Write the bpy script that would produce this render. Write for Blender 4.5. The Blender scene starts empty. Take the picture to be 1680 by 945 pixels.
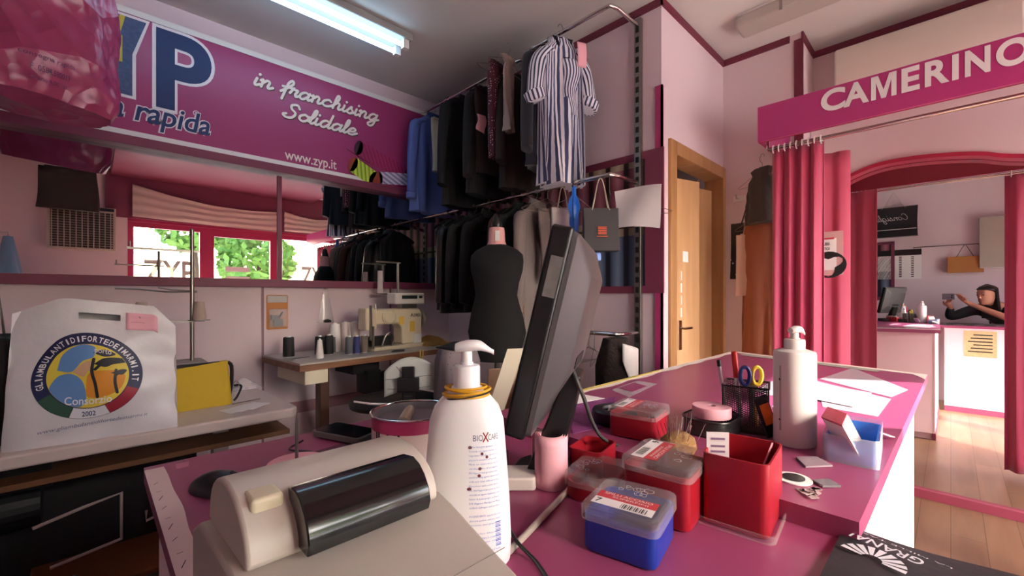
import bpy, bmesh, math, random
from mathutils import Vector, Matrix
PI = math.pi
random.seed(7)
SC = bpy.context.scene
COL = SC.collection
# ------------------------------------------------------------------ camera, sky, sun, exposure
H = 1.28                                   # lens height above the floor
F = 705.0                                  # focal length in pixels of the 1680 wide frame
YAW = math.radians(45.6)
CT, ST = math.cos(YAW), math.sin(YAW)
HOR = 485.0
cd = bpy.data.cameras.new('camera'); cam = bpy.data.objects.new('camera', cd); COL.objects.link(cam)
cam.location = (0, 0, H); cam.rotation_euler = (PI/2, 0, YAW - PI/2)
cd.sensor_width = 36; cd.lens = F/1680*36; cd.shift_y = 12.5/1680; cd.clip_start = 0.02
SC.camera = cam
w = bpy.data.worlds.new('sky'); SC.world = w; w.use_nodes = True
nt = w.node_tree; bg = nt.nodes['Background']
sk = nt.nodes.new('ShaderNodeTexSky'); sk.sky_type = 'NISHITA'; sk.sun_disc = False
SUN_EL, SUN_AZ = 26.9, 33.0                 # degrees; azimuth: travel direction measured from +Y towards -X
sk.sun_elevation = math.radians(40); sk.sun_rotation = math.radians(180); sk.dust_density = 4.0
nt.links.new(sk.outputs[0], bg.inputs[0]); bg.inputs[1].default_value = 1.1
sd = bpy.data.lights.new('sun', 'SUN'); so = bpy.data.objects.new('sun', sd); COL.objects.link(so)
sd.energy = 10.5; sd.angle = 0.009; sd.color = (1, 0.96, 0.90)
e_, a_ = math.radians(SUN_EL), math.radians(SUN_AZ)
sdir = Vector((-math.sin(a_)*math.cos(e_), math.cos(a_)*math.cos(e_), -math.sin(e_)))
so.rotation_euler = sdir.to_track_quat('-Z', 'Y').to_euler(); so.location = (1, -5, 5)
SC.view_settings.view_transform = 'Standard'; SC.view_settings.look = 'None'
SC.view_settings.exposure = 1.22; SC.view_settings.gamma = 1; SC.view_settings.use_curve_mapping = False
SC.cycles.max_bounces = 10; SC.cycles.diffuse_bounces = 6; SC.cycles.glossy_bounces = 6
SC.cycles.transparent_max_bounces = 12; SC.cycles.sample_clamp_indirect = 6
try: SC.cycles.use_denoising = True
except Exception: pass

# ------------------------------------------------------------------ measuring: photo pixel -> point on a known plane
def _rho(px): return (px - 840)/F
def at_z(px, py, z):
    d = -F*(z - H)/(py - HOR); r = _rho(px); return Vector((d*(CT + r*ST), d*(ST - r*CT), z))
def at_x(px, py, X):
    r = _rho(px); d = X/(CT + r*ST); return Vector((X, d*(ST - r*CT), H + (HOR - py)*d/F))
def at_y(px, py, Y):
    r = _rho(px); d = Y/(ST - r*CT); return Vector((d*(CT + r*ST), Y, H + (HOR - py)*d/F))
def at_plane(px, py, P0, n):
    r = _rho(px); v = Vector((CT + r*ST, ST - r*CT, (HOR - py)/F)); o = Vector((0, 0, H))
    return o + v*((Vector(P0) - o).dot(n)/v.dot(n))
def at_d(px, py, d):
    r = _rho(px); return Vector((d*(CT + r*ST), d*(ST - r*CT), H + (HOR - py)*d/F))

# ------------------------------------------------------------------ materials
def lin(c):
    return tuple(((x/255)/12.92 if x/255 <= .04045 else ((x/255 + .055)/1.055)**2.4) for x in c)
_M = {}
def mat(name, rgb, rough=.6, metal=0, bump=0, bscale=60, var=0, vscale=6, spec=.5, trans=0, alpha=1, sheen=0, coat=0, sub=0):
    if name in _M: return _M[name]
    m = bpy.data.materials.new(name); m.use_nodes = True; _M[name] = m
    n = m.node_tree; b = n.nodes['Principled BSDF']; c = lin(rgb)
    b.inputs['Base Color'].default_value = (*c, 1); b.inputs['Roughness'].default_value = rough
    b.inputs['Metallic'].default_value = metal; b.inputs['Specular IOR Level'].default_value = spec
    b.inputs['Transmission Weight'].default_value = trans; b.inputs['Alpha'].default_value = alpha
    b.inputs['Sheen Weight'].default_value = sheen; b.inputs['Coat Weight'].default_value = coat
    b.inputs['Coat Roughness'].default_value = .08
    if sub: b.inputs['Subsurface Weight'].default_value = sub; b.inputs['Subsurface Scale'].default_value = .01
    tc = n.nodes.new('ShaderNodeTexCoord')
    if var:
        no = n.nodes.new('ShaderNodeTexNoise'); no.inputs['Scale'].default_value = vscale; no.inputs['Detail'].default_value = 5
        n.links.new(tc.outputs['Object'], no.inputs['Vector'])
        mx = n.nodes.new('ShaderNodeMix'); mx.data_type = 'RGBA'
        mx.inputs[6].default_value = (*[x*(1 - var) for x in c], 1); mx.inputs[7].default_value = (*[min(1, x*(1 + var)) for x in c], 1)
        n.links.new(no.outputs[0], mx.inputs[0]); n.links.new(mx.outputs[2], b.inputs['Base Color'])
    if bump:
        nb = n.nodes.new('ShaderNodeTexNoise'); nb.inputs['Scale'].default_value = bscale; nb.inputs['Detail'].default_value = 4
        n.links.new(tc.outputs['Object'], nb.inputs['Vector'])
        bp = n.nodes.new('ShaderNodeBump'); bp.inputs['Strength'].default_value = bump; bp.inputs['Distance'].default_value = .01
        n.links.new(nb.outputs[0], bp.inputs['Height']); n.links.new(bp.outputs[0], b.inputs['Normal'])
    return m
def emit(name, rgb, s):
    if name in _M: return _M[name]
    m = bpy.data.materials.new(name); m.use_nodes = True; _M[name] = m
    b = m.node_tree.nodes['Principled BSDF']; b.inputs['Base Color'].default_value = (.8, .8, .8, 1)
    b.inputs['Emission Color'].default_value = (*lin(rgb), 1); b.inputs['Emission Strength'].default_value = s
    return m
def clear(name, rgb=(235, 240, 245), gloss=.12, rough=.05, tint=.0):
    """thin clear plastic or glass: mostly transparent with a little gloss and a little tint"""
    if name in _M: return _M[name]
    m = bpy.data.materials.new(name); m.use_nodes = True; _M[name] = m; n = m.node_tree
    n.nodes.remove(n.nodes['Principled BSDF']); out = n.nodes['Material Output']
    t = n.nodes.new('ShaderNodeBsdfTransparent'); g = n.nodes.new('ShaderNodeBsdfGlossy'); g.inputs['Roughness'].default_value = rough
    d = n.nodes.new('ShaderNodeBsdfDiffuse'); d.inputs['Color'].default_value = (*lin(rgb), 1)
    a = n.nodes.new('ShaderNodeMixShader'); a.inputs[0].default_value = gloss
    b = n.nodes.new('ShaderNodeMixShader'); b.inputs[0].default_value = tint
    n.links.new(t.outputs[0], a.inputs[1]); n.links.new(g.outputs[0], a.inputs[2])
    n.links.new(a.outputs[0], b.inputs[1]); n.links.new(d.outputs[0], b.inputs[2]); n.links.new(b.outputs[0], out.inputs[0])
    return m
def nodes_of(m): return m.node_tree, m.node_tree.nodes['Principled BSDF']
def stripes(name, c1, c2, freq, axis=0, ratio=.5, rough=.8, uv=True):
    m = mat(name, c1, rough); n, b = nodes_of(m)
    tc = n.nodes.new('ShaderNodeTexCoord'); sp = n.nodes.new('ShaderNodeSeparateXYZ')
    n.links.new(tc.outputs['UV' if uv else 'Object'], sp.inputs[0])
    mu = n.nodes.new('ShaderNodeMath'); mu.operation = 'MULTIPLY'; mu.inputs[1].default_value = freq
    fr = n.nodes.new('ShaderNodeMath'); fr.operation = 'FRACT'; gt = n.nodes.new('ShaderNodeMath'); gt.operation = 'GREATER_THAN'; gt.inputs[1].default_value = ratio
    n.links.new(sp.outputs[axis], mu.inputs[0]); n.links.new(mu.outputs[0], fr.inputs[0]); n.links.new(fr.outputs[0], gt.inputs[0])
    mx = n.nodes.new('ShaderNodeMix'); mx.data_type = 'RGBA'; mx.inputs[6].default_value = (*lin(c1), 1); mx.inputs[7].default_value = (*lin(c2), 1)
    n.links.new(gt.outputs[0], mx.inputs[0]); n.links.new(mx.outputs[2], b.inputs['Base Color'])
    return m
def dots(name, c1, c2, scale, thr=.28, rough=.8, rnd=.4):
    m = mat(name, c1, rough); n, b = nodes_of(m)
    tc = n.nodes.new('ShaderNodeTexCoord'); v = n.nodes.new('ShaderNodeTexVoronoi'); v.inputs['Scale'].default_value = scale
    v.inputs['Randomness'].default_value = rnd
    n.links.new(tc.outputs['Object'], v.inputs['Vector'])
    gt = n.nodes.new('ShaderNodeMath'); gt.operation = 'LESS_THAN'; gt.inputs[1].default_value = thr; n.links.new(v.outputs['Distance'], gt.inputs[0])
    mx = n.nodes.new('ShaderNodeMix'); mx.data_type = 'RGBA'; mx.inputs[6].default_value = (*lin(c1), 1); mx.inputs[7].default_value = (*lin(c2), 1)
    n.links.new(gt.outputs[0], mx.inputs[0]); n.links.new(mx.outputs[2], b.inputs['Base Color'])
    return m
def wood(name, c1, c2, scale=6, axis='Z', rough=.4, stretch=12, plank=None):
    m = mat(name, c1, rough); n, b = nodes_of(m)
    tc = n.nodes.new('ShaderNodeTexCoord'); mp = n.nodes.new('ShaderNodeMapping')
    s = {'X': (1/stretch, 1, 1), 'Y': (1, 1/stretch, 1), 'Z': (1, 1, 1/stretch)}[axis]; mp.inputs['Scale'].default_value = s
    n.links.new(tc.outputs['Object'], mp.inputs[0])
    no = n.nodes.new('ShaderNodeTexNoise'); no.inputs['Scale'].default_value = scale*4; no.inputs['Detail'].default_value = 8; no.inputs['Distortion'].default_value = .6
    n.links.new(mp.outputs[0], no.inputs['Vector'])
    cr = n.nodes.new('ShaderNodeValToRGB'); cr.color_ramp.elements[0].position = .3; cr.color_ramp.elements[1].position = .7
    cr.color_ramp.elements[0].color = (*lin(c1), 1); cr.color_ramp.elements[1].color = (*lin(c2), 1)
    n.links.new(no.outputs[0], cr.inputs[0]); last = cr.outputs[0]
    if plank:
        bt = n.nodes.new('ShaderNodeTexBrick'); bt.inputs['Scale'].default_value = 1; bt.inputs['Mortar Size'].default_value = .0015
        bt.inputs['Brick Width'].default_value = plank[0]; bt.inputs['Row Height'].default_value = plank[1]
        bt.inputs['Color1'].default_value = (1, 1, 1, 1); bt.inputs['Color2'].default_value = (.78, .78, .78, 1); bt.inputs['Mortar'].default_value = (.35, .3, .28, 1)
        n.links.new(tc.outputs['Object'], bt.inputs['Vector'])
        mm = n.nodes.new('ShaderNodeMix'); mm.data_type = 'RGBA'; mm.blend_type = 'MULTIPLY'; mm.inputs[0].default_value = 1
        n.links.new(last, mm.inputs[6]); n.links.new(bt.outputs[0], mm.inputs[7]); last = mm.outputs[2]
    n.links.new(last, b.inputs['Base Color'])
    return m

# ------------------------------------------------------------------ text outlines (built-in font) and brush script
_T = {}
def text_geo(s, bold=0, shear=0, res=3, spacing=1.0):
    k = (s, bold, shear, res, spacing)
    if k in _T: return _T[k]
    cu = bpy.data.curves.new('t', 'FONT'); cu.body = s; cu.offset = bold; cu.shear = shear; cu.resolution_u = res; cu.space_character = spacing
    cu.fill_mode = 'BOTH'; cu.dimensions = '2D'
    o = bpy.data.objects.new('t', cu); COL.objects.link(o)
    dg = bpy.context.evaluated_depsgraph_get(); dg.update(); me = o.evaluated_get(dg).to_mesh()
    V = [(v.co.x, v.co.y) for v in me.vertices]; Fc = [tuple(p.vertices) for p in me.polygons]
    o.evaluated_get(dg).to_mesh_clear(); bpy.data.objects.remove(o); bpy.data.curves.remove(cu)
    _T[k] = (V, Fc); return _T[k]
def text_box(s, **k):
    V, Fc = text_geo(s, **k)
    xs = [v[0] for v in V] or [0]; ys = [v[1] for v in V] or [0]
    return min(xs), max(xs), min(ys), max(ys)
G = {
 'a': (1.15, [[(.9,.85),(.5,1),(.15,.6),(.2,.1),(.5,0),(.85,.5),(.95,.95)], [(.95,1),(.88,.3),(1,0),(1.25,.25)]]),
 'c': (1.0, [[(.85,.8),(.6,1),(.2,.75),(.1,.3),(.4,0),(.8,.1),(1.1,.4)]]),
 'd': (1.15, [[(.9,.85),(.5,1),(.15,.6),(.2,.1),(.5,0),(.85,.5),(.95,.95)], [(.98,2),(.88,.3),(1,0),(1.25,.25)]]),
 'e': (1.0, [[(.1,.4),(.6,.5),(.8,.8),(.5,1),(.15,.6),(.2,.1),(.6,0),(1.05,.35)]]),
 'f': (.85, [[(.05,.2),(.5,.9),(.85,1.6),(.7,2.05),(.45,1.6),(.4,.5),(.36,-.8)], [(.05,.95),(.95,1.02)]]),
 'g': (1.15, [[(.9,.85),(.5,1),(.15,.6),(.2,.1),(.5,0),(.85,.5),(.95,.95)], [(.95,1),(.85,-.5),(.55,-.95),(.2,-.7),(.5,-.25),(1.25,.3)]]),
 'h': (1.1, [[(.05,.2),(.5,1.4),(.45,2),(.25,1.8),(.2,0)], [(.2,.5),(.5,.95),(.75,.8),(.72,.2),(.85,0),(1.15,.25)]]),
 'i': (.5, [[(.15,.95),(.12,.25),(.25,0),(.55,.25)], [(.24,1.5),(.27,1.56)]]),
 'l': (.5, [[(0,.2),(.4,1.3),(.4,2),(.2,1.8),(.15,.3),(.3,0),(.55,.25)]]),
 'n': (1.1, [[(0,.8),(.18,.95),(.2,0)], [(.2,.5),(.5,.98),(.75,.8),(.72,.2),(.85,0),(1.15,.25)]]),
 'o': (1.0, [[(.5,1),(.15,.7),(.15,.25),(.5,0),(.85,.3),(.85,.75),(.5,1),(.8,.8),(1.1,.85)]]),
 'r': (.8, [[(0,.3),(.2,1.1),(.3,.9),(.6,.9),(.5,.3),(.62,0),(.9,.25)]]),
 's': (.85, [[(0,.15),(.4,1.05),(.45,.75),(.7,.35),(.45,0),(.15,.1)], [(.45,0),(.95,.3)]]),
 'S': (1.4, [[(1.25,1.55),(.95,2),(.5,1.8),(.6,1.3),(1.05,.8),(.9,.15),(.4,0),(.05,.3),(.3,.5)]]),
 'C': (1.3, [[(1.2,1.5),(.9,2),(.35,1.5),(.2,.6),(.6,0),(1.3,.4)]]),
 ' ': (.7, [])}
def smooth(P, k=5):
    P = [Vector(p) for p in P]
    if len(P) < 3: return P
    Q = [P[0]*2 - P[1]] + P + [P[-1]*2 - P[-2]]; out = []
    for i in range(1, len(Q) - 2):
        for j in range(k):
            t = j/k; a, b, c, d = Q[i-1], Q[i], Q[i+1], Q[i+2]
            out.append(.5*((2*b) + (c - a)*t + (2*a - 5*b + 4*c - d)*t*t + (3*b - a - 3*c + d)*t**3))
    out.append(P[-1]); return out

# ------------------------------------------------------------------ mesh builder
class MB:
    def __init__(s): s.v = []; s.f = []; s.m = []; s.uv = []; s.mats = []; s.cur = 0; s.nv = None; s.k = 0
    def use(s, m):
        if m not in s.mats: s.mats.append(m)
        s.cur = s.mats.index(m); return s
    def add(s, V, Fs, UV=None):
        b = len(s.v); s.v += [tuple(p) for p in V]
        for i, f in enumerate(Fs):
            s.f.append(tuple(b + k for k in f)); s.m.append(s.cur); s.uv.append(UV[i] if UV else None)
        return s
    def box(s, x0, x1, y0, y1, z0, z1, M=None):
        V = [Vector((x, y, z)) for x in (x0, x1) for y in (y0, y1) for z in (z0, z1)]
        if M: V = [M @ p for p in V]
        return s.add(V, [(0,1,3,2),(4,6,7,5),(0,4,5,1),(2,3,7,6),(0,2,6,4),(1,5,7,3)])
    def bar(s, a, b, w, t, up=(0,0,1)):
        a, b = Vector(a), Vector(b); d = (b - a); L = d.length; d = d/L
        x = d.cross(Vector(up)); x = x.normalized() if x.length > 1e-4 else Vector((1,0,0)); y = x.cross(d)
        V = [a + x*sx*w/2 + y*sy*t/2 + d*k for k in (0, L) for sx in (-1,1) for sy in (-1,1)]
        return s.add(V, [(0,1,3,2),(4,6,7,5),(0,4,5,1),(2,3,7,6),(0,2,6,4),(1,5,7,3)])
    def loft(s, rings, cap=True, closed=True):
        n = len(rings[0]); V = [p for r in rings for p in r]; Fs = []; UV = []
        for i in range(len(rings) - 1):
            for j in range(n if closed else n - 1):
                k = (j + 1) % n
                Fs.append((i*n + j, i*n + k, (i+1)*n + k, (i+1)*n + j))
                u0, u1 = j/n, (j+1)/n; v0, v1 = i/(len(rings)-1), (i+1)/(len(rings)-1)
                UV.append([(u0,v0),(u1,v0),(u1,v1),(u0,v1)])
        if cap and closed:
            Fs.append(tuple(range(n))[::-1]); UV.append([(0,0)]*n)
            Fs.append(tuple((len(rings)-1)*n + j for j in range(n))); UV.append([(0,1)]*n)
        return s.add(V, Fs, UV)
    def tube(s, P, r, n=8, cap=True):
        P = [Vector(p) for p in P]; R = r if isinstance(r, (list, tuple)) else [r]*len(P); rings = []; px = None
        for i, p in enumerate(P):
            d = (P[min(i+1, len(P)-1)] - P[max(i-1, 0)])
            d = d.normalized() if d.length > 1e-9 else Vector((0,0,1))
            if px is None: px = d.orthogonal().normalized()
            px = (px - d*px.dot(d)); px = px.normalized() if px.length > 1e-6 else d.orthogonal().normalized()
            py = d.cross(px)
            rings.append([p + (px*math.cos(2*PI*k/n) + py*math.sin(2*PI*k/n))*R[i] for k in range(n)])
        return s.loft(rings, cap)
    def lathe(s, prof, n=32, M=None, sx=1, sy=1, cap=True):
        rings = [[Vector((r*sx*math.cos(2*PI*k/n), r*sy*math.sin(2*PI*k/n), z)) for k in range(n)] for r, z in prof]
        if M: rings = [[M @ p for p in r] for r in rings]
        return s.loft(rings, cap)
    def prism(s, poly, z0, z1, M=None):
        n = len(poly); V = [Vector((x, y, z0)) for x, y in poly] + [Vector((x, y, z1)) for x, y in poly]
        if M: V = [M @ p for p in V]
        return s.add(V, [tuple(range(n))[::-1], tuple(range(n, 2*n))] + [(i, (i+1)%n, n + (i+1)%n, n + i) for i in range(n)])
    def grid(s, fn, nu, nv, thick=None, closed=False):
        V = [fn(i/nu, j/nv) for j in range(nv+1) for i in range(nu+1)]; Fs = []; UV = []
        for j in range(nv):
            for i in range(nu):
                a = j*(nu+1) + i; Fs.append((a, a+1, a+nu+2, a+nu+1))
                UV.append([(i/nu,j/nv),((i+1)/nu,j/nv),((i+1)/nu,(j+1)/nv),(i/nu,(j+1)/nv)])
        if thick:
            t = Vector(thick); N = len(V); V += [Vector(p) + t for p in V]
            for f, u in list(zip(Fs, UV)): Fs.append(tuple(k + N for k in f[::-1])); UV.append(u[::-1])
            W = nu + 1
            for i in range(nu):
                Fs.append((i+N, i+1+N, i+1, i)); UV.append([(0,0)]*4); a = nv*W + i; Fs.append((a, a+1, a+1+N, a+N)); UV.append([(0,0)]*4)
            for j in range(nv):
                a = j*W; Fs.append((a, a+W, a+W+N, a+N)); UV.append([(0,0)]*4); a = j*W + nu; Fs.append((a+N, a+W+N, a+W, a)); UV.append([(0,0)]*4)
        return s.add(V, Fs, UV)
    def text(s, txt, x0, x1, y0, y1, fn, bold=0, shear=0, keep=False, res=3, spacing=1.0, ref=None):
        """text stretched into the box x0..x1, y0..y1 of a surface given by fn(x, y)"""
        V, Fs = text_geo(txt, bold=bold, shear=shear, res=res, spacing=spacing)
        if not V: return s
        a, b, c, d = ref or text_box(txt, bold=bold, shear=shear, res=res, spacing=spacing)
        return s.add([fn(x0 + (x-a)/(b-a)*(x1-x0), y0 + (y-c)/(d-c)*(y1-y0)) for x, y in V], Fs)
    def stroke(s, P, w, fn, k=5):
        P = smooth([(x, y) for x, y in P], k) if len(P) > 2 else [Vector(p) for p in P]; L = []; R = []
        for i, p in enumerate(P):
            d = P[min(i+1, len(P)-1)] - P[max(i-1, 0)]; d = d.normalized() if d.length > 1e-9 else Vector((1,0))
            nrm = Vector((-d.y, d.x)); L.append(p + nrm*w/2); R.append(p - nrm*w/2)
        f0 = fn
        if s.nv is not None:
            s.k += 1; lift = Vector(s.nv)*((s.k % 8)*3.5e-4); fn = lambda x, y: f0(x, y) + lift
        up_ = Vector(s.nv) if s.nv is not None else Vector((0, 0, 0))
        V = [fn(*q) + up_*i*1e-5 for i, q in enumerate(L)] + [fn(*q) + up_*i*1e-5 for i, q in enumerate(R)]; n = len(P)
        s.add(V, [(i, n+i, n+i+1, i+1) for i in range(n-1)])
        for e_i, q in enumerate((P[0], P[-1])):
            if s.nv is not None:
                lift2 = Vector(s.nv)*((s.k % 8)*3.5e-4 + (-3e-5 if e_i == 0 else 3.3e-4*.9)); fn = lambda x, y, l=lift2: f0(x, y) + l
            s.add([fn(q.x + w/2*math.cos(2*PI*j/10), q.y + w/2*math.sin(2*PI*j/10)) for j in range(10)], [tuple(range(10))])
        return s
    def script(s, txt, x0, x1, y0, h, fn, w=.32, slant=.25):
        adv = sum(G[c][0] for c in txt); kx = (x1 - x0)/adv; x = 0
        for c in txt:
            for st in G[c][1]:
                s.stroke([(x0 + (x + px + slant*py)*kx, y0 + py*h) for px, py in st], w*h, fn)
            x += G[c][0]
        return s
    def build(s, name, parent=None, sm=True, bevel=0, seg=2, subd=0, solid=0, label=None, origin=None):
        me = bpy.data.meshes.new(name)
        V = s.v
        if origin is not None: V = [(x-origin[0], y-origin[1], z-origin[2]) for x, y, z in V]
        me.from_pydata(V, [], s.f)
        for m in s.mats: me.materials.append(m)
        me.polygons.foreach_set('material_index', s.m)
        if any(u for u in s.uv):
            ul = me.uv_layers.new(name='UVMap'); k = 0
            for i, p in enumerate(me.polygons):
                u = s.uv[i]
                for j in range(len(p.vertices)):
                    ul.data[k].uv = u[j] if u and j < len(u) else (0, 0); k += 1
        if sm: me.polygons.foreach_set('use_smooth', [True]*len(me.polygons))
        me.update()
        bm = bmesh.new(); bm.from_mesh(me); bmesh.ops.recalc_face_normals(bm, faces=bm.faces); bm.to_mesh(me); bm.free()
        o = bpy.data.objects.new(name, me); COL.objects.link(o)
        if origin is not None: o.location = origin
        if parent: o.parent = parent
        if solid: md = o.modifiers.new('solid', 'SOLIDIFY'); md.thickness = solid; md.offset = 0
        if bevel:
            md = o.modifiers.new('bevel', 'BEVEL'); md.width = bevel; md.segments = seg; md.limit_method = 'ANGLE'; md.angle_limit = math.radians(40); md.harden_normals = False
        if subd: md = o.modifiers.new('sub', 'SUBSURF'); md.levels = subd; md.render_levels = subd
        if sm and not subd:
            try: me.set_sharp_from_angle(angle=math.radians(42))
            except Exception: pass
        if label: o['label'] = label
        return o
def mb(m=None):
    b = MB()
    if m: b.use(m)
    return b
def thing(name, label, cat, loc=(0,0,0), rz=0, group=None):
    o = bpy.data.objects.new(name, None); COL.objects.link(o); o.empty_display_size = .05
    o.location = loc; o.rotation_euler = (0, 0, rz); o['label'] = label; o['category'] = cat
    if group: o['group'] = group
    return o
def tag(o, label, cat, group=None):
    o['label'] = label; o['category'] = cat
    if group: o['group'] = group
    return o
def struct(o, label=None):
    o['kind'] = 'structure'
    if label: o['label'] = label
    return o
def copy_thing(r, loc, rz=None, label=None, group=None):
    c = r.copy(); COL.objects.link(c); c.location = loc
    if rz is not None: c.rotation_euler = (0, 0, rz)
    if label: c['label'] = label
    if group: c['group'] = group
    for ch in r.children:
        k = ch.copy(); COL.objects.link(k); k.parent = c
        for g in ch.children:
            q = g.copy(); COL.objects.link(q); q.parent = k
    return c
def rrect(w, d, r, n=5, cx=0, cy=0):
    out = []
    for qx, qy, a0 in ((1,1,0),(-1,1,90),(-1,-1,180),(1,-1,270)):
        for i in range(n+1):
            a = math.radians(a0 + 90*i/n); out.append((cx + qx*(w/2-r) + r*math.cos(a), cy + qy*(d/2-r) + r*math.sin(a)))
    return out
def rings_of(poly_fn, zs): return [[Vector((x, y, z)) for x, y in poly_fn(z)] for z in zs]

# ------------------------------------------------------------------ palette
WALL = mat('pink_wall_paint', (222, 201, 207), .75, bump=.06, bscale=35, var=.03, vscale=2)
WALLIN = mat('pale_pink_wall_paint', (226, 207, 209), .75, bump=.05, bscale=30)
CEIL = mat('ceiling_paint', (208, 204, 200), .9, var=.05, vscale=1.5)
MAG = mat('magenta_laminate', (150, 68, 106), .32, var=.04, vscale=3, bump=.03, bscale=9)
TRIM = mat('burgundy_trim_paint', (124, 52, 78), .5)
TRIMD = mat('dark_burgundy_paint', (112, 38, 60), .55)
SIGN = mat('magenta_sign_vinyl', (160, 56, 106), .38)
WHITE = mat('white_paint', (232, 228, 224), .5)
CREAM = mat('cream_plastic', (222, 212, 186), .4)
CHROME = mat('chrome', (215, 210, 205), .16, metal=1)
STEEL = mat('brushed_steel', (150, 145, 140), .38, metal=1)
BLACKP = mat('black_plastic', (22, 22, 24), .35)
BLACKM = mat('black_matte', (20, 19, 20), .7)
PAPER = mat('white_paper', (236, 234, 230), .8)
PINKP = mat('pink_paper', (240, 178, 190), .85, bump=.05, bscale=200)
MIRROR = mat('mirror_silver', (225, 225, 225), .0, metal=1, spec=1)
GLASS = clear('window_glass', gloss=.08, rough=.0)
CLEARP = clear('clear_plastic', (240, 236, 238), gloss=.05, rough=.15, tint=.22)
INK = mat('black_ink', (28, 26, 28), .7)
NAVY = mat('navy_ink', (30, 48, 96), .6)
# ------------------------------------------------------------------ the setting
YL, XR, YD, XC, XF, YW, XB, CZ = 3.37, 2.45, 1.218, 3.45, 3.80, -1.60, -0.92, 3.07
WD = wood('wood_floor', (118, 88, 66), (140, 108, 84), 3, 'X', .38, 10, plank=(1.1, .13))
struct(mb(WD).box(XB-.1, XF+.2, YW-.1, YL+.1, -.05, 0).build('floor', sm=False))
struct(mb(CEIL).box(XB-.1, XF+.2, YW-.1, YL+.1, CZ, CZ+.08).build('ceiling', sm=False))
struct(mb(WALL).box(XB-.1, XR+.1, YL, YL+.1, 0, CZ).build('wall_left', sm=False))
ZDR = at_y(1096, 227, YD).z - .01
b = mb(WALL).box(XR, XR+.1, YD, YL, 0, CZ)
b.use(WALL).box(XR+.1, XC+.1, YD+.0, YD+.1, ZDR, CZ).box(XR+.1, XR+.14, YD, YD+.1, 0, ZDR)
struct(b.build('wall_back', sm=False))
dx0 = at_y(1096, 300, YD).x; dx1 = at_y(1189, 300, YD).x
struct(mb(WALL).box(XR+.14, dx0, YD, YD+.1, 0, ZDR).box(dx1, XC+.1, YD, YD+.1, 0, ZDR).build('wall_door', sm=False))
YS = .79
struct(mb(WALLIN).box(XC, XC+.1, YS, YD, 0, CZ).box(XC, XF+.1, YS-.08, YS, 0, CZ).box(XF, XF+.1, YW, YS-.08, 0, CZ).build('wall_right', sm=False))
struct(mb(WALLIN).box(XB-.1, XB, YW, YL, 0, CZ).build('wall_rear', sm=False))
# store room behind the folding door
struct(mb(mat('store_wall', (120, 100, 90), .8)).box(XR+.1, XC+.4, YD+.9, YD+.95, 0, 2.5).box(XR+.1, XR+.15, YD+.1, YD+.9, 0, 2.5).box(XC+.35, XC+.4, YD+.1, YD+.9, 0, 2.5).box(XR+.1, XC+.4, YD+.1, YD+.95, 2.5, 2.55).build('wall_store', sm=False))
# ceiling trims
def trim(n, *boxes, m=TRIM):
    b = mb(m)
    for q in boxes: b.box(*q)
    return struct(b.build('trim_%d' % n, sm=False))
T = .045
trim(1, (XR-.012, XR, YD-.012, YL, CZ-T, CZ), (XR-.012, XC, YD-.012, YD, CZ-T, CZ), m=TRIMD)
trim(2, (XC-.012, XC, YS-.012, YD-.012, CZ-T, CZ), (XC-.012, XF, YS-.092, YS-.08, CZ-T, CZ), (XC-.014, XC, YS-.092, YS-.04, 0, CZ-T), m=TRIMD)
trim(3, (XF-.012, XF, YW, YS-.092, CZ-T, CZ), m=TRIMD)
zt = at_x(1085, 140, XR).z
trim(4, (XR-.012, XR, YD-.012, YD+.035, 0, zt), (XR-.012, XR+.004, YD-.012, YD, 0, zt), m=mat('magenta_edge_paint', (176, 56, 112), .5))
# baseboards
struct(mb(TRIM).box(XB, XR-.002, YL-.015, YL, 0, .1).build('baseboard_left', sm=False))
struct(mb(TRIM).box(XR-.015, XR, YD, YL-.016, 0, .1).build('baseboard_back', sm=False))
# seams of the wall panelling under the mirror
for k, px in enumerate((431, 640)):
    x = at_y(px, 550, YL).x
    struct(mb(mat('seam_strip', (150, 112, 122), .6)).box(x-.006, x+.006, YL-.008, YL, .1, 1.35).build('trim_%d' % (5+k), sm=False))
# skirting line painted low on the panel wall
struct(mb(mat('panel_rail', (186, 140, 150), .6)).box(1.0, XR-.02, YL-.02, YL-.001, .42, .50).build('trim_7', sm=False))

# ---------------- window wall behind the counter: seen in the mirrors, lets the daylight in
RY = 2*(YL-.03) - YW
def wx(px): return at_y(px, 400, RY).x
gz1, gzd = 2.28, 2.16
x_g0, x_g1, x_d0, x_d1, x_h0 = wx(220), wx(333), wx(355), wx(430), wx(463)
x_h1 = 3.55
FR = mat('burgundy_window_frame', (176, 44, 88), .4)
b = mb(WALLIN).box(XB-.1, x_g0-.07, YW-.2, YW, 0, CZ).box(x_h1+.05, XF+.1, YW-.2, YW, 0, CZ)
b.box(x_g0-.07, x_h1+.05, YW-.2, YW, 2.72, CZ)
struct(b.build('wall_front', sm=False))
def frame(b, x0, x1, z0, z1, t=.05, y0=YW-.12, y1=YW-.06):
    b.box(x0, x0+t, y0, y1, z0, z1).box(x1-t, x1, y0, y1, z0, z1).box(x0+t, x1-t, y0, y1, z1-t, z1).box(x0+t, x1-t, y0, y1, z0, z0+t)
b = mb(FR); b.box(x_g0-.07, x_h1+.05, YW-.16, YW-.01, 2.36, 2.72)
struct(b.build('trim_8', sm=False))
struct(mb(mat('burgundy_fascia', (136, 64, 86), .5)).box(.2, 2.9, YW+.031, .15, 2.985, CZ-.002).build('trim_10', sm=False))
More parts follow.
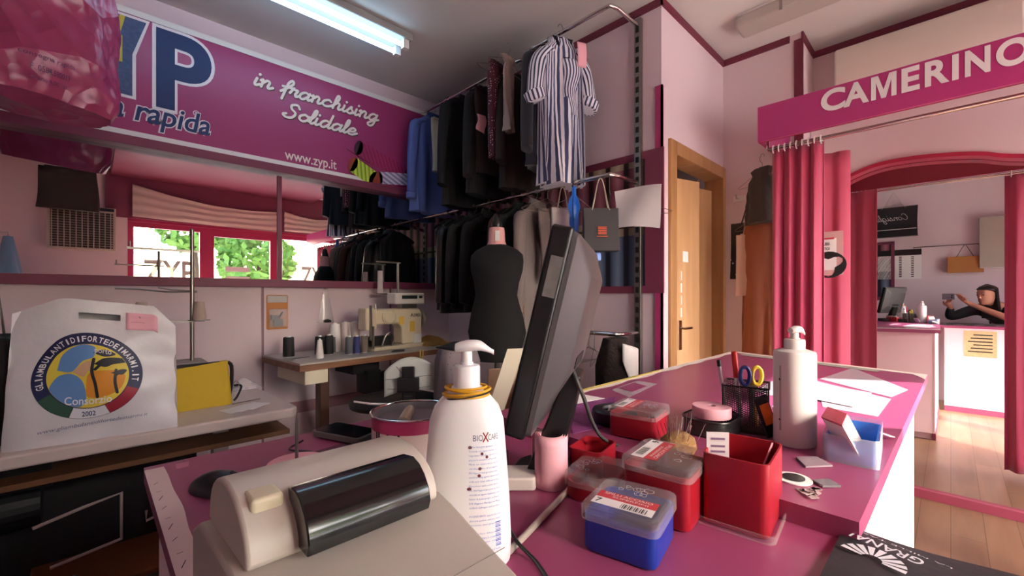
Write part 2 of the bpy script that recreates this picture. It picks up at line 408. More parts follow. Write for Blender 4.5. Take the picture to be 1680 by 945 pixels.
struct(mb(mat('burgundy_fascia', (136, 64, 86), .5)).box(at_y(172, 300, RY).x, XF-.003, YW-.001, YW+.03, 2.40, CZ-.002).build('trim_9', sm=False))
for k, (x0, x1, z0, z1) in enumerate(((x_g0-.07, x_g1+.04, .25, 2.36), (x_h0-.05, x_h1+.05, .25, 2.36))):
    f = mb(FR); frame(f, x0, x1, z0, z1, .07); f.box(x0, x1, YW-.15, YW-.02, 0, z0)
    o = struct(f.build('window_%d' % (k+1), sm=False))
    mb(GLASS).box(x0+.07, x1-.07, YW-.092, YW-.088, z0+.07, z1-.07).build('window_pane', o, sm=False)
f = mb(FR); frame(f, x_g1+.04, x_h0-.05, .02, 2.36, .12)
o = struct(f.build('door_2', sm=False))
mb(GLASS).box(x_g1+.16, x_h0-.17, YW-.092, YW-.088, .14, 2.24).build('door_pane', o, sm=False)
mb(STEEL).tube([(x_h0-.11, YW-.06, .95), (x_h0-.11, YW-.02, .97), (x_h0-.11, YW-.02, 1.25), (x_h0-.11, YW-.06, 1.27)], .012).build('door_handle', o)
# glass lettering, read from the street
LT = mat('glass_lettering', (205, 205, 190), .6)
for k, (x0, x1) in enumerate(((wx(235), wx(322)), (wx(497), wx(545)))):
    b = mb(LT); b.text('ZYP', x0, x1, 1.45, 1.82, lambda x, z: Vector((x0 + x1 - x if False else x, YW-.098, z)), bold=.02)
    tag(b.build('window_lettering', sm=False, solid=.002), ['pale ZYP letters stuck on the window pane left of the glass door', 'pale ZYP letters stuck on the large pane right of the glass door'][k], 'lettering')
for k, (x0, x1, z0, z1) in enumerate(((wx(372), wx(412), 1.68, 1.76), (wx(372), wx(412), 1.36, 1.60))):
    tag(mb(PAPER).box(x0, x1, YW-.086, YW-.084, z0, z1).build('paper_notice', sm=False), ['narrow white notice taped on the glass door', 'lower square white notice taped on the glass door'][k], 'notice')
# cloth valances over the panes
CLOTH = mat('cream_cloth', (222, 208, 192), .85, bump=.1, bscale=20)
for k, (x0, x1, zl, zr) in enumerate(((x_g0-.02, x_h0-.02, 2.88, 2.74), (x_h0+.02, x_h1, 2.76, 2.80))):
    def fn(u, v, x0=x0, x1=x1, zl=zl, zr=zr):
        zt_ = zl + (zr-zl)*u - .10*math.sin(PI*u); zb = 2.42 - (.04*u if not k else 0); z = zt_ + (zb - zt_)*v
        return Vector((x0 + (x1-x0)*u, YW + .07 + .012*math.sin(7*v*PI + 4*u) + .012*math.sin(23*u), z))
    o = mb(CLOTH).grid(fn, 40, 14, (0, .004, 0)).build('cloth_valance')
    tag(o, ['cream cloth sagging across the small window and glass door', 'cream cloth hung across the large window'][k], 'cloth')
# outside
struct(mb(mat('pale_pavement', (200, 196, 186), .9, var=.08)).box(-8, 14, -16, YW-.2, -.1, -.02).build('ground', sm=False))
tag(mb(mat('pale_facade', (226, 222, 214), .9)).box(-9, 15, -16.4, -16, -.1, 1.5).build('street_wall', sm=False), 'pale wall across the street seen through the glass', 'wall')
LEAF = mat('leaves', (96, 140, 52), .7, var=.45, vscale=5)
for k, (x, y, z, r) in enumerate(((2.4, -11, 3.9, 1.15), (4.1, -10.0, 2.5, 1.15), (3.5, -6, 4.9, 1.5))):  # last tree is added to block sun at the small window and door
    t = thing('street_tree', ['green leafy tree outside behind the ZYP lettering', 'dense green tree outside behind the glass door', 'tall green tree added nearest the shop front to keep sun off the glass door'][k], 'tree', (x, y, 0))
    rn = random.Random(k); b = mb(LEAF)
    for i in range(2600 if k == 2 else 900):
        a = rn.uniform(0, 2*PI); c = rn.uniform(-1, 1); q = r*rn.uniform(.6, 1)**.5; s_ = math.sqrt(1-c*c)
        p = Vector((q*s_*math.cos(a), q*s_*math.sin(a), z + q*c)); d1 = Vector((rn.gauss(0,1), rn.gauss(0,1), rn.gauss(0,1))).normalized()*.17; d2 = d1.orthogonal().normalized()*.11
        b.add([p-d1, p+d2, p+d1, p-d2], [(0,1,2,3)])
    b.build('foliage', t, sm=False)
    mb(mat('bark', (90, 70, 55), .9)).tube([(0,0,-.03),(.1,0,z*.5),(0,.1,z)], [.16,.12,.06]).build('trunk', t)

# ---------------- left wall mirror
zm0, zm1 = at_y(300, 455, YL-.02).z, 2.15
t = thing('wall_mirror', 'long wall mirror in a burgundy frame under the shop sign', 'mirror', (0, YL, zm0))
xs0, xs1, xm = XB+.01, XR-.001, at_y(458, 400, YL-.02).x
for x0, x1 in ((xs0, xm), (xm, xs1)):
    mb(MIRROR).box(x0, x1, -.022, -.002, 0, zm1-zm0).build('mirror_pane', t, sm=False)
mb(TRIM).box(xs0, xs1, -.045, -.001, -.055, 0).build('sill', t, sm=False, bevel=.003)
mb(TRIM).box(xm-.014, xm+.014, -.034, -.0225, .001, zm1-zm0-.02).build('mullion', t, sm=False)

# ---------------- shop sign over the mirror
YSG = 3.30
SZ0, SZ1 = H+.277*YSG, H+.500*YSG
t = thing('shop_sign', 'large magenta wall sign with ZYP, in franchising Solidale and www.zyp.it', 'sign', (0, YSG, SZ0))
mb(SIGN).box(xs0, XR-.002, 0, .065, 0, SZ1-SZ0).build('sign_panel', t, sm=False)
def sg(x, z, o=.002): return Vector((x, -o, z - SZ0))
b = mb(WHITE).box(xs0, XR-.002, -.006, -.001, SZ1-SZ0-.035, SZ1-SZ0); b.box(xs0, 1.57, -.006, -.001, 0, .034); b.build('white_border', t, sm=False)
mb(TRIM).box(xs0, XR-.002, -.03, .068, -.055, -.001).build('ledge', t, sm=False, bevel=.002)
def sx(px, py): p = at_y(px, py, YSG); return p.x, p.z
OUT = mat('sign_white_outline', (235, 225, 228), .5)
# P
x0, z0 = sx(256, 175); x1, z1 = sx(347, 100); z1 = sx(256, 44)[1]
b = mb(OUT); b.text('P', x0-.018, x1+.018, z0-.018, z1+.018, lambda x, z: sg(x, z, .002), bold=.055, res=8)
b.use(NAVY).text('P', x0, x1, z0, z1, lambda x, z: sg(x, z, .004), bold=.03, res=8); b.build('letter_p', t, sm=False, label='navy letter P with white outline')
# Y in denim with a zip
DEN = mat('denim_print', (78, 92, 128), .8, var=.5, vscale=50); GOLD = mat('brass_print', (200, 178, 60), .4)
xl, xc, xr = sx(133, 0)[0], sx(192, 80)[0], sx(240, 40)[0]; yt, ym, yb = z1+.0, sx(190, 70)[1], sx(205, 155)[1]
wd = .13
def Y_(b, m, g, o):
    b.use(m); sw = wd/2 + g
    b.prism([(xl-g, yt+g), (xl+wd+g, yt+g), (xc, ym+.09+g*.4), (xr-wd-g, yt+g), (xr+g, yt+g), (xc+sw, ym-.04), (xc+sw, yb-g), (xc-sw, yb-g), (xc-sw, ym-.04)], -o, -o+.001, Matrix(((1,0,0,0),(0,0,1,0),(0,1,0,-SZ0),(0,0,0,1))))
b = mb(); Y_(b, OUT, .016, .002); Y_(b, DEN, 0, .004)
b.use(GOLD).box(xc-.022, xc+.022, -.007, -.004, ym-.10-SZ0, ym+.05-SZ0)
for i in range(16):
    q = yb + .01 + i*(ym-.1-yb)/16; b.use(GOLD).box(xc-.016, xc+.004, -.006, -.004, q-SZ0, q+.006-SZ0)
for sgn, xa in ((-1, xl+wd*.8), (1, xr-wd*.8)):
    for i in range(22):
        f_ = i/22; x = xa + (xc - xa)*f_ ; q = yt + (ym + .06 - yt)*f_; b.box(x-.012, x+.012, -.006, -.004, q-SZ0-.006, q-SZ0-.001)
b.use(INK).box(xc-.009, xc+.009, -.009, -.007, ym-.04-SZ0, ym-.005-SZ0)
b.build('letter_y', t, sm=False, label='denim patterned letter Y with a brass zip')
b = mb(OUT); zz0, zz1 = xl-.50, xl-.05
b.text('Z', zz0-.015, zz1+.015, yb-.015, yt+.015, lambda x, z: sg(x, z, .002), bold=.05); b.use(NAVY).text('Z', zz0, zz1, yb, yt, lambda x, z: sg(x, z, .004), bold=.03); b.build('letter_z', t, sm=False, label='navy letter Z with white outline')
x0, z0 = sx(345, 224); x1 = x0; x0 = sx(178, 0)[0]; zt0 = sx(344, 226)[1]; zt1 = sx(335, 192)[1]
L = (x1 - x0); full = 'sartoria rapida'
bb = text_box(full, bold=.03, shear=.2); bv = text_box('a rapida', bold=.03, shear=.2)
kx = L/(bv[1]-bv[0]); fx0 = x1 - kx*(bb[1]-bb[0])
b = mb(OUT); b.text(full, fx0-.006, x1+.006, zt0-.03-.006, zt1+.012+.006, lambda x, z: sg(x, z, .002), bold=.055, shear=.2)
b.use(NAVY).text(full, fx0, x1, zt0-.03, zt1+.012, lambda x, z: sg(x, z, .004), bold=.015, shear=.2); b.build('lettering', t, sm=False, label='navy slanted words sartoria rapida outlined in white')
xr_, zr_ = sx(322, 186)
b = mb(OUT)
for i in range(18):
    a0, a1 = 2*PI*i/18, 2*PI*(i+1)/18
    b.add([sg(xr_ + r*math.cos(a), zr_ + r*math.sin(a)) for r, a in ((.017,a0),(.017,a1),(.013,a1),(.013,a0))], [(0,1,2,3)])
b.text('R', xr_-.006, xr_+.006, zr_-.008, zr_+.008, sg, bold=.02); b.build('registered_mark', t, sm=False)
LET = mat('cream_lettering', (240, 224, 214), .5)
SHD = mat('lettering_drop_edge', (104, 70, 60), .5)
for txt, p0, p1, pb, hh in (('in franchising', 414, 619, (414, 138), .052), ('Solidale', 461, 584, (461, 190), .052)):
    x0 = sx(p0, 150)[0]; x1 = sx(p1, 190)[0]; zb = sx(*pb)[1]
    b = mb(SHD); b.nv = (0, -1, 0); b.script(txt, x0+.006, x1+.0, zb-.006, hh, lambda x, z: sg(x, z, .002), w=.34)
    b.use(LET).script(txt, x0, x1-.006, zb, hh, lambda x, z: sg(x, z, .005), w=.32); b.build('lettering', t, sm=False, label='cream brush script words ' + txt)
x0 = sx(467, 0)[0]; x1 = sx(552, 0)[0]; za = sx(467, 262)[1]; zb_ = sx(467, 248)[1]
b = mb(LET).text('www.zyp.it', x0, x1, za-.02, zb_+.012, lambda x, z: sg(x, z, .003), bold=.01); b.build('lettering', t, sm=False, label='cream words www.zyp.it')
# printed spools in the corner of the sign
def ramp_stripe(name, cols, freq, ang):
    m = mat(name, cols[0], .45); n, bs = nodes_of(m)
    tc = n.nodes.new('ShaderNodeTexCoord'); sp = n.nodes.new('ShaderNodeSeparateXYZ'); n.links.new(tc.outputs['UV'], sp.inputs[0])
    m1 = n.nodes.new('ShaderNodeMath'); m1.operation = 'MULTIPLY_ADD'; m1.inputs[1].default_value = ang; n.links.new(sp.outputs[1], m1.inputs[0]); n.links.new(sp.outputs[0], m1.inputs[2])
    m2 = n.nodes.new('ShaderNodeMath'); m2.operation = 'MULTIPLY'; m2.inputs[1].default_value = freq; n.links.new(m1.outputs[0], m2.inputs[0])
    fr = n.nodes.new('ShaderNodeMath'); fr.operation = 'FRACT'; n.links.new(m2.outputs[0], fr.inputs[0])
    cr = n.nodes.new('ShaderNodeValToRGB'); els = cr.color_ramp.elements; els[0].color = (*lin(cols[0]), 1); els[1].color = (*lin(cols[-1]), 1)
    for i, c in enumerate(cols[1:-1]): e = els.new((i+1)/(len(cols)-1)); e.color = (*lin(c), 1)
    n.links.new(fr.outputs[0], cr.inputs[0]); n.links.new(cr.outputs[0], bs.inputs['Base Color']); return m
SPG = ramp_stripe('green_spool_print', [(120, 150, 30), (205, 225, 90), (180, 205, 60), (110, 140, 30)], 5, .4)
SPV = ramp_stripe('lilac_spool_print', [(120, 110, 140), (230, 220, 238), (190, 180, 205), (120, 110, 140)], 6, .4)
SPR = ramp_stripe('crimson_spool_print', [(140, 30, 75), (176, 52, 104), (150, 36, 84)], 12, .2)
CARD = mat('spool_card_print', (150, 60, 34), .6); DK = mat('dark_print', (60, 20, 40), .6)
def spool_quad(b, m, pa, pb, wid, o, endm=None, ends=(.04, .06)):
    (xa, za), (xb, zb) = sx(*pa), sx(*pb); d = Vector((xb-xa, zb-za)); L = d.length; d.normalize(); nn = Vector((-d.y, d.x))*wid/2
    q = lambda s_, t_: sg(xa + d.x*s_*L + nn.x*t_, za + d.y*s_*L + nn.y*t_, o)
    b.use(m).grid(lambda u, v: q(u, 2*v-1), 10, 2)
    if endm:
        b.use(endm); n = 14
        for s_ in (0, 1): b.add([q(s_ + .5*wid/L*.55*math.cos(2*PI*i/n), math.sin(2*PI*i/n)) for i in range(n)], [tuple(range(n))])
b = mb(); spool_quad(b, SPR, (588, 243), (668, 288), .125, .007, DK)
spool_quad(b, SPV, (622, 292), (684, 296), .10, .011, CARD)
spool_quad(b, SPG, (578, 270), (612, 294), .13, .013, CARD)
b.use(CARD).add([sg(*sx(606, 300), .010), sg(*sx(640, 300), .010), sg(*sx(640, 284), .010), sg(*sx(612, 284), .010)], [(0,1,2,3)])
b.build('spool_print', t, sm=False, label='printed green, lilac and crimson thread spools')
mb(CARD).bar((sx(568,245)[0], -.014, sx(568,245)[1]-SZ0), (sx(610,272)[0], -.014, sx(610,272)[1]-SZ0), .006, .003).build('needle_print', t, sm=False)

# ---------------- spool mural on the back wall
def spool_mat(name, cols):
    m = mat(name, cols[0], .45); n, bs = nodes_of(m)
    tc = n.nodes.new('ShaderNodeTexCoord'); sp = n.nodes.new('ShaderNodeSeparateXYZ'); n.links.new(tc.outputs['Object'], sp.inputs[0])
    m2 = n.nodes.new('ShaderNodeMath'); m2.operation = 'MULTIPLY'; m2.inputs[1].default_value = 1/.135; n.links.new(sp.outputs[1], m2.inputs[0])
    fr = n.nodes.new('ShaderNodeMath'); fr.operation = 'FRACT'; n.links.new(m2.outputs[0], fr.inputs[0])
    cr = n.nodes.new('ShaderNodeValToRGB'); els = cr.color_ramp.elements; els[0].color = (*lin(cols[0]), 1); els[1].color = (*lin(cols[-1]), 1); els[1].position = 1
    for p, c in zip((.10, .16, .45, .82, .9), cols[1:-1]): e = els.new(p); e.color = (*lin(c), 1)
    n.links.new(fr.outputs[0], cr.inputs[0]); n.links.new(cr.outputs[0], bs.inputs['Base Color']); return m
SB = spool_mat('burgundy_spool_row_print', [(40,14,22), (40,14,22), (124,62,78), (176,116,132), (112,54,70), (36,14,20), (36,14,20)])
SN = spool_mat('navy_spool_row_print', [(26,24,36), (26,24,36), (66,80,108), (120,138,160), (58,70,100), (22,20,32), (22,20,32)])
SCAP = spool_mat('spool_cap_row_print', [(52,36,34), (52,36,34), (150,134,110), (188,174,150), (140,124,100), (48,34,32), (48,34,32)])
mz0, mz1 = H+.06*1.0, H+.845
t = thing('spool_mural', 'printed mural of burgundy and navy thread spools on the back wall', 'mural', (XR, YD+.1, mz0))
ln = YL - YD - .1 - .026
rows = ((0, .32, SN), (.32, .37, SCAP), (.37, .385, mat('mural_gap', (60,40,36),.6)), (.385, .43, SCAP), (.43, .745, SB), (.745, mz1-mz0, SCAP))
b = mb()
for a, c, m in rows: b.use(m).box(-.006, -.001, 0, ln, a, c)
b.build('mural_print', t, sm=False)
b = mb(TRIM).box(-.014, -.001, -.12, ln, mz1-mz0, mz1-mz0+.045).box(-.014, -.001, -.12, ln, -.045, 0).box(-.014, -.001, -.12, 0, 0, mz1-mz0)
b.build('mural_frame', t, sm=False)

# ---------------- folding door in its wooden frame
OAK = wood('honey_wood_frame', (160, 116, 72), (180, 136, 88), 5, 'Z', .4)
OAKP = wood('pale_wood_panel', (196, 152, 106), (210, 168, 122), 4, 'Z', .42, 14)
zd = at_y(1096, 227, YD).z
t = struct(mb(OAK).box(dx0, dx0+.085, YD-.02, YD+.12, 0, zd).box(dx1-.085, dx1, YD-.02, YD+.12, 0, zd).box(dx0+.085, dx1-.085, YD-.02, YD+.12, zd-.085, zd).build('door_1', sm=False, bevel=.004))
t['label'] = 'honey coloured wooden door frame with folding door'
w0, w1 = dx0+.10, dx1-.10; n = 5
b = mb(OAKP)
pts = [(w0, YD+.02), (w0+.10, YD+.05), (w0+.16, YD+.10), (w0+.42, YD+.02), (w0+.56, YD+.10), (w1, YD+.06)]
for i in range(len(pts)-1):
    (xa, ya), (xb, yb_) = pts[i], pts[i+1]; b.bar((xa, ya, (zd-.15)/2), (xb, yb_, (zd-.15)/2), zd-.19 if False else .012, zd-.19, up=(0,0,1)) if False else b.prism([(xa, ya), (xb, yb_), (xb+.002, yb_+.012), (xa+.002, ya+.012)], .02, zd-.17+.02*(i % 2))
b.build('folding_panel', t, sm=False)
mb(CHROME).box(w0+.055, w0+.095, YD+.0, YD+.03, .93, 1.12).tube([(w0+.075, YD-.002, 1.07), (w0+.075, YD-.035, 1.07), (w0+.15, YD-.04, 1.07)], .008).build('door_handle', t, sm=True)
b = mb(PAPER); b.box(w0+.11, w0+.19, YD+.0, YD+.001, 1.50, 1.57)
for i in range(6): b.box(w0+.10+.005*(i % 2), w0+.118, YD+.01, YD+.011, .98+.08*i, 1.04+.08*i)
b.build('torn_tape', t, sm=False)

# ---------------- fitting room: mirror, arch, valance, curtains
t = thing('fitting_mirror', 'tall fitting room mirror reaching down to a burgundy strip on the floor', 'mirror', (XF, 0, 0))
mb(MIRROR).box(-.02, -.002, YW+.05, YS-.10, .055, 2.4).build('mirror_pane', t, sm=False)
mb(mat('burgundy_foot_strip', (150, 64, 84), .5)).box(-.05, -.002, YW+.05, YS-.09, 0.001, .054).build('foot_strip', t, sm=False)
# arched surround in front of the mirror
XA = 3.70
def apt(px, py): p = at_x(px, py, XA); return p.y, p.z
arc = smooth([apt(1350, 322), apt(1372, 303), apt(1400, 286), apt(1440, 270), apt(1490, 260), apt(1550, 254), apt(1610, 252), apt(1680, 256), (-.75, apt(1680, 256)[1]-.08), (-1.1, 1.80)], 6)
ytop = 2.62
b = mb(WALLIN); V = []; Fs = []
top = [(YS-.085, ytop)] + [(p.x, ytop) for p in arc] ; bot = [(YS-.085, arc[0].y)] + [(p.x, p.y) for p in arc]
def strip(b, A, B_, x0, x1):
    n = len(A)
    for i in range(n-1):
        q = [A[i], A[i+1], B_[i+1], B_[i]]
        b.add([Vector((x, y, z)) for x in (x0, x1) for y, z in q], [(0,1,2,3),(7,6,5,4),(0,4,5,1),(1,5,6,2),(2,6,7,3),(3,7,4,0)])
strip(b, top, bot, XA, XF-.03)
b.box(XA, XF-.03, arc[0].x, YS-.085, 0, arc[0].y); b.box(XA, XF-.03, YW+.02, -1.1, 0, 2.62)
tt = thing('mirror_arch', 'pink arched surround with crimson edge framing the fitting mirror', 'arch', (XF, 0, 0))
o = b.build('arch_panel', tt, sm=False); o.location = (-XF, 0, 0)
b = mb(mat('crimson_edge', (176, 40, 72), .45)); A2 = [(p.x, p.y+.008) for p in arc]; B2 = [(p.x, p.y-.016) for p in arc]
strip(b, A2, B2, XA-.02, XF-.03); o = b.build('edge_strip', tt, sm=False); o.location = (-XF, 0, 0)
# white wall unit above
t = thing('wall_air_conditioner', 'long white rounded unit on the wall above the CAMERINO valance', 'air conditioner', (XF, .14, 2.60))
poly = [(0, .34), (-.20, .34), (-.225, .31), (-.23, .1), (-.17, 0), (0, 0)]
M = Matrix(((1,0,0,0),(0,0,1,0),(0,1,0,0),(0,0,0,1)))
mb(mat('cream_enamel', (226, 214, 200), .4)).prism(poly, -.42, .41, M).build('casing', t, sm=True, bevel=.012)
mb(mat('louvre_grey', (180, 172, 165), .5)).box(-.21, -.19, -.36, .34, .02, .05).build('louvre', t, sm=False)
# valance
XV = 2.80; zv0, zv1 = H+.902, H+.3948*XV
yv0 = at_x(1243, 200, XV).y
t = thing('camerino_valance', 'magenta valance board with white CAMERINO lettering', 'sign', (XV, yv0, zv0))
VAL = mat('magenta_valance_board', (178, 56, 118), .4)
mb(VAL).box(0, .02, -2.3, 0, 0, zv1-zv0).build('valance_board', t, sm=False)
mb(mat('valance_back_red', (140, 34, 52), .6)).box(.021, .03, -2.3, 0, -.001, zv1-zv0).build('backing', t, sm=False)
mb(VAL).box(.031, XC-XV-.002, -.02, 0, 0, zv1-zv0).build('end_board', t, sm=False)
cy0 = at_x(1347, 170, XV).y; cy1 = at_x(1688, 100, XV).y
zc0 = at_x(1350, 187, XV).z + .004; zc1 = at_x(1350, 150, XV).z
b = mb(WHITE)
def cfn(x, y): return Vector((-.003, x - yv0, zc0 + (zc1-zc0)*y - zv0))
for ch, pa_, pb_ in (('C',1347,1387),('A',1384,1426),('M',1429,1471),('E',1479,1509),('R',1517,1558),('I',1562,1573),('N',1583,1625),('O',1634,1692)):
    ya_, yb_ = at_x(pa_, 100, XV).y, at_x(pb_, 100, XV).y; W2 = ya_ - yb_
    if ch == 'I': pl = [(0,0),(0,1),(1,1),(1,0)]
    elif ch == 'M': pl = [(0,0),(0,1),(.28,1),(.5,.36),(.72,1),(1,1),(1,0),(.80,0),(.80,.72),(.59,0),(.41,0),(.20,.72),(.20,0)]
    else: b.text(ch, 0, 1, 0, 1, lambda x, y: cfn(ya_ - W2*x, y), bold=.035, res=8); continue
    b.add([cfn(ya_ - W2*x, y) for x, y in pl], [tuple(range(len(pl)))])
b.build('lettering', t, sm=False, label='white capital letters CAMERINO')
# rails
RZ = zv0 - .03
def ring_set(b, pts_):
    for p in pts_:
        b.tube([Vector(p) + Vector((.0, 0, 0)) + Vector((.022*math.cos(a), 0, .022*math.sin(a))) for a in [2*PI*i/12 for i in range(13)]], .003, 6, cap=False)
t = thing('curtain_rail', 'chrome curtain rail with rings under the CAMERINO valance', 'rail', (XV+.09, 0, RZ))
mb(CHROME).tube([(0, yv0-.03, 0), (0, -1.3, 0)], .011, 12).tube([(0, yv0-.03, 0), (0, yv0-.03, .05)], .008).tube([(0, -1.3, 0), (0, -1.3, .05)], .008).build('rail', t)
for i in range(14):
    y = yv0-.06-.029*i if i < 9 else -.30-.06*(i-9); b = mb(WHITE); ring_set(b, [(0, y, -.006)]); b.build('ring', t)
CUR = mat('crimson_curtain', (176, 50, 88), .6, sheen=.3, bump=.05, bscale=90)
def curtain(name, label, pts_, z0, z1, amp, waves, m, flare=1.0):
    P = [Vector(p) for p in pts_]; L = [0]
    for i in range(len(P)-1): L.append(L[-1] + (P[i+1]-P[i]).length)
    def pos(s_):
        s_ *= L[-1]
        for i in range(len(P)-1):
            if s_ <= L[i+1] or i == len(P)-2:
                k = (s_-L[i])/(L[i+1]-L[i]); d = (P[i+1]-P[i]).normalized(); return P[i].lerp(P[i+1], k), Vector((-d.y, d.x))
    ph = random.uniform(0, 6)
    def fn(u, v):
        p, nn = pos(u); k = .55 + .45*v
        a = amp*k*(math.sin(2*PI*waves*u + ph + .5*math.sin(3*v)) + .16*math.sin(2*PI*waves*2.3*u + 1.3))
        q = p + nn*a; return Vector((q.x, q.y, z1 + (z0-z1)*v))
    o = mb(m).grid(fn, int(waves*14), 26).build(name, solid=.003); return tag(o, label, 'curtain')
curtain('curtain', 'crimson curtain hanging at the left end under the CAMERINO sign', [(XV+.09, yv0-.05), (XV+.09, at_x(1351, 300, XV+.09).y)], .03, RZ-.015, .026, 4, CUR)
CURB = mat('rose_curtain', (196, 74, 104), .65, sheen=.2)
curtain('curtain', 'lighter rose curtain hanging inside the fitting room with a taped notice', [(3.08, .70), (3.13, .405)], .03, RZ-.03, .016, 3, CURB)
curtain('curtain', 'dark red curtain at the right side of the fitting room, seen in its mirror', [(XV+.09, -.27), (XV+.09, -1.2)], .03, RZ-.015, .03, 9, CUR)
t = thing('paper_notice', 'framed notice with an earth picture taped on the rose curtain', 'notice', (3.0, .4, 1.5))
XN = 3.045
ya_, yb_ = at_x(1338, 415, XN).y, at_x(1383, 415, XN).y; za = at_x(1383, 451, XN).z; zb = at_x(1383, 378, XN).z
t.location = (XN, ya_, za); t.rotation_euler = (0, 0, -PI/2); W_, H_ = ya_-yb_, zb-za
mb(mat('notice_border', (214, 170, 166), .7)).box(0, W_, 0, .003, 0, H_).build('backing_sheet', t, sm=False)
mb(PAPER).box(.02, W_-.03, -.002, -.0005, .03, H_-.04).build('sheet', t, sm=False)
b = mb(INK); fnn = lambda x, z: Vector((x, -.003, z))
b.text('LANA', .04, W_-.06, H_*.68, H_*.76, fnn, bold=.02); b.text('STICA!', .04, W_-.06, H_*.58, H_*.64, fnn, bold=.02)
for i in range(4): b.box(.05, W_-.09, -.003, -.0025, H_*(.42+.03*i), H_*(.425+.03*i))
cx_, cz_ = W_*.48, H_*.24
for i in range(24):
    a0, a1 = 2*PI*i/24, 2*PI*(i+1)/24; b.add([fnn(cx_+k*math.cos(a), cz_+k*.9*math.sin(a)) for k, a in ((.085,a0),(.085,a1),(.055+.02*math.sin(3*a1),a1),(.055+.02*math.sin(3*a0),a0))], [(0,1,2,3)])
b.build('printing', t, sm=False)
mb(mat('notice_red', (200, 60, 80), .6)).box(.03, W_-.04, -.003, -.0025, H_*.82, H_*.86).build('red_heading', t, sm=False)

# ---------------- ceiling lights
t = thing('fluorescent_lamp', 'lit ceiling lamp with two bare fluorescent tubes', 'lamp', (.85, 2.66, CZ))
mb(mat('lamp_grey', (150,148,146), .5)).box(-.8, .72, -.09, .09, -.05, 0).build('housing', t, sm=False, bevel=.006)
TUBE = emit('fluorescent_glow', (176, 222, 255), 4.5)
for s_ in (-1, 1):
    mb(TUBE).tube([(-.74, s_*.055, -.085), (.66, s_*.055, -.085)], .015, 14).build('tube', t)
for x in (-.77, .68):
    for s_ in (-1, 1): mb(WHITE).box(x-.02, x+.02, s_*.055-.018, s_*.055+.018, -.108, -.05).build('lampholder', t, sm=False)
t = thing('ceiling_light', 'unlit ceiling light with a long translucent grey cover', 'lamp', (3.02, .25, CZ))
mb(mat('frosted_cover', (176, 168, 160), .35)).box(-.09, .09, -.72, .72, -.085, -.012).build('cover', t, sm=False, bevel=.02, seg=3)
mb(WHITE).box(-.075, .075, -.70, .70, -.012, 0).build('base_plate', t, sm=False)
mb(STEEL).box(-.094, -.088, -.6, -.585, -.09, 0).box(-.094, -.088, .45, .465, -.09, 0).build('clip', t, sm=False)
# ------------------------------------------------------------------ rails and clothes
XRAIL = 2.14
yp = at_x(1047, 300, XR-.02).y
zr1 = at_x(1000, 9, XRAIL).z; zr2 = at_x(985, 290, XRAIL).z
def slotted_post(name, label, y, group=None):
    t = thing(name, label, 'post', (XR, y, 0))
    mb(STEEL).box(-.032, -.002, -.022, .022, 0, 3.0).build('upright', t, sm=False, bevel=.003)
    b = mb(BLACKM)
    for i in range(46): b.box(-.0335, -.0325, -.011, .011, .12+.062*i, .155+.062*i)
    b.build('slots', t, sm=False)
slotted_post('slotted_post', 'slotted steel upright beside the magenta corner, nearest the wooden door', yp)
slotted_post('slotted_post', 'slotted steel upright at the far end of the clothes rails near the mirror wall', 2.95)
def rail(name, label, z, y0, y1, brackets, r=.013, drop=0, XQ=XRAIL):
    t = thing(name, label, 'clothes rail', (XQ, y0, z))
    c = .05
    P = [(0, y1-y0, -drop), (0, c, 0), (.004, c*.35, 0), (.02, 0.01, 0), (.06, 0, 0), (XR-.034-XQ, 0, -.0)]
    b = mb(CHROME).tube(P, r, 12); b.build('rod', t)
    for y in brackets:
        mb(CHROME).bar((.0, y-y0, 0), (XR-.034-XQ, y-y0, -.045), .012, .028).build('bracket', t, sm=False, bevel=.002)
        mb(CHROME).lathe([(.0, -.02), (.022, -.02), (.022, .02), (0, .02)], 16, Matrix.Translation((0, y-y0, 0)) @ Matrix.Rotation(PI/2, 4, 'X')).build('clamp', t)
ymid = at_x(862, 90, XRAIL).y
rail('clothes_rail', 'upper chrome clothes rail, nearer length holding the striped dress', zr1, yp, ymid-.01, [])
rail('clothes_rail', 'upper chrome clothes rail, farther length holding the black jacket and blue shirt', zr1-.03, ymid+.03, YL-.04, [2.96])
rail('clothes_rail', 'lower chrome clothes rail under the striped dress, running back to the mirror', zr2, yp, YL-.06, [2.05, 2.5, 2.96])
rail('clothes_rail', 'short low chrome rail stub beside the counter edge', at_x(985, 547, 2.2).z, yp, at_x(950, 545, 2.2).y+.15, [], XQ=2.2)

HG = {}
def hanger_mesh(kind, rz_off=0):
    m = {'wire': STEEL, 'black': BLACKP, 'clear': CHROME}[kind]
    hook = [(0, 0, -.075), (0, 0, -.03)] + [(.018*math.sin(a) , 0, -.013 - .018*math.cos(a)+.0) for a in [PI*1 - PI*1.35*i/8 + 0 for i in range(9)]]
    hook = [(0,0,-.085),(0,0,-.045),(.012,0,-.034),(.018,0,-.018),(.014,0,-.002),(0,0,.006+.009),(-.014,0,.0+.006),(-.019,0,-.006)]
    b1 = mb(m if kind != 'black' else STEEL).tube(smooth(hook, 4), .0018, 6)
    if kind == 'black':
        b2 = mb(m)
        P = smooth([(-.20,0,-.165),(-.12,0,-.115),(-.04,0,-.085),(0,0,-.08),(.04,0,-.085),(.12,0,-.115),(.20,0,-.165)], 4); b2.tube(P, [.008+.006*abs(1-2*i/(len(P)-1)) for i in range(len(P))], 8)
    else:
        b2 = mb(m).tube([(-.20,0,-.165),(0,0,-.085),(.20,0,-.165),(.19,0,-.175),(-.19,0,-.175),(-.20,0,-.165)], .0016, 6)
    return b1, b2
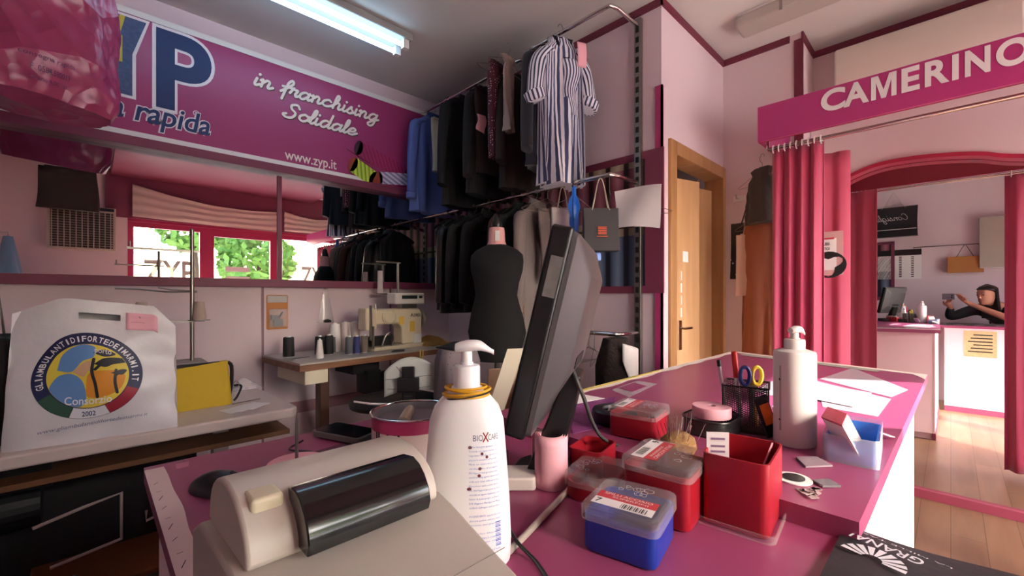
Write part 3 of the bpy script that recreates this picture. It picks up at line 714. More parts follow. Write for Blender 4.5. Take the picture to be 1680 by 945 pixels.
def hanger(pos, rz, label, kind='wire', group=None):
    t = thing('clothes_hanger', label, 'hanger', pos, rz, group)
    a, b = hanger_mesh(kind)
    a.build('hook', t); b.build('hanger_bar', t); return t
def body_rings(L, sw, hem, th, folds=5, amp=.012, ph=0, neck=.055, zt=-.075, n=56, waist=None, drape=.02):
    zs = [(zt, neck, .4), (zt-.015, neck+.03, .6), (zt-.05, sw*.62, .8), (zt-.085, sw*.93, .95), (zt-.12, sw, 1)]
    N = 16
    for i in range(1, N+1):
        f_ = i/N; w_ = sw + (hem - sw)*f_
        if waist: w_ -= waist*math.sin(PI*min(1, f_*1.6))
        zs.append((zt-.12 - (L-.12)*f_, w_, 1 + .25*f_))
    R = []
    for z, w_, t_ in zs:
        f_ = max(0, min(1, (zt - z)/L)); r = []
        for k in range(n):
            a = 2*PI*k/n; c, s_ = math.cos(a), math.sin(a)
            a2 = amp*f_*(math.sin(folds*a + ph + 2*f_) + .5*math.sin((folds*2+1)*a + 2*ph - 3*f_)) + .003*math.sin(13*a + 9*z*10)
            x = w_*abs(c)**.75*(1 if c > 0 else -1)*(1 + a2); y = (th*t_)*abs(s_)**.8*(1 if s_ > 0 else -1) + a2*(1.0 if abs(c) < .95 else .3)
            r.append(Vector((x, y, z)))
        R.append(r)
    return R
def sleeve(b, side, sw, th, L, r0=.062, r1=.045, out=.06, bend=.02, zt=-.075):
    P = smooth([(side*(sw-.05), 0, zt-.10), (side*(sw+.0), 0, zt-.16), (side*(sw+out*.6), -.01, zt-.12-L*.45), (side*(sw+out), -bend, zt-.12-L)], 6)
    P = [Vector(p) for p in P]; n = 20; rings = []
    for i, p in enumerate(P):
        f_ = i/(len(P)-1); r = r0 + (r1-r0)*f_
        rings.append([p + Vector((r*.85*math.cos(2*PI*k/n), r*.75*math.sin(2*PI*k/n)*(1+.12*math.sin(3*2*PI*k/n + 9*f_)), .012*math.cos(2*PI*k/n)*side)) for k in range(n)])
    b.loft(rings); return P[-1], r1
def garment(name, label, cat, m, pos, rz, L, sw=.21, hem=.23, th=.045, sleeves=.55, kind='black', folds=5, amp=.012, collar=None, lapel=False, buttons=None, tagp=None, hlabel=None, cuffs=None, group=None, waist=None, r0=.062, stand=False, sout=.05):
    hanger(pos, rz, hlabel or ('hanger carrying the ' + ' '.join(label.split()[:12])), kind) if not stand else None
    t = thing(name, label, cat, pos, rz, group)
    ph = random.uniform(0, 6)
    R = body_rings(L, sw, hem, th, folds, amp, ph, waist=waist)
    mb(m).loft(R).build('body', t)
    if sleeves:
        for s_ in (-1, 1):
            b = mb(m); pe, r1 = sleeve(b, s_, sw, th, sleeves, r0=r0, out=sout)
            o = b.build('sleeve', t)
            if cuffs:
                mb(cuffs).lathe([(r1*.95, -.05), (r1*1.12, -.045), (r1*1.15, 0), (r1*.9, .008)], 18, Matrix.Translation(pe) , .85, .8).build('cuff', t)
            if buttons:
                bb = mb(buttons)
                for i in range(3): bb.lathe([(0, 0), (.007, .001), (.007, .004), (0, .004)], 10, Matrix.Translation(pe + Vector((0, -r1*.75-.001, .03+.02*i))) @ Matrix.Rotation(PI/2, 4, 'X'))
                bb.build('cuff_buttons', t)
    if collar:
        n = 24; rr = []
        for z, k in ((-.115, 1.25), (-.085, 1.15), (-.06, 1.0), (-.058, .9), (-.09, .8)):
            rr.append([Vector((.068*k*math.cos(2*PI*i/n), .045*k*math.sin(2*PI*i/n) - .01, z + .02*math.sin(2*PI*i/n))) for i in range(n)])
        mb(collar).loft(rr, cap=False).build('collar', t)
    if lapel:
        b = mb(lapel)
        for s_ in (-1, 1):
            V = [(s_*.05, -th*.75, -.09), (s_*.115, -th*.95, -.22), (s_*.075, -th-.016, -.24), (s_*.095, -th-.014, -.28), (s_*.004, -th-.022, -.46), (s_*.02, -th-.016, -.30), (s_*.035, -th*.9, -.16)]
            V = [Vector(p) for p in V]; W = [p + Vector((0, .006, 0)) for p in V]; k = len(V)
            b.add(V + W, [tuple(range(k)), tuple(range(k, 2*k))[::-1]] + [(i, (i+1)%k, k+(i+1)%k, k+i) for i in range(k)])
        b.build('lapels', t, sm=False, bevel=.0015)
    return t
def trousers(label, m, pos, rz, L, w_=.13, th=.035, taper=.8, kind='wire', clamp=False, name='trousers', cat='trousers', hl=None):
    """trousers folded over a hanger bar: two layers of legs falling on both sides"""
    hanger(pos, rz, hl or ('hanger carrying the ' + ' '.join(label.split()[:12])), kind)
    t = thing(name, label, cat, pos, rz)
    n = 30; rings = []
    for i in range(18):
        f_ = i/17; z = -.16 - L*f_; k = 1 + (taper-1)*f_; r = []
        for j in range(n):
            a = 2*PI*j/n; c, s_ = math.cos(a), math.sin(a); q = .004*math.sin(4*a + 6*f_)
            thk = th*(.25 + .75*min(1, f_*5+.05))
            r.append(Vector((w_*k*abs(c)**.6*(1 if c > 0 else -1) + .02*f_*math.sin(3*f_), (thk+q)*abs(s_)**.7*(1 if s_ > 0 else -1)*(1 - .35*abs(math.cos(a))), z)))
        rings.append(r)
    mb(m).loft(rings).build('legs', t)
    mb(m).box(-w_*.8, w_*.8, -th*.5, th*.5, -.172, -.15).build('fold', t, bevel=.006)
    return t
NAVYW = mat('navy_wool', (24, 27, 36), .85, bump=.15, bscale=300, sheen=.2)
BLKW = mat('black_wool', (15, 14, 16), .88, bump=.15, bscale=300)
BRN = mat('dark_brown_wool', (44, 34, 30), .9, bump=.3, bscale=120, var=.15, vscale=20)
GREYW = mat('grey_wool', (122, 112, 108), .85, bump=.2, bscale=300, var=.06, vscale=90)
GREYT = mat('taupe_cotton', (128, 114, 110), .8, bump=.1, bscale=100)
BLUE = mat('blue_cotton', (86, 104, 168), .75, bump=.2, bscale=25, var=.05)
BLUED = mat('deep_blue_cotton', (34, 52, 100), .8)
BEIGE = mat('beige_cotton', (190, 182, 160), .8, bump=.15, bscale=30)
LEATH = mat('black_leather', (26, 24, 25), .38, bump=.5, bscale=28)
DKGRN = mat('dark_green_cloth', (30, 36, 34), .85, bump=.2, bscale=80)
RUST = mat('rust_brown_cloth', (70, 38, 30), .85, bump=.3, bscale=60, var=.2)
POLK = dots('burgundy_dotted_cloth', (78, 22, 40), (220, 190, 190), 62, .24)
STR = stripes('navy_white_stripes', (232, 232, 240), (70, 76, 112), 40, 0, .52)
STRS = stripes('navy_white_stripes_sleeve', (232, 232, 240), (58, 64, 96), 15, 0, .56)
def ry(px): return at_x(px, 200, XRAIL).y
ZU, ZU2 = zr1+.0, zr1-.035+.0
# upper rail, farther length
garment('shirt', 'blue long sleeved shirt at the far end of the upper rail beside the sign', 'shirt', BLUE, (XRAIL, ry(712), ZU2), .12, .86, sw=.21, hem=.25, folds=4, amp=.03, sleeves=.60, cuffs=BLUE, collar=BLUED, kind='clear')
trousers('cream trousers folded over a hanger in front of the blue shirt', BEIGE, (2.10, at_x(720, 200, 2.10).y, ZU2), .1, .44, .085, hl='hanger holding folded cream trousers')
garment('jacket', 'black jacket second from the mirror wall on the upper rail', 'jacket', BLKW, (XRAIL, ry(765), ZU2), .08, .88, sw=.215, hem=.24, lapel=BLKW, collar=BLKW, sleeves=.62)
garment('jacket', 'long black coat tucked behind the dark brown corduroy trousers', 'coat', BLKW, (XRAIL+.02, ry(800), ZU2), .1, .83, sw=.20, hem=.24, sleeves=.6)
trousers('dark brown corduroy trousers hanging between black jacket and dotted scarf', BRN, (XRAIL-.03, ry(808), ZU2+.02), .1, .62, .155, .05, .92)
t = tag(mb(PINKP).grid(lambda u, v: Vector((XRAIL-.20+.07*u + .01*math.sin(5*v), ry(798)-.13-.01*u, ZU2-.36-.11*v-.02*u*v)), 6, 8, (0, .002, 0)).build('paper_ticket'), 'pale pink paper ticket pinned on the dark brown corduroy trousers', 'ticket')
garment('skirt', 'narrow burgundy dotted dress hanging beside the beige blouse', 'dress', POLK, (XRAIL-.16, ry(842), ZU2+.03), .15, .66, sw=.085, hem=.055, th=.03, sleeves=0, folds=3, amp=.01, kind='clear')
garment('blouse', 'small beige blouse squeezed between dotted dress and navy jacket', 'blouse', mat('beige_silk', (176, 156, 148), .55, bump=.2, bscale=30), (XRAIL-.16, ry(862), ZU2+.02), .15, .50, sw=.055, hem=.04, th=.02, sleeves=0, r0=.03, folds=3, amp=.02, kind='clear')
garment('coat', 'dark brown long coat hanging low behind the dotted dress', 'coat', BRN, (XRAIL+.06, ry(845), ZU2), .1, .83, sw=.19, hem=.21, sleeves=.55)
# nearer length
garment('jacket', 'navy jacket hanging directly behind the striped dress', 'jacket', NAVYW, (XRAIL, ry(900), ZU), .12, .80, sw=.215, hem=.23, lapel=NAVYW, collar=BLKW, sleeves=.60, buttons=mat('dark_buttons', (60, 56, 54), .4))
t = garment('striped_dress', 'blue and white vertically striped dress on the upper rail nearest the door', 'dress', STR, (XRAIL-.05, ry(928), ZU), -.40, .92, sw=.145, hem=.15, th=.055, sleeves=0, folds=6, amp=.05, kind='wire', waist=.0)
for s_ in (-1, 1):
    b = mb(STRS); pe, r1 = sleeve(b, s_, .14, .05, .27, r0=.070, r1=.062, out=.045); b.build('sleeve', t)
    mb(STRS).lathe([(.058, -.04), (.076, -.036), (.078, .016), (.058, .024)], 22, Matrix.Translation(pe) @ Matrix.Rotation(.35*s_, 4, 'Y'), .9, .8).build('cuff', t)
mb(BLKW).add([(-.07, -.028, -.085), (.07, -.028, -.085), (.012, -.068, -.25), (-.002, -.066, -.25)], [(0,1,2,3)]).build('neckline', t, solid=.004, sm=False)
def tie(u, v): return Vector((-.03 + .13*u*(1-.55*v) + .03*v + .012*math.sin(8*v), -.068 - .02*math.sin(PI*u) - .01*v, -.24 - .34*v))
mb(stripes('tie_stripes', (232, 232, 240), (70, 76, 112), 6, 0, .52)).grid(tie, 10, 18).build('tie_panel', t, solid=.004)
mb(PINKP).grid(lambda u, v: Vector((.062+.062*u+.006*v, -.094-.006*math.sin(4*v), -.13-.15*v)), 4, 8).build('paper_ticket', t, solid=.001, label='pink paper ticket pinned at the neck')

# lower rail
ZL_ = zr2
GR = [('jacket', 'dark green jacket behind the grey suit jacket, its back seen in the long mirror', 'jacket', DKGRN, 858, .66, .20, .23, .55),
      ('jacket', 'rust brown jacket behind the mannequin, its back seen in the long mirror', 'jacket', RUST, 842, .64, .20, .22, .5),
      ('trousers', 'charcoal trousers hanging long on the lower rail by the leather jacket', 'trousers', mat('charcoal_cloth', (38, 36, 38), .85, bump=.2, bscale=90), 744, .74, .17, .15, 0),
      ('leather_jacket', 'black leather jacket with creased sleeves on the lower rail', 'jacket', LEATH, 757, .76, .20, .22, .56),
      ('hoodie', 'charcoal jacket with a raised collar left of the mannequin', 'jacket', mat('charcoal_fleece', (34, 31, 33), .95, bump=.3, bscale=150), 779, .72, .21, .22, .56),
      ('jacket', 'plain black jacket just behind the mannequin on the lower rail', 'jacket', BLKW, 803, .74, .20, .22, .56)]
for nm, lb, ct, m, px, L, sw, hem, sl in GR:
    garment(nm, lb, ct, m, (XRAIL, at_x(px, 350, XRAIL).y, ZL_), random.uniform(-.05, .15), L, sw=sw, hem=hem, sleeves=sl, collar=m if sl else None, lapel=m if nm == 'jacket' else False)
garment('grey_jacket', 'light grey suit jacket with three cuff buttons right of the mannequin', 'jacket', GREYW, (XRAIL, at_x(880, 350, XRAIL).y, ZL_), .25, .90, sw=.215, hem=.24, sleeves=.64, lapel=GREYW, collar=GREYW, buttons=mat('brown_buttons', (150, 104, 70), .4))
trousers('taupe trousers folded on a wire hanger right of the grey jacket', GREYT, (XRAIL-.08, at_x(912, 350, XRAIL).y, ZL_), -.2, .44, .075, .03, .7, hl='wire hanger holding the taupe trousers')
# mannequin
mp = at_x(815, 600, 1.80)
t = thing('dress_form', 'tailor dress form wearing a plain black sleeveless dress', 'mannequin', (1.80, mp.y, 0), YAW-PI/2-.25)
SK = mat('rose_form_fabric', (214, 160, 158), .8)
zn = at_x(818, 362, 1.80).z
P = [(.0,.98,0),(.155,.98,.115),(.175,1.05,.125),(.185,1.10,.125),(.165,1.22,.11),(.135,1.34,.095),(.145,1.42,.10),(.165,1.50,.115),(.17,1.56,.105),(.165,1.60,.085),(.135,1.63,.07),(.085,1.655,.06),(.06,1.665,.055)]
k = (zn-.02)/1.80
def rr(P, n=36, dz=0): return [[Vector((r*math.cos(2*PI*i/n), d*math.sin(2*PI*i/n), z*k+dz)) for i in range(n)] for r, z, d in P]
mb(mat('black_dress_cloth', (13, 12, 14), .85, bump=.15, bscale=60)).loft(rr([(.01,.92,.01),(.15,.92,.12)]+P[1:])).build('black_dress', t)
mb(SK).loft(rr([(.062,1.66,.057),(.052,1.69,.05),(.05,1.75,.048),(.046,1.775,.045),(.01,1.78,.01)])).build('neck', t)
mb(BLACKP).lathe([(0,1.775*k),(.03,1.776*k),(.034,1.80*k),(.024,1.83*k),(.018,1.86*k),(0,1.865*k)], 20).build('neck_cap', t)
mb(PAPER).box(.005, .035, -.0535, -.0525, 1.685*k, 1.75*k).build('size_ticket', t, sm=False)
mb(STEEL).tube([(0,0,.25),(0,0,.93*k)], .016, 12).build('pole', t)
b = mb(BLACKP)
for i in range(4):
    a = PI/4 + i*PI/2; b.tube(smooth([(0,0,.27),(.12*math.cos(a),.12*math.sin(a),.16),(.24*math.cos(a),.24*math.sin(a),.02)], 4), .014, 8)
b.build('base', t)
# small things hung on the near part of the lower rail
def carrier(name, label, cat, pos, rz, w_, h_, d_, m, hlen, hm, logo=None, cord=True):
    t = thing(name, label, cat, pos, rz)
    zt = -hlen
    b = mb(m); R = []
    for i in range(9):
        f_ = i/8; z = zt - h_*f_; dd = d_*(.25 + .75*f_)
        R.append([Vector((x, y, z)) for x, y in rrect(w_*(1-.02*math.sin(3*f_)), dd, min(.006, dd*.3), 3)])
    b.loft(R).build('bag_body', t, sm=False)
    b = mb(hm)
    for s_ in (-1, 1): b.tube(smooth([(-w_*.28, s_*d_*.12, zt-.03), (-w_*.2, s_*d_*.1, zt+.02), (-.012, 0, zt+hlen*.9), (.012, 0, zt+hlen*.9), (w_*.2, s_*d_*.1, zt+.02), (w_*.28, s_*d_*.12, zt-.03)], 4), .003, 6)
    b.build('handles', t)
    if logo: logo(t, zt)
    return t
zb = ZL_-.02
carrier('paper_bag', 'small white paper bag hanging left of the blue plastic bag', 'bag', (XRAIL-.03, at_x(928, 330, XRAIL).y, zb), -.5, .15, .18, .05, mat('white_kraft', (214, 206, 204), .7), .13, BEIGE)
b = mb(mat('blue_plastic_film', (30, 110, 220), .35, bump=.5, bscale=25))
R = []
for z, r_ in ((-.02,.012),(-.07,.014),(-.10,.03),(-.14,.04),(-.19,.028),(-.24,.03),(-.30,.022),(-.36,.006)):
    R.append([Vector((r_*1.1*math.cos(2*PI*i/20)*(1+.2*math.sin(5*2*PI*i/20)), r_*.8*math.sin(2*PI*i/20), z)) for i in range(20)])
o = b.loft(R).build('plastic_bag', origin=(0,0,0)); o.location = (XRAIL-.05, at_x(950, 330, XRAIL).y, ZL_-.02)
tag(o, 'bright blue crumpled plastic bag tied to the lower rail', 'bag')
def olog(t, zt):
    b = mb(mat('orange_print', (214, 92, 50), .6)); 
    for j in range(5): b.box(-.024, .024, -.048, -.0455, zt-.115-.009*j, zt-.110-.009*j)
    b.box(-.03, .03, -.048, -.0455, zt-.165, zt-.161); b.build('logo', t, sm=False)
carrier('gift_bag', 'dark grey square paper bag with a small orange logo', 'bag', (XRAIL-.1, at_x(985, 340, XRAIL-.1).y, zb-.02), -.75, .20, .24, .09, mat('charcoal_paper', (58, 56, 58), .7), .17, BEIGE, olog)
b = mb(mat('pale_blue_light_plastic', (120, 160, 235), .3)).lathe([(0,-.03),(.02,-.02),(.022,0),(.018,.02),(0,.028)], 16)
o = b.build('blue_tag', origin=(0,0,0)); o.location = (XRAIL-.10, at_x(985,340,XRAIL-.1).y+.02, zb-.02-.17-.24-.03); tag(o, 'small blue plastic blob showing behind the monitor top under the grey bag', 'plastic piece')
# white sheet on a wire hanger over the upright
yq = at_x(1045, 330, 2.2).y
hanger((2.24, yq+.02, at_x(1045, 300, 2.24).z-.02), PI/2+.1, 'empty wire hanger carrying the blank white sheet at the post')
def sheet(u, v): return Vector((2.2 + .05*(u-.5) + .012*math.sin(5*u+3*v), yq + .13 - .27*u + .03*v*(u-.3), at_x(1045, 309, 2.2).z - .215*v - .02*u*(v) + .01*math.sin(3*u)))
o = mb(mat('white_sheet_paper', (214, 208, 208), .8, bump=.1, bscale=20)).grid(sheet, 12, 10, (.001, .001, 0)).build('paper_sheet'); tag(o, 'creased white paper sheet hanging in front of the slotted upright', 'paper')
for i, (px, rz) in enumerate(((905, .3), (945, -.1), (1000, .6))):
    hanger((XRAIL, at_x(px, 330, XRAIL).y, ZL_), rz, ['empty wire hanger beside the taupe trousers', 'empty wire hanger beside the blue plastic bag', 'empty wire hanger near the bend of the lower rail'][i])
for i, px in enumerate((958, 966, 975)):
    hanger((2.2, at_x(px, 545, 2.2).y, at_x(985, 547, 2.2).z), -.3+.4*i, ['leftmost wire hanger on the short low rail', 'middle wire hanger on the short low rail', 'rightmost wire hanger on the short low rail'][i])
# dark garment in a bag under the low rail
zlow = at_x(985, 547, 2.2).z
y0 = at_x(1010, 600, 2.2).y
R = []
for i in range(12):
    f_ = i/11; z = -.02 - .62*f_; w_ = .06 + .06*min(1, f_*4)
    R.append([Vector((.09*math.cos(a)*(1+.1*math.sin(4*a+7*f_)), w_*math.sin(a)*(1+.1*math.sin(3*a+5*f_)), z)) for a in [2*PI*k/28 for k in range(28)]])
t = thing('wrapped_garment', 'dark brown fur garment bundled under white plastic on the low rail', 'garment', (2.2, y0, zlow))
mb(mat('dark_fur', (40, 28, 26), .95, bump=.8, bscale=40)).loft(R).build('fur', t)
def wrap(u, v): 
    a = -2.4 + 1.6*u; return Vector((.1*math.cos(a)*1.02, .135*math.sin(a), -.04 - .25*v*(.4+.6*math.sin(PI*u)) - .05*u))
mb(mat('white_film', (214, 208, 204), .4, bump=.4, bscale=30)).grid(wrap, 14, 8).build('plastic_wrap', t, solid=.002)
# papers and navy boxes on the floor shelf behind the counter, below
o = mb(mat('navy_card', (26, 30, 52), .7)).prism([(0,0),(.36,.02),(.16,.20)], 0, .34, Matrix.Translation((0,0,0)) @ Matrix.Rotation(PI/2, 4, 'X')).build('folder', origin=(0,0,0), sm=False)
M0 = at_d(945, 660, 1.65); o.location = (1.62, 1.62, .76); o.rotation_euler = (0, 0, -.9); o.hide_render = False
tag(o, 'dark navy folded board standing behind the counter edge by the monitor', 'folder')
t2 = thing('side_cupboard', 'low brown cupboard behind the counter carrying folders and bags', 'cupboard', (1.62, 1.62, 0), 0)
mb(mat('brown_laminate', (120, 84, 62), .6)).box(-.42, .38, -.28, .2, .0, .70).build('carcass', t2, sm=False, bevel=.004)
mb(OAK).box(-.43, .39, -.29, .21, .70, .73).build('cupboard_top', t2, sm=False, bevel=.003)
o = mb(mat('tan_card', (190, 156, 128), .8)).box(-.11, .11, -.006, .006, 0, .20).build('board_card', sm=False); o.location = (1.45, 1.50, .735); o.rotation_euler = (.15, 0, -.5)
tag(o, 'tan cardboard sheet leaning beside the navy board', 'card')

# ------------------------------------------------------------------ hanging things by the door, behind the curtain
WXX = XC - .06
def yx(px): return at_x(px, 400, WXX).y
t = thing('wall_hook_rail', 'short white rack of hooks on the wall right of the wooden door', 'hook rail', (XC, .98, 2.0))
mb(WHITE).box(-.02, -.002, -.16, .16, -.02, .02).build('board', t, sm=False, bevel=.003)
b = mb(CHROME)
for y in (-.12, -.04, .04, .12): b.tube([(-.02, y, 0), (-.07, y, -.01), (-.085, y, .02)], .004, 8)
b.build('hooks', t)
zq = lambda py: at_x(1215, py, WXX-.08).z
PRN = dots('black_white_printed_bag', (34, 30, 32), (190, 184, 182), 22, .20, .5, 1)
carrier('tote_bag', 'black carrier bag with white printed pattern hanging by the door frame', 'bag', (WXX-.06, .99, 1.98), PI/2, .26, .40, .06, PRN, .18, BLACKM)
carrier('shoulder_bag', 'cream cloth bag hanging in front of the printed black bag', 'bag', (WXX-.16, .97, 1.90), PI/2+.1, .16, .42, .06, mat('cream_canvas', (214, 184, 164), .85), .20, mat('beige_strap', (200, 176, 160), .8))
carrier('paper_bag', 'white paper bag with small black figures low by the door frame', 'bag', (WXX-.10, .90, 1.75), PI/2, .14, .34, .05, dots('figure_print', (220, 200, 190), (40, 36, 38), 12, .22, .7, 1), .20, BEIGE)
garment('skirt', 'grey green skirt on a wire hanger beside the crimson curtain', 'skirt', mat('grey_green_wool', (70, 66, 62), .85, bump=.2, bscale=80), (3.12, .86, at_x(1255, 255, 3.12).z), PI/2-.5, .36, sw=.10, hem=.13, th=.04, sleeves=0, folds=3, amp=.02, kind='wire')
garment('long_coat', 'long brown coat hanging behind the crimson curtain', 'coat', mat('tan_brown_wool', (160, 98, 70), .85, bump=.1, bscale=80), (3.22, .90, at_x(1255, 330, 3.22).z), PI/2-.4, 1.0, sw=.11, hem=.13, th=.05, sleeves=0, folds=4, amp=.02, kind='wire')
t = thing('wooden_chair', 'pale wooden chair with rounded back standing by the door wall', 'chair', (3.12, .92, 0), .4)
CW = mat('pale_pink_wood', (206, 152, 118), .5)
mb(CW).box(-.19, .19, -.19, .19, .44, .46).build('seat', t, sm=False, bevel=.01)
mb(CW).grid(lambda u, v: Vector((.19+.03*v - .04*math.sin(PI*u), -.19+.38*u, .62+.2*v*(1-.25*(2*u-1)**4))), 12, 5).build('backrest', t, solid=.014)
for x in (-.17, .17):
    for y in (-.17, .17): mb(STEEL).tube([(x, y, 0), (x*.95, y*.95, .44 if x < 0 else .66)], .011, 8).build('leg', t)

# ------------------------------------------------------------------ pink bag hung at top left
t = thing('plastic_garment_bag', 'big crumpled magenta plastic bag with faint printing hanging before the sign', 'bag', (-.16, 2.77, 2.98))
PB = mat('magenta_film', (166, 62, 106), .3, bump=.9, bscale=7, spec=.6, var=.12, vscale=9)
rn = random.Random(5)
ph = [rn.uniform(0, 6) for _ in range(8)]
R = []; n = 96
for i in range(60):
    f_ = i/59; z = -.02 - .86*f_
    prof = (.05 + .19*min(1, f_*3.2)**.8)*(1 if f_ < .92 else 1-.12*(f_-.92)/.08)
    r = []
    for j in range(n):
        a = 2*PI*j/n; c, s_ = math.cos(a), math.sin(a)
        q = .05*math.sin(3*a+ph[0]+4*f_) + .045*math.sin(5*a+ph[1]-7*f_) + .03*abs(math.sin(7*a+ph[2]+9*f_)) + .025*abs(math.sin(11*a+ph[3]-14*f_+2*math.sin(5*f_))) + .03*math.sin(16*f_+3*a)
        r.append(Vector((prof*c*(1+q), prof*.5*s_*(1+q), z - .03*math.sin(a+.6)*f_)))
    R.append(r)
n_, b_ = nodes_of(PB); tc_ = n_.nodes.new('ShaderNodeTexCoord'); bump_ = None
for scl, st in ((5, .9), (13, .5)):
    vo = n_.nodes.new('ShaderNodeTexVoronoi'); vo.feature = 'DISTANCE_TO_EDGE' if False else 'F1'; vo.inputs['Scale'].default_value = scl
    n_.links.new(tc_.outputs['Object'], vo.inputs['Vector']); bp_ = n_.nodes.new('ShaderNodeBump'); bp_.inputs['Strength'].default_value = st; bp_.inputs['Distance'].default_value = .06 if scl == 5 else .02
    n_.links.new(vo.outputs['Distance'], bp_.inputs['Height'])
    if bump_: n_.links.new(bump_.outputs[0], bp_.inputs['Normal'])
    bump_ = bp_
n_.links.new(bump_.outputs[0], b_.inputs['Normal'])
mb(PB).loft(R).build('film', t)
b = mb(mat('faint_print', (96, 34, 90), .5))
def pbf(x, z):
    # front face of the bag, towards the counter
    a = math.atan2(-1, x*3.2); f_ = min(.98, max(0, (-.02 - z)/.88)); c, s_ = math.cos(a), math.sin(a)
    prof = .05 + .19*min(1, f_*3.2)**.8
    q = .05*math.sin(3*a+ph[0]+4*f_) + .045*math.sin(5*a+ph[1]-7*f_) + .03*abs(math.sin(7*a+ph[2]+9*f_)) + .025*abs(math.sin(11*a+ph[3]-14*f_+2*math.sin(5*f_))) + .03*math.sin(16*f_+3*a)
    return Vector((prof*c*(1+q)*1.01, prof*.5*s_*(1+q)*1.015, z - .03*math.sin(a+.6)*f_))
b.text('consegna rapida', -.06, .16, -.74, -.715, pbf); b.text('F. 0584.580019', -.02, .14, -.79, -.765, pbf); b.text('orario 9.00 - 19', -.02, .13, -.83, -.812, pbf)
b.build('printing', t, sm=False)
mb(CHROME).tube([(0,0,-.06),(0,0,.0),(.02,0,.03),(0,0,.088)], .003, 8).build('hook', t)
# ------------------------------------------------------------------ left sewing table and what stands on it
ZT = .78
t = thing('sewing_table', 'white topped sewing table on the left under the mirror', 'table', (0, 2.05, 0))
TW = mat('white_laminate', (206, 192, 184), .35, var=.03)
x1 = .668
mb(TW).prism([(XB+.03, 0), (x1-.03, -.0), (x1, .03), (x1-.02, .60), (x1-.06, .65), (XB+.03, .65)], ZT-.045, ZT).build('table_top', t, sm=False, bevel=.008, seg=3)
LEG = mat('grey_enamel', (176, 166, 160), .5)
for x in (-.55, .42):
    mb(LEG).box(x-.03, x+.03, .26, .32, .05, ZT-.046).build('leg', t, sm=False, bevel=.004)
    mb(LEG).box(x-.03, x+.03, .05, .60, 0, .05).build('foot', t, sm=False, bevel=.006)
mb(LEG).box(-.52, .39, .27, .31, .14, .22).build('crossbar', t, sm=False, bevel=.003)
mb(mat('brown_board', (112, 74, 44), .6)).box(-.3, .66, .10, .34, ZT-.14, ZT-.12).build('drawer_shelf', t, sm=False)
mb(mat('motor_black', (16, 16, 18), .5)).lathe([(0,-.12),(.08,-.12),(.085,0),(.08,.12),(0,.12)], 24, Matrix.Translation((-.25, .30, .52)) @ Matrix.Rotation(PI/2, 4, 'Y')).box(-.42, -.1, .2, .42, .60, ZT-.05).build('motor', t, sm=False)
b = mb(LEG).tube([(-.14,.1,.50),(-.02,.1,.53),(.08,.1,.55),(.08,.1,.38),(-.1,.1,.35)], .006, 6); b.tube([(.15,.1,.46),(.15,.1,.42),(.26,.1,.45)], .005, 6); b.build('treadle_rod', t)
mb(mat('foot_pedal', (120, 78, 44), .6)).box(-.16, .22, .04, .36, .24, .26).build('pedal_board', t, sm=False, bevel=.004)
# carton of cloth under the table
tag(mb(mat('dark_box', (34, 30, 32), .8, bump=.5, bscale=20)).box(-.45, .36, 2.50, 2.68, .06, .56).build('storage_box', sm=False, bevel=.02), 'dark box of cloth standing under the left sewing table', 'box')
# perforated grey cabinet bottom left
t = thing('perforated_stand', 'pale metal machine stand with punched holes at the bottom left', 'stand', (-.16, 1.45, 0), 0)
PM = mat('pale_metal', (176, 166, 160), .45)
p_ = at_z(52, 800, .5); 
t.location = (-.02, 1.42, 0)
mb(PM).box(-.5, 0, -.5, .0, .05, .62).build('housing', t, sm=False, bevel=.006)
mb(mat('dark_glass_top', (40, 36, 40), .15)).box(-.5, -.004, -.5, -.004, .62, .635).build('stand_top', t, sm=False)
b = mb(BLACKM)
for y, z, r in ((-.12, .48, .03), (-.12, .36, .012), (-.2, .30, .012), (-.12, .25, .018), (-.22, .42, .02)):
    b.lathe([(0,0),(r,0),(r,.001),(0,.001)], 16, Matrix.Translation((0, y, z)) @ Matrix.Rotation(PI/2, 4, 'Y'))
    b.lathe([(0,0),(r,0),(r,.001),(0,.001)], 16, Matrix.Translation((y-.02, .001, z)) @ Matrix.Rotation(-PI/2, 4, 'X'))
b.build('holes', t)
# ---- white carrier bag with emblem
BL, BR = Vector((-.205, 2.115, ZT)), Vector((.236, 2.072, ZT))
u_ = (BR-BL); BW = u_.length; u_.normalize(); n_ = Vector((u_.y, -u_.x, 0))          # n_ faces the camera
Hb = .50
def bag_off(s_, q):                       # bulge and creases of the front sheet, s_ 0..1 across, q 0..1 up
    return .045*math.sin(PI*min(1,max(0,s_)))**.7*math.sin(PI*(.12+.75*q)) + .006*math.sin(9*s_+5*q)+ .005*math.sin(17*q-6*s_) + .012*(1-q)*math.sin(6*s_)*.4 + .02*max(0, .2-q)*math.sin(20*s_)
def bag_pt(s_, q, off=0):
    lx = -.02*(1-q)*0 + .04*q*(1-s_); 
    top = Hb*(.98 - .12*max(0, s_-.35)**1.0 - .14*max(0,(s_-.86))/.14*1 - .10*max(0, .28-s_)/.28)
    p = BL + u_*(s_*BW + lx*.5*(1-2*s_)) + Vector((0, 0, top*q)) + n_*(bag_off(s_, q) + off) - n_*.0 + Vector((0, .05*q, 0))
    return p
t = thing('carrier_bag', 'white carrier bag with round coloured emblem standing on the left sewing table', 'bag', ((BL.x+BR.x)/2, BL.y+.07, ZT))
OG = Vector(t.location)
BAGM = mat('white_bag_plastic', (216, 214, 216), .35, bump=.7, bscale=7)
def fb(u, v): return bag_pt(u, v) - OG
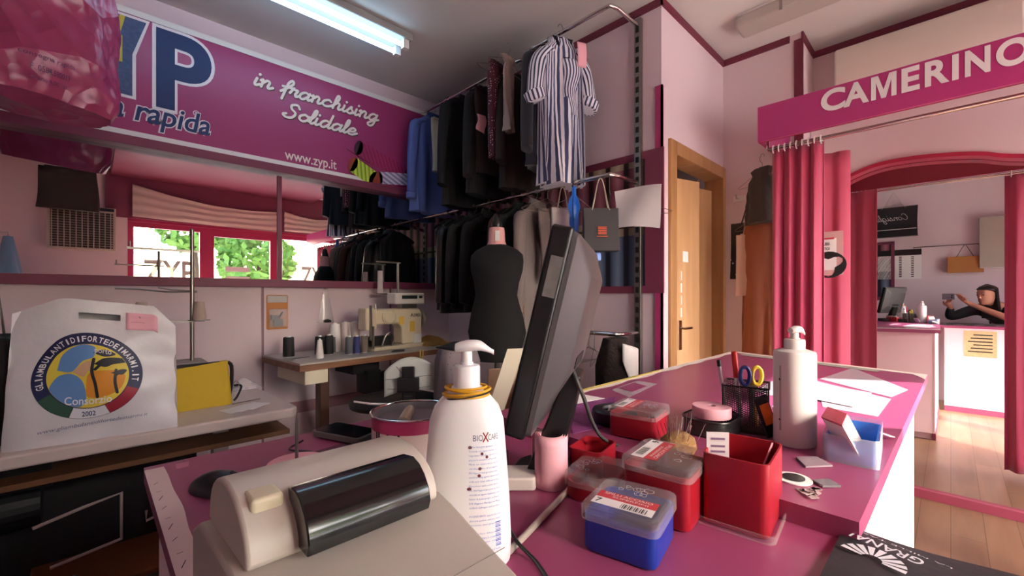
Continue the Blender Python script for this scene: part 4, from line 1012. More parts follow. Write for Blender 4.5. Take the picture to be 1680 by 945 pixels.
def bb_(u, v):
    p = bag_pt(u, v) - n_*(2*bag_off(u, v)*.8 + .06*math.sin(PI*u)**.5*(1-.75*v)); return p - OG
bq = mb(BAGM)
NU, NV = 48, 44
hx0, hx1, hy0, hy1 = .40, .64, .865, .895
V = []; Fs = []
for fn_, flip in ((fb, 0), (bb_, 1)):
    base = len(V); V += [fn_(i/NU, j/NV) for j in range(NV+1) for i in range(NU+1)]
    for j in range(NV):
        for i in range(NU):
            if hx0 < (i+.5)/NU < hx1 and hy0-.012 < (j+.5)/NV - .02*abs((i+.5)/NU-.52)*0 < hy1+.012 and not flip: continue
            a = base + j*(NU+1) + i; f_ = (a, a+1, a+NU+2, a+NU+1); Fs.append(f_[::-1] if flip else f_)
N = (NU+1)*(NV+1)
for j in range(NV):
    for e in (0, NU): a = j*(NU+1)+e; Fs.append((a, a+NU+1, a+NU+1+N, a+N))
for i in range(NU): Fs.append((i, i+1, i+1+N, i+N)); a = NV*(NU+1)+i; Fs.append((a, a+1, a+1+N, a+N))
bq.add(V, Fs); bq.build('bag_film', t)
# black slip seen through the punched handle
b = mb(BLACKM)
# pink ticket on the bag
mb(PINKP).grid(lambda u, v: bag_pt(.68+.20*u, .80+.13*v, .003) - OG, 8, 6).build('paper_ticket', t, solid=.0008, label='pale pink handwritten ticket')
b = mb(INK)
b.stroke([(.76,.905),(.77,.90),(.765,.895)], .003, lambda x, y: bag_pt(x, y, .0045)-OG).stroke([(.71,.86),(.76,.862),(.80,.857)], .0015, lambda x, y: bag_pt(x, y, .0045)-OG); b.build('ticket_writing', t, sm=False)
# emblem: measured on the sheet
def px_bag(px, py):
    p = at_plane(px, py, BL + n_*.035 + Vector((0,.02,0)), n_); d = p - BL; return d.dot(u_)/BW, (p.z-ZT)/(Hb*.93)
ecx, ecy = px_bag(147, 620); erx = abs(px_bag(242, 620)[0] - px_bag(54, 620)[0])/2; ery = abs(px_bag(147, 552)[1] - px_bag(147, 686)[1])/2
def E(x, y, o=0): return bag_pt(ecx + erx*x, ecy + ery*y, .002 + o) - OG
def polar(b, r0, r1, a0, a1, n, o, k=3):
    return b.grid(lambda u, v: E((r0+(r1-r0)*v)*math.cos(a0+(a1-a0)*u), (r0+(r1-r0)*v)*math.sin(a0+(a1-a0)*u), o), n, k)
em = mb(mat('emblem_navy', (26, 34, 78), .5)); polar(em, .74, 1.0, 0, 2*PI, 80, .0)
em.use(mat('emblem_green', (44, 84, 66), .5)); polar(em, .76, .99, math.radians(208), math.radians(250), 16, .0008)
em.use(mat('emblem_white', (222, 224, 230), .5)); polar(em, .76, .99, math.radians(250), math.radians(292), 16, .0008)
em.use(mat('emblem_red', (156, 40, 60), .5)); polar(em, .76, .99, math.radians(292), math.radians(338), 16, .0008)
em.use(mat('emblem_yellow', (222, 200, 70), .5)); polar(em, 0, .74, 0, 2*PI, 80, .0008, 10)
em.build('emblem_ring', t, label='round navy emblem ring with green, white and red arc')
def blob(b, pts_, o, k=4):
    P_ = smooth(pts_ + [pts_[0]], k)[:-1]; c = sum((Vector(p) for p in P_), Vector((0,0)))/len(P_); n = len(P_)
    lim = lambda q: q if q.length < .735 else q.normalized()*.735
    V = []
    for m_ in range(5): V += [E(*(lim(c.lerp(p, (m_+1)/5))), o) for p in P_]
    V.append(E(*c, o)); Fs = [(4*0 + i, (i+1)%n, len(V)-1) for i in range(n)]
    for m_ in range(4): Fs += [(m_*n+i, m_*n+(i+1)%n, (m_+1)*n+(i+1)%n, (m_+1)*n+i) for i in range(n)]
    b.add(V, Fs)
pic = mb(mat('emblem_orange', (214, 140, 40), .5)); blob(pic, [(-.05,-.35),(.0,.05),(.3,.12),(.65,.05),(.6,-.3),(.3,-.5),(.0,-.5)], .0016)
pic.use(mat('emblem_sky_blue', (96, 140, 196), .5)); blob(pic, [(-.72,-.25),(-.55,.0),(-.3,.05),(-.1,-.15),(-.05,-.6),(-.3,-.74),(-.6,-.6)], .0018)
blob(pic, [(-.55,.15),(-.45,.5),(-.15,.72),(.12,.68),(.1,.45),(-.1,.35),(-.3,.1)], .0018)
pic.use(mat('emblem_skin', (206, 164, 130), .5)); blob(pic, [(-.28,.1),(-.05,.34),(.1,.32),(.06,.16),(-.02,.1),(-.1,-.02)], .0022)
pic.use(mat('emblem_black', (34, 36, 44), .5)); blob(pic, [(.1,.28),(.3,.42),(.62,.40),(.7,.30),(.45,.26),(.3,.2)], .0024); blob(pic, [(.4,.05),(.6,.13),(.7,.1),(.62,.0),(.5,.02)], .0024); blob(pic, [(.08,.55),(.3,.62),(.5,.5),(.3,.45)], .0024)
for P_ in ([(.10,.40),(.06,.1),(.12,-.2),(.16,-.5)], [(.50,.12),(.48,-.15),(.52,-.42)], [(.12,.15),(.25,.3)], [(.5,.0),(.6,.1)]): pic.stroke(P_, .06, lambda x, y: E(x, y, .0026))
pic.build('emblem_picture', t, label='coloured picture of a blue hatted lady and pine trees')
tx = mb(mat('emblem_lettering', (230, 230, 234), .5)); S = 'GLIAMBULANTIDIFORTEDEIMARMI.IT'
a0, a1 = math.radians(196), math.radians(-12)
for i, ch in enumerate(S):
    a = a0 + (a1-a0)*(i+.5)/len(S); R_ = .80
    hw = .036 if ch not in 'I.' else .014
    tx.text(ch, -hw, hw, 0, .13 if ch != '.' else .03, lambda x, y, a=a: E((R_+y)*math.cos(a) + x*math.sin(a)*1.15, (R_+y)*math.sin(a) - x*math.cos(a)*1.15, .002), bold=.02)
tx.build('emblem_lettering', t, sm=False, label='white lettering GLIAMBULANTIDIFORTEDEIMARMI.IT around the emblem'); tx = mb(_M['emblem_lettering']); tx.text('Consorzio', -.42, .42, -.66, -.48, lambda x, y: E(x, y + .12*x*x, .003), bold=.01); tx.text('porto', .12, .42, .52, .66, lambda x, y: E(x, y - .2*(x-.1), .003))
tx.build('emblem_words', t, sm=False, label='words Consorzio and porto')
tx = mb(NAVY); tx.text('2002', -.12, .12, -.94, -.82, lambda x, y: E(x, y, .003), bold=.01)
xa, ya = px_bag(62, 712); xb, yb = px_bag(243, 680)
tx.build('emblem_year', t, sm=False, label='navy year 2002'); tx = mb()
tx.use(mat('grey_blue_print', (120, 130, 160), .6)).text('www.gliambulantidifortedeimarmi.it', xa, xb, ya-.012, ya+.022, lambda x, y: bag_pt(x, y + (yb-ya)*(x-xa)/(xb-xa), .003)-OG, shear=.25)
tx.build('web_address', t, sm=False, label='blue grey address www.gliambulantidifortedeimarmi.it')
# black case behind it at the left edge
p = at_y(14, 700, 2.16)
tag(mb(BLACKM).box(-.42, p.x+.01, 2.18, 2.5, ZT+.001, at_y(14, 556, 2.16).z).build('black_case', sm=False, bevel=.02), 'tall black case at the left edge beside the white carrier bag', 'case')
t = thing('thread_stand', 'small wire thread stand with a beige cone behind the black case', 'thread stand', (-.30, 2.60, ZT+.001))
mb(STEEL).tube([(-.08,0,0),(-.08,0,.50),(.04,0,.52),(.06,0,.30)], .004, 6).build('wire', t)
mb(mat('beige_thread', (206, 180, 160), .8)).lathe([(0,.30),(.035,.30),(.03,.40),(0,.40)], 20, Matrix.Translation((-.03,0,0))).build('cone', t)
# yellow pouch
YP = mat('yellow_canvas', (190, 158, 28), .75, bump=.3, bscale=12)
t = thing('yellow_pouch', 'yellow zipped pouch with black edging beside the white carrier bag', 'pouch', (.335, 2.36, ZT))
R = []
for i in range(10):
    f_ = i/9; z = .001 + .185*f_; d = .10*(1 - .75*f_**1.6)
    R.append([Vector((x - .012*f_, y, z + .012*f_*x/.12)) for x, y in rrect(.27*(1-.03*f_), d, d*.35, 4)])
mb(YP).loft(R).build('pouch_body', t)
mb(BLACKM).box(-.125, .115, -.012, .012, .186, .196).tube(smooth([(.12,0,.19),(.135,0,.17),(.135,0,.10),(.128,0,.04)],3), .008, 8).build('edging', t)
b = mb(BLACKM).tube(smooth([(.14,-.01,.08),(.17,-.02,.075),(.155,-.02,.03),(.14,-.02,.01)],4), .005, 6); b.build('strap', t)
mb(STEEL).tube([(.150+.012*math.cos(a),-.02,.085+.014*math.sin(a)) for a in [2*PI*i/14 for i in range(15)]], .002, 6).build('buckle', t)
# papers + pencil
b = mb(PAPER)
c0 = at_z(405, 668, ZT)
for i, (dx, dy, rz, w_, h_) in enumerate(((0,0,.5,.15,.10), (-.03,-.02,.3,.13,.09), (.02,-.01,.75,.12,.09))):
    b.box(-w_/2, w_/2, -h_/2, h_/2, .001+.0012*i, .0018+.0012*i, Matrix.Translation((c0.x+dx, c0.y+dy, ZT)) @ Matrix.Rotation(rz, 4, 'Z'))
tag(b.build('paper_slips', sm=False), 'white paper slips lying on the left sewing table', 'papers')
p0, p1 = at_z(381, 663, ZT+.008), at_z(427, 654, ZT+.008)
tag(mb(mat('grey_pencil', (120, 110, 100), .5)).tube([p0, p1], .0032, 6).build('pencil'), 'thin grey pencil lying across the paper slips', 'pencil')
tag(mb(CLEARP).grid(lambda u, v: Vector((.52+.14*u+.01*math.sin(9*v), 2.60+.09*v, ZT+.002+.045*math.sin(PI*u)*math.sin(PI*v)*(1+.4*math.sin(12*u+5*v)))), 20, 16).build('cellophane', solid=.001), 'crumpled clear cellophane at the back of the left sewing table', 'cellophane')
# machine body behind the pouch + two armed thread stand
SP = at_y(315, 500, 2.62)
t = thing('overlock_machine', 'pale grey machine housing behind the yellow pouch carrying the thread stand', 'sewing machine', (SP.x, 2.60, ZT))
GM = mat('grey_machine_enamel', (150, 138, 134), .4)
mb(GM).box(-.16, .03, -.06, .10, .001, .165).build('housing', t, sm=False, bevel=.02, seg=3)
mb(GM).box(-.17, .05, -.07, .11, .166, .18).build('top_plate', t, sm=False, bevel=.004)
mb(BLACKP).bar((-.16,-.065,.17),(-.02,-.09,.15), .02, .008).build('presser_lever', t, sm=False)
zb = ZT+.18
t = thing('thread_tree', 'tall steel thread stand with two grey cones behind the white carrier bag', 'thread stand', (SP.x, 2.62, zb))
ztop = at_y(315, 376, 2.62).z
mb(STEEL).tube([(0,0,0),(0,0,ztop-zb)], .009, 10).build('pole', t)
zc = at_y(315, 526, 2.62).z - zb
mb(STEEL).box(-.21, .05, -.012, .012, zc-.006, zc).build('shelf_arm', t, sm=False)
for x, r in ((-.19, .05), (.028, .045)): mb(STEEL).lathe([(0,0),(r,0),(r,.003),(0,.003)], 24, Matrix.Translation((x, -.01, zc))).build('cone_plate', t)
CG = mat('grey_thread', (184, 164, 152), .8, bump=.4, bscale=400)
for x in (-.19, .028): mb(CG).lathe([(0,0),(.029,.0),(.030,.012),(.021,.085),(.018,.09),(0,.09)], 24, Matrix.Translation((x, -.01, zc+.004))).build('thread_cone', t)
zg = at_y(315, 479, 2.62).z - zb
mb(STEEL).tube([(.02,0,zg),(-.10,0,zg),(-.20,0,zg+.012),(-.28,0,zg+.014)], .0035, 6).tube([(.02,0,zg+.004),(-.08,0,zg+.01),(-.13,0,zg+.02)], .003, 6).build('guide_wire', t)
zg2 = at_y(315, 412, 2.62).z - zb
mb(STEEL).box(-.24, .03, -.006, .006, zg2-.006, zg2+.004).tube([(-.23,0,zg2),(-.23,0,zg2+.03)], .004).build('guide_arm', t, sm=False)

# ------------------------------------------------------------------ right sewing table
Z2 = .88
P2 = Vector((.87, 2.66, 0)); R2 = .09
t = thing('industrial_sewing_table', 'long sewing table with wooden edge against the pink wall', 'table', P2, R2)
mb(mat('grey_green_top', (172, 164, 156), .35, var=.04)).box(.003, 1.22, .003, .575, -.012+Z2, Z2).build('table_top', t, sm=False, bevel=.002)
EDG = wood('table_edge_wood', (112, 72, 46), (140, 96, 64), 5, 'X', .5)
mb(EDG).box(0, 1.223, 0, .578, Z2-.048, Z2-.0125).build('table_edge', t, sm=False, bevel=.003)
mb(CREAM).prism([(.03,0),(.17,0),(.17,.40),(.03,.40)], Z2-.13, Z2-.049).build('drawer', t, sm=False, bevel=.003)
LEGB = mat('brown_leg_enamel', (104, 74, 62), .5)
for x in (.26, 1.02):
    mb(LEGB).box(x-.03, x+.03, .22, .30, .06, Z2-.049).build('leg', t, sm=False, bevel=.004); mb(LEGB).box(x-.03, x+.03, .02, .52, 0, .06).build('foot', t, sm=False, bevel=.004)
b = mb(mat('oily_black', (24, 22, 24), .5)).box(.42, .62, .15, .40, Z2-.14, Z2-.049)
b.lathe([(0,-.1),(.07,-.1),(.075,.1),(0,.1)], 20, Matrix.Translation((.66,.26,Z2-.24)) @ Matrix.Rotation(PI/2,4,'Y')).box(.50,.60,.1,.25,Z2-.28,Z2-.12)
b.build('motor', t, sm=False)
mb(mat('yellow_tape', (214, 190, 110), .6)).box(.86, .872, -.004, -.001, Z2-.12, Z2+.002).box(.885, .895, -.004, -.001, Z2-.12, Z2+.002).build('hanging_tape', t, sm=False)
T2 = Matrix.Translation(P2) @ Matrix.Rotation(R2, 4, 'Z')
def t2(x, y, z=0): return T2 @ Vector((x, y, Z2+z))
def t2px(px, py): p = at_z(px, py, Z2); return p
# spools on the table
cols = {'black': mat('black_thread', (26, 24, 28), .7, bump=.3, bscale=400), 'white': mat('white_thread', (222, 216, 214), .7, bump=.3, bscale=400), 'grey': mat('slate_thread', (88, 90, 96), .7, bump=.3, bscale=400), 'navy': mat('indigo_thread', (52, 58, 108), .7, bump=.3, bscale=400), 'taupe': mat('taupe_thread', (112, 100, 92), .7, bump=.3, bscale=400), 'pale': mat('ivory_thread', (204, 190, 186), .7, bump=.3, bscale=400)}
def spool(label, c, x, y, r=.028, h=.10, cone=.75, grp=None):
    x *= .84; h *= 1.12
    t = thing('thread_cone', label, 'thread cone', t2(x, y), 0, grp)
    mb(cols[c]).lathe([(0,.004),(r,.004),(r*1.02,.012),(r*cone,h-.006),(r*cone*.9,h),(0,h)], 22).build('thread', t)
    mb(PAPER).lathe([(r*.45,.0),(r*.8,.0),(r*.8,.0035),(r*.4,.0035)], 16).lathe([(0,h),(r*cone*.45,h),(r*cone*.4,h+.008),(0,h+.008)], 14).build('core', t)
spool('black thread cone standing alone under the blister pack', 'black', .10, .36, .034, .115, .95)
spool('slim white thread cone at the front left of the sewing table', 'white', .22, .14, .024, .105, .6)
spool('black thread cone left of the pair at the middle of the row', 'black', .31, .30, .03, .11, .95)
spool('black thread cone right of the pair at the middle of the row', 'black', .375, .28, .03, .115, .92)
spool('grey thread cone behind the slate cone', 'grey', .43, .32, .02, .10, .9)
spool('tall white thread cone at the back of the row', 'white', .50, .40, .040, .175, .9)
spool('slate grey thread cone in front of the tall white cone', 'grey', .485, .18, .026, .105, .95)
spool('indigo thread cone between slate and taupe cones', 'navy', .545, .17, .024, .105, .9)
spool('taupe thread cone next to the sewing machine head', 'taupe', .62, .18, .026, .105, .95)
spool('ivory thread cone standing at the back behind the indigo cone', 'pale', .61, .42, .036, .18, .9)
spool('second ivory thread cone close behind the sewing machine head', 'pale', .70, .42, .036, .18, .9)
tag(mb(STEEL).tube([t2(.05,.22,.003), t2(.17,.25,.003)], .002, 6).build('needle'), 'thin dark needle rod lying at the left end of the sewing table', 'needle')
tag(mb(mat('dark_scrap', (40, 34, 36), .6)).prism([(0,0),(.09,-.02),(.12,.02),(.05,.05)], .001, .012, Matrix.Translation(t2(.64,.03)) ).build('scissors_pouch', sm=False, bevel=.003), 'small dark folded scrap lying in front of the sewing machine', 'scrap')
# sewing machine
t = thing('sewing_machine', 'cream industrial sewing machine with control box and handwheel', 'sewing machine', t2(.575, .17), R2)
IV = mat('ivory_enamel', (214, 200, 172), .35)
mb(IV).box(.02, .46, -.0, .17, .001, .028).build('bed', t, sm=False, bevel=.006)
mb(IV).prism([(.28,.028),(.46,.028),(.465,.26),(.44,.30),(.10,.30),(.03,.29),(.0,.27),(-.01,.20),(.04,.185),(.24,.19),(.275,.16)], .03, .15, Matrix(((1,0,0,0),(0,0,1,0),(0,1,0,0),(0,0,0,1)))).build('arm', t, sm=False, bevel=.014, seg=3)
mb(IV).box(-.035, .055, .02, .13, .15, .31).build('head', t, sm=False, bevel=.012, seg=3)
mb(STEEL).box(-.01, .004, .005, .02, .08, .33).box(.01,.02,.0,.018,.02,.18).tube([(.035,.01,.30),(.035,.01,.34)], .006).build('needle_bar', t, sm=False)
mb(IV).lathe([(0,0),(.055,0),(.058,.012),(.045,.024),(0,.024)], 24, Matrix.Translation((.155,.03,.245)) @ Matrix.Rotation(PI/2,4,'X')).build('round_cover', t)
mb(STEEL).tube(smooth([(.08,.0,.03),(.10,-.01,.10),(.14,-.015,.13),(.17,-.01,.08),(.16,0,.03)],4), .006, 8).build('thread_guard', t)
mb(BLACKM).box(.0,.20,.06,.12,.03,.10).build('under_arm_block', t, sm=False)
mb(mat('grey_wheel', (150, 140, 134), .4)).lathe([(0,-.02),(.06,-.02),(.07,-.01),(.07,.015),(.05,.03),(0,.03)], 28, Matrix.Translation((.50,.09,.21)) @ Matrix.Rotation(PI/2,4,'Y')).build('handwheel', t)
mb(mat('control_box_white', (216, 210, 202), .4)).box(.20, .475, .01, .12, .335, .42).build('control_box', t, sm=False, bevel=.010, seg=3)
mb(mat('display_dark', (40, 50, 50), .2)).box(.26, .40, .0075, .0095, .375, .402).box(.42,.45,.0075,.0095,.38,.40).build('display', t, sm=False)
mb(STEEL).box(.28,.42,.04,.10,.30,.335).build('bracket', t, sm=False)
b = mb(INK).text('-FLOREX', .35, .45, .235, .26, lambda x, z: Vector((x, .0285, z)), bold=.03); b.build('lettering', t, sm=False, label='dark maker lettering on the machine arm')
mb(mat('yellow_sticker', (222, 180, 70), .6)).box(.25,.29,.0275,.029,.18,.24).build('sticker', t, sm=False)
mb(mat('yellow_sticker', (222, 180, 70), .6)).box(.345,.39,.0275,.029,.12,.20).build('sticker', t, sm=False)
mb(PAPER).box(.38,.455,.0275,.029,.03,.10).build('label_card', t, sm=False)
# thread stand of that machine, tall pole
pp = at_y(650, 480, 3.25)
t = thing('thread_tree', 'tall steel thread stand rising behind the sewing machine control box', 'thread stand', (pp.x, 3.22, Z2))
zt_ = at_y(650, 430, 3.22).z - Z2
mb(STEEL).tube([(0,0,0),(0,0,zt_+.0)], .011, 10).build('pole', t); mb(STEEL).box(-.19,.02,-.01,.01,zt_-.012,zt_).build('guide_arm', t, sm=False)
mb(STEEL).box(-.014,.014,-.014,.014,.33,.38).build('clamp', t, sm=False)
mb(cols['pale']).lathe([(0,.42),(.022,.42),(.02,.60),(0,.60)], 16, Matrix.Translation((-.16,0,0))).build('thread_cone', t)
mb(STEEL).box(-.20,.02,-.03,.03,.41,.418).build('shelf_arm', t, sm=False)
# mustard cloth and papers on right end
t = tag(mb(mat('mustard_cloth', (170, 128, 62), .85, bump=.5, bscale=14)).grid(lambda u, v: t2(1.02+.26*u, .10+.26*v, .012+.05*math.sin(PI*u)*math.sin(PI*v)*(1+.3*math.sin(9*u+7*v))+.004*math.sin(20*u)), 24, 18, (0,0,-.01)).build('folded_cloth'), 'mustard brown cloth piled at the right end of the sewing table', 'cloth')
# blister pack on the wall
p0, p1 = at_y(437, 541, YL), at_y(472, 484, YL)
t = thing('blister_pack', 'orange blister pack with a small machine foot hanging on the pink wall', 'package', ((p0.x+p1.x)/2, YL, p0.z))
w_, h_ = (p1.x-p0.x), p1.z-p0.z
mb(mat('orange_card', (196, 120, 44), .5)).prism([(x, y+h_/2) for x, y in rrect(w_, h_, .01)], -.005, -.002, Matrix(((1,0,0,0),(0,0,1,0),(0,1,0,0),(0,0,0,1)))).build('card', t, sm=False)
mb(mat('silver_card', (190, 180, 180), .4)).box(-w_*.46, w_*.46, -.007, -.0055, h_*.78, h_*.98).build('header', t, sm=False)
mb(BLACKP).box(-.03,.03,-.03,-.0075,h_*.1,h_*.3).box(-.045,.0,-.03,-.0075,h_*.28,h_*.42).tube([(.0,-.02,h_*.3),(.03,-.02,h_*.5)], .006).build('machine_foot', t, sm=False)
mb(CLEARP).box(-w_*.42,w_*.42,-.036,-.008,h_*.05,h_*.6).build('blister', t, sm=False, bevel=.01)
# mesh bag on the wall
q0, q1 = at_y(518, 530, YL), at_y(548, 470, YL)
xm_ = (q0.x+q1.x)/2
t = thing('hanging_net_bag', 'limp clear plastic bag with dark bits hanging on the pink wall', 'bag', (xm_, YL, q0.z))
mb(CLEARP).grid(lambda u, v: Vector(((u-.5)*.13*(1-.75*v), -.012-.02*math.sin(PI*u)*(1-v), .26*v)), 10, 10).build('film', t, solid=.001)
mb(BLACKM).lathe([(0,0),(.03,.005),(.028,.02),(0,.03)], 14, Matrix.Translation((.01,-.02,.0))).build('dark_bits', t)
mb(STEEL).tube([(0,-.001,.27),(0,-.01,.255)], .003, 6).build('nail', t)
# office chair in front of the table
cp = at_d(672, 640, 2.5)
t = thing('office_chair', 'black office chair whose pale scored back plate faces the camera', 'chair', (cp.x, cp.y, 0), YAW-PI/2+.15)
def bk(u, v): a = (u-.5)*1.0; return Vector((.15*math.sin(a)*2*.95, -.05*math.cos(a*1.6)+.0, (v-.5)*.19*(1-.25*(2*u-1)**2) + .045*(1-(2*u-1)**2) + .03*(u-.5)))
zc_ = at_d(672, 615, 2.5).z
o = mb(mat('pale_green_grey_plastic', (190, 194, 190), .4)).grid(bk, 20, 10).build('back_plate', t, solid=.014); o.location = (0, 0, zc_-.03)
b = mb(mat('scored_lines', (84, 84, 84), .6))
for (x0, z0, x1_, z1_) in ((-.13, .015, .13, .035), (-.12, -.04, .12, -.03), (-.07, .09, -.02, .03)):
    b.tube([(x0, -.058+.25*x0*x0*2, z0), ((x0+x1_)/2, -.062, (z0+z1_)/2+.0), (x1_, -.058+.5*x1_*x1_, z1_)], .0015, 4)
o = b.build('score_lines', t); o.location = (0, 0, zc_-.03)
mb(BLACKP).box(-.035, .035, -.085, -.062, zc_-.16, zc_+.06).box(-.06,.06,-.10,-.062,zc_-.08,zc_+.0).box(-.025,.025,-.09,-.06,zc_-.17,zc_-.10).build('back_bracket', t, sm=False, bevel=.006)
R = []
for z, k in ((-.03,.8),(-.02,.98),(.0,1.0),(.02,.95),(.035,.75),(.04,.3)):
    R.append([Vector((.27*k*math.cos(a)-.08, .22*k*math.sin(a)+.06, zc_-.165+z)) for a in [2*PI*i/36 for i in range(36)]])
mb(mat('black_vinyl', (18, 17, 18), .4)).loft(R).build('seat', t)
mb(PAPER).tube([(-.30,-.04,zc_-.135),(-.20,-.125,zc_-.13),(-.08,-.150,zc_-.13)], .006, 6).build('seat_piping', t, label='white piping along the seat edge')
mb(STEEL).tube([(0,.12,.10),(0,.12,zc_-.19)], .022, 12).build('gas_column', t)
for i in range(5):
    a = 2*PI*i/5; mb(BLACKP).bar((0,.12,.10),(.27*math.cos(a),.12+.27*math.sin(a),.06), .04, .03).build('foot_arm', t, sm=False); mb(BLACKP).lathe([(0,-.015),(.025,-.015),(.025,.015),(0,.015)],14,Matrix.Translation((.27*math.cos(a),.12+.27*math.sin(a),.026))@Matrix.Rotation(PI/2,4,'X')).build('caster', t)
# grey cloth heap right of the chair
cp = at_d(750, 600, 2.45)
R = []
for i in range(16):
    f_ = i/15; z = (cp.z+.10)*f_; r_ = .15*(1-.15*f_) if f_ < .95 else .11
    R.append([Vector((r_*math.cos(a)*(1+.08*math.sin(4*a+6*f_)+.04*math.sin(9*a-9*f_)), r_*.9*math.sin(a)*(1+.08*math.sin(3*a+5*f_)), z)) for a in [2*PI*k/36 for k in range(36)]])
t = thing('cloth_sack', 'tall sack of speckled grey cloth between office chair and dress form', 'sack', (cp.x, cp.y, 0))
mb(dots('grey_speckled_cloth', (124, 112, 118), (44, 38, 44), 40, .12, .9, 1)).loft(R).build('sack_body', t)
mb(BLACKM).grid(lambda u, v: Vector((-.09+.18*u, -.08+.16*v, cp.z+.105+.03*math.sin(PI*u)*math.sin(PI*v))), 8, 8).build('top_cloth', t, solid=.01)
# white paper-like cloth and wire hanger beside the monitor
pa = at_d(828, 612, 1.92); pa.z = .732 + .155
o = mb(mat('ivory_card', (198, 188, 168), .7)).grid(lambda u, v: Vector(((u-.5)*.075 + .10*(v-.5), .02*u, (v-.5)*.31)), 4, 8, (0, .004, 0)).build('card_strip'); o.location = pa; 
o.rotation_euler = (0, 0, YAW-PI/2); tag(o, 'ivory card strip standing on the brown cupboard left of the black monitor', 'card')
# ------------------------------------------------------------------ service desk and counter
ZD, ZB = H-.33, H-.30
t = thing('service_desk', 'lower magenta desk in the foreground holding the receipt printer', 'desk', (0, 0, 0))
XD0, XD1, YD0, YD1 = .072, .765, -.62, 1.082
mb(MAG).box(XD0, XD1, YD0, YD1, ZD-.028, ZD).build('desk_top', t, sm=False)
b = mb(mat('worn_edge_strip', (226, 206, 202), .7, bump=.2, bscale=30))
rn = random.Random(3); ys = [YD0 + i*(YD1-.02-YD0)/60 for i in range(61)]
b.grid(lambda u, v: Vector((XD0 - .001 + (.030+.0012*math.sin(60*v)+.001*math.sin(37*v))*u, ys[int(round(v*60))], ZD+.0006)), 1, 60); b.build('worn_strip', t, sm=False, label='pale worn strip along the left edge')
b = mb(mat('dark_scratch', (60, 40, 50), .7))
for i in range(14):
    y = .45+.04*i; b.stroke([(XD0+.006, y), (XD0+.012, y+.008*(i % 3))], .0012, lambda x, y: Vector((x, y, ZD+.001)))
b.build('scratches', t, sm=False)
PNL = mat('pale_pink_panel', (234, 208, 212), .6, var=.02)
mb(PNL).box(XD0+.02, XD0+.04, YD0+.02, YD1-.03, 0, ZD-.028).box(XD0+.04, XD1-.04, YD1-.05, YD1-.03, 0, ZD-.028).box(XD1-.04, XD1-.02, YD0+.02, .05, 0.06, ZD-.028).build('side_panel', t, sm=False)
mb(TRIM).box(XD1-.038, XD1-.016, YD0+.02, .05, 0, .06).build('plinth', t, sm=False)
t = thing('customer_counter', 'higher magenta counter board with pale pink front running to the fitting room', 'counter', (0, 0, 0))
CB = [(.727, .085), (2.27, .062), (2.47, .80), (2.44, .822), (.727, .822)]
mb(MAG).prism(CB, ZB-.03, ZB-.0005).build('counter_top', t, sm=False)
mb(PNL).prism([(.767,.098),(2.24,.098),(2.24,.115),(.767,.115)], .06, ZB-.03).prism([(2.22,.115),(2.24,.115),(2.40,.78),(2.38,.78)], .06, ZB-.03).build('front_panel', t, sm=False)
b = mb(PNL)
for x in (.80, 1.45, 2.195): b.box(x, x+.022, .116, .79, .0, ZB-.031)
b.build('support_panel', t, sm=False)
mb(TRIM).box(.767, 2.236, .092, .117, 0, .06).build('plinth', t, sm=False)
WOR = mat('worn_white_edge', (226, 216, 206), .7, bump=.2, bscale=50, var=.06, vscale=30)
b = mb(WOR).prism([(2.13, .064), (2.268, .063), (2.468, .80), (2.42, .80), (2.24,.1)], ZB, ZB+.0008)
b.grid(lambda u, v: Vector((.95+1.47*u, .822-(.035+.006*math.sin(40*u))*v, ZB+.0009)), 60, 1); b.build('worn_edge', t, sm=False, label='whitish worn tape along the far counter edges')
tag(mb(mat('newsprint_worn', (168, 160, 150), .8, var=.3, vscale=60)).prism([(2.20, .20), (2.25, .20), (2.40, .74), (2.33, .74)], ZB+.001, ZB+.0015).build('tape_residue', sm=False), 'grey smudged tape residue along the far end of the counter', 'tape')
# tape measure strip
YT = mat('yellow_tape_measure', (222, 204, 110), .5); p_ = at_z(905, 655, ZB)
b = mb(YT).box(.95, 1.62, .806, .821, ZB+.0012, ZB+.002)
o = b.build('tape_measure', sm=False); tag(o, 'yellow tape measure stuck along the back edge of the counter', 'tape measure')
b = mb(INK)
for i in range(66): b.box(.952+.01*i, .953+.01*i, .806, .806+(.008 if i % 5 == 0 else .004), ZB+.0021, ZB+.0023)
b.build('graduation', o, sm=False)
# clear taped sheets
FILM = clear('clear_film', (214, 204, 210), gloss=.08, rough=.15, tint=.28)
def quad(name, label, cat, m, pts_, z, th=.0008, **k):
    P = [at_z(x, y, z) for x, y in pts_]; c = sum((Vector(p) for p in P), Vector())/len(P)
    o = mb(m).prism([(p.x-c.x, p.y-c.y) for p in P], 0, th).build(name, sm=False); o.location = (c.x, c.y, z+.0003); return tag(o, label, cat)
quad('film_sheet', 'clear film rectangle with an open middle stuck left on the counter', 'film', FILM, [(1003,640),(1045,625),(1078,630),(1032,652)], ZB+.0002)
quad('magenta_patch', 'small magenta rectangle inside the clear film on the counter', 'patch', MAG, [(1015,637),(1040,628),(1062,634),(1038,643)], ZB+.0014)
quad('film_sheet', 'grey clear document pocket stuck between white pump bottle and counter edge', 'film', FILM, [(1338,625),(1462,655),(1440,684),(1350,668)], ZB+.0002)
quad('paper_sheet', 'printed white sheet under film behind the white pump bottle', 'paper', mat('faded_print', (214, 190, 200), .7, var=.15, vscale=120), [(1342,630),(1430,645),(1400,668),(1335,655)], ZB+.0022)
quad('film_sheet', 'long clear film stuck left of the tall white pump bottle', 'film', FILM, [(1240,640),(1274,622),(1274,650),(1256,648)], ZB+.0002)
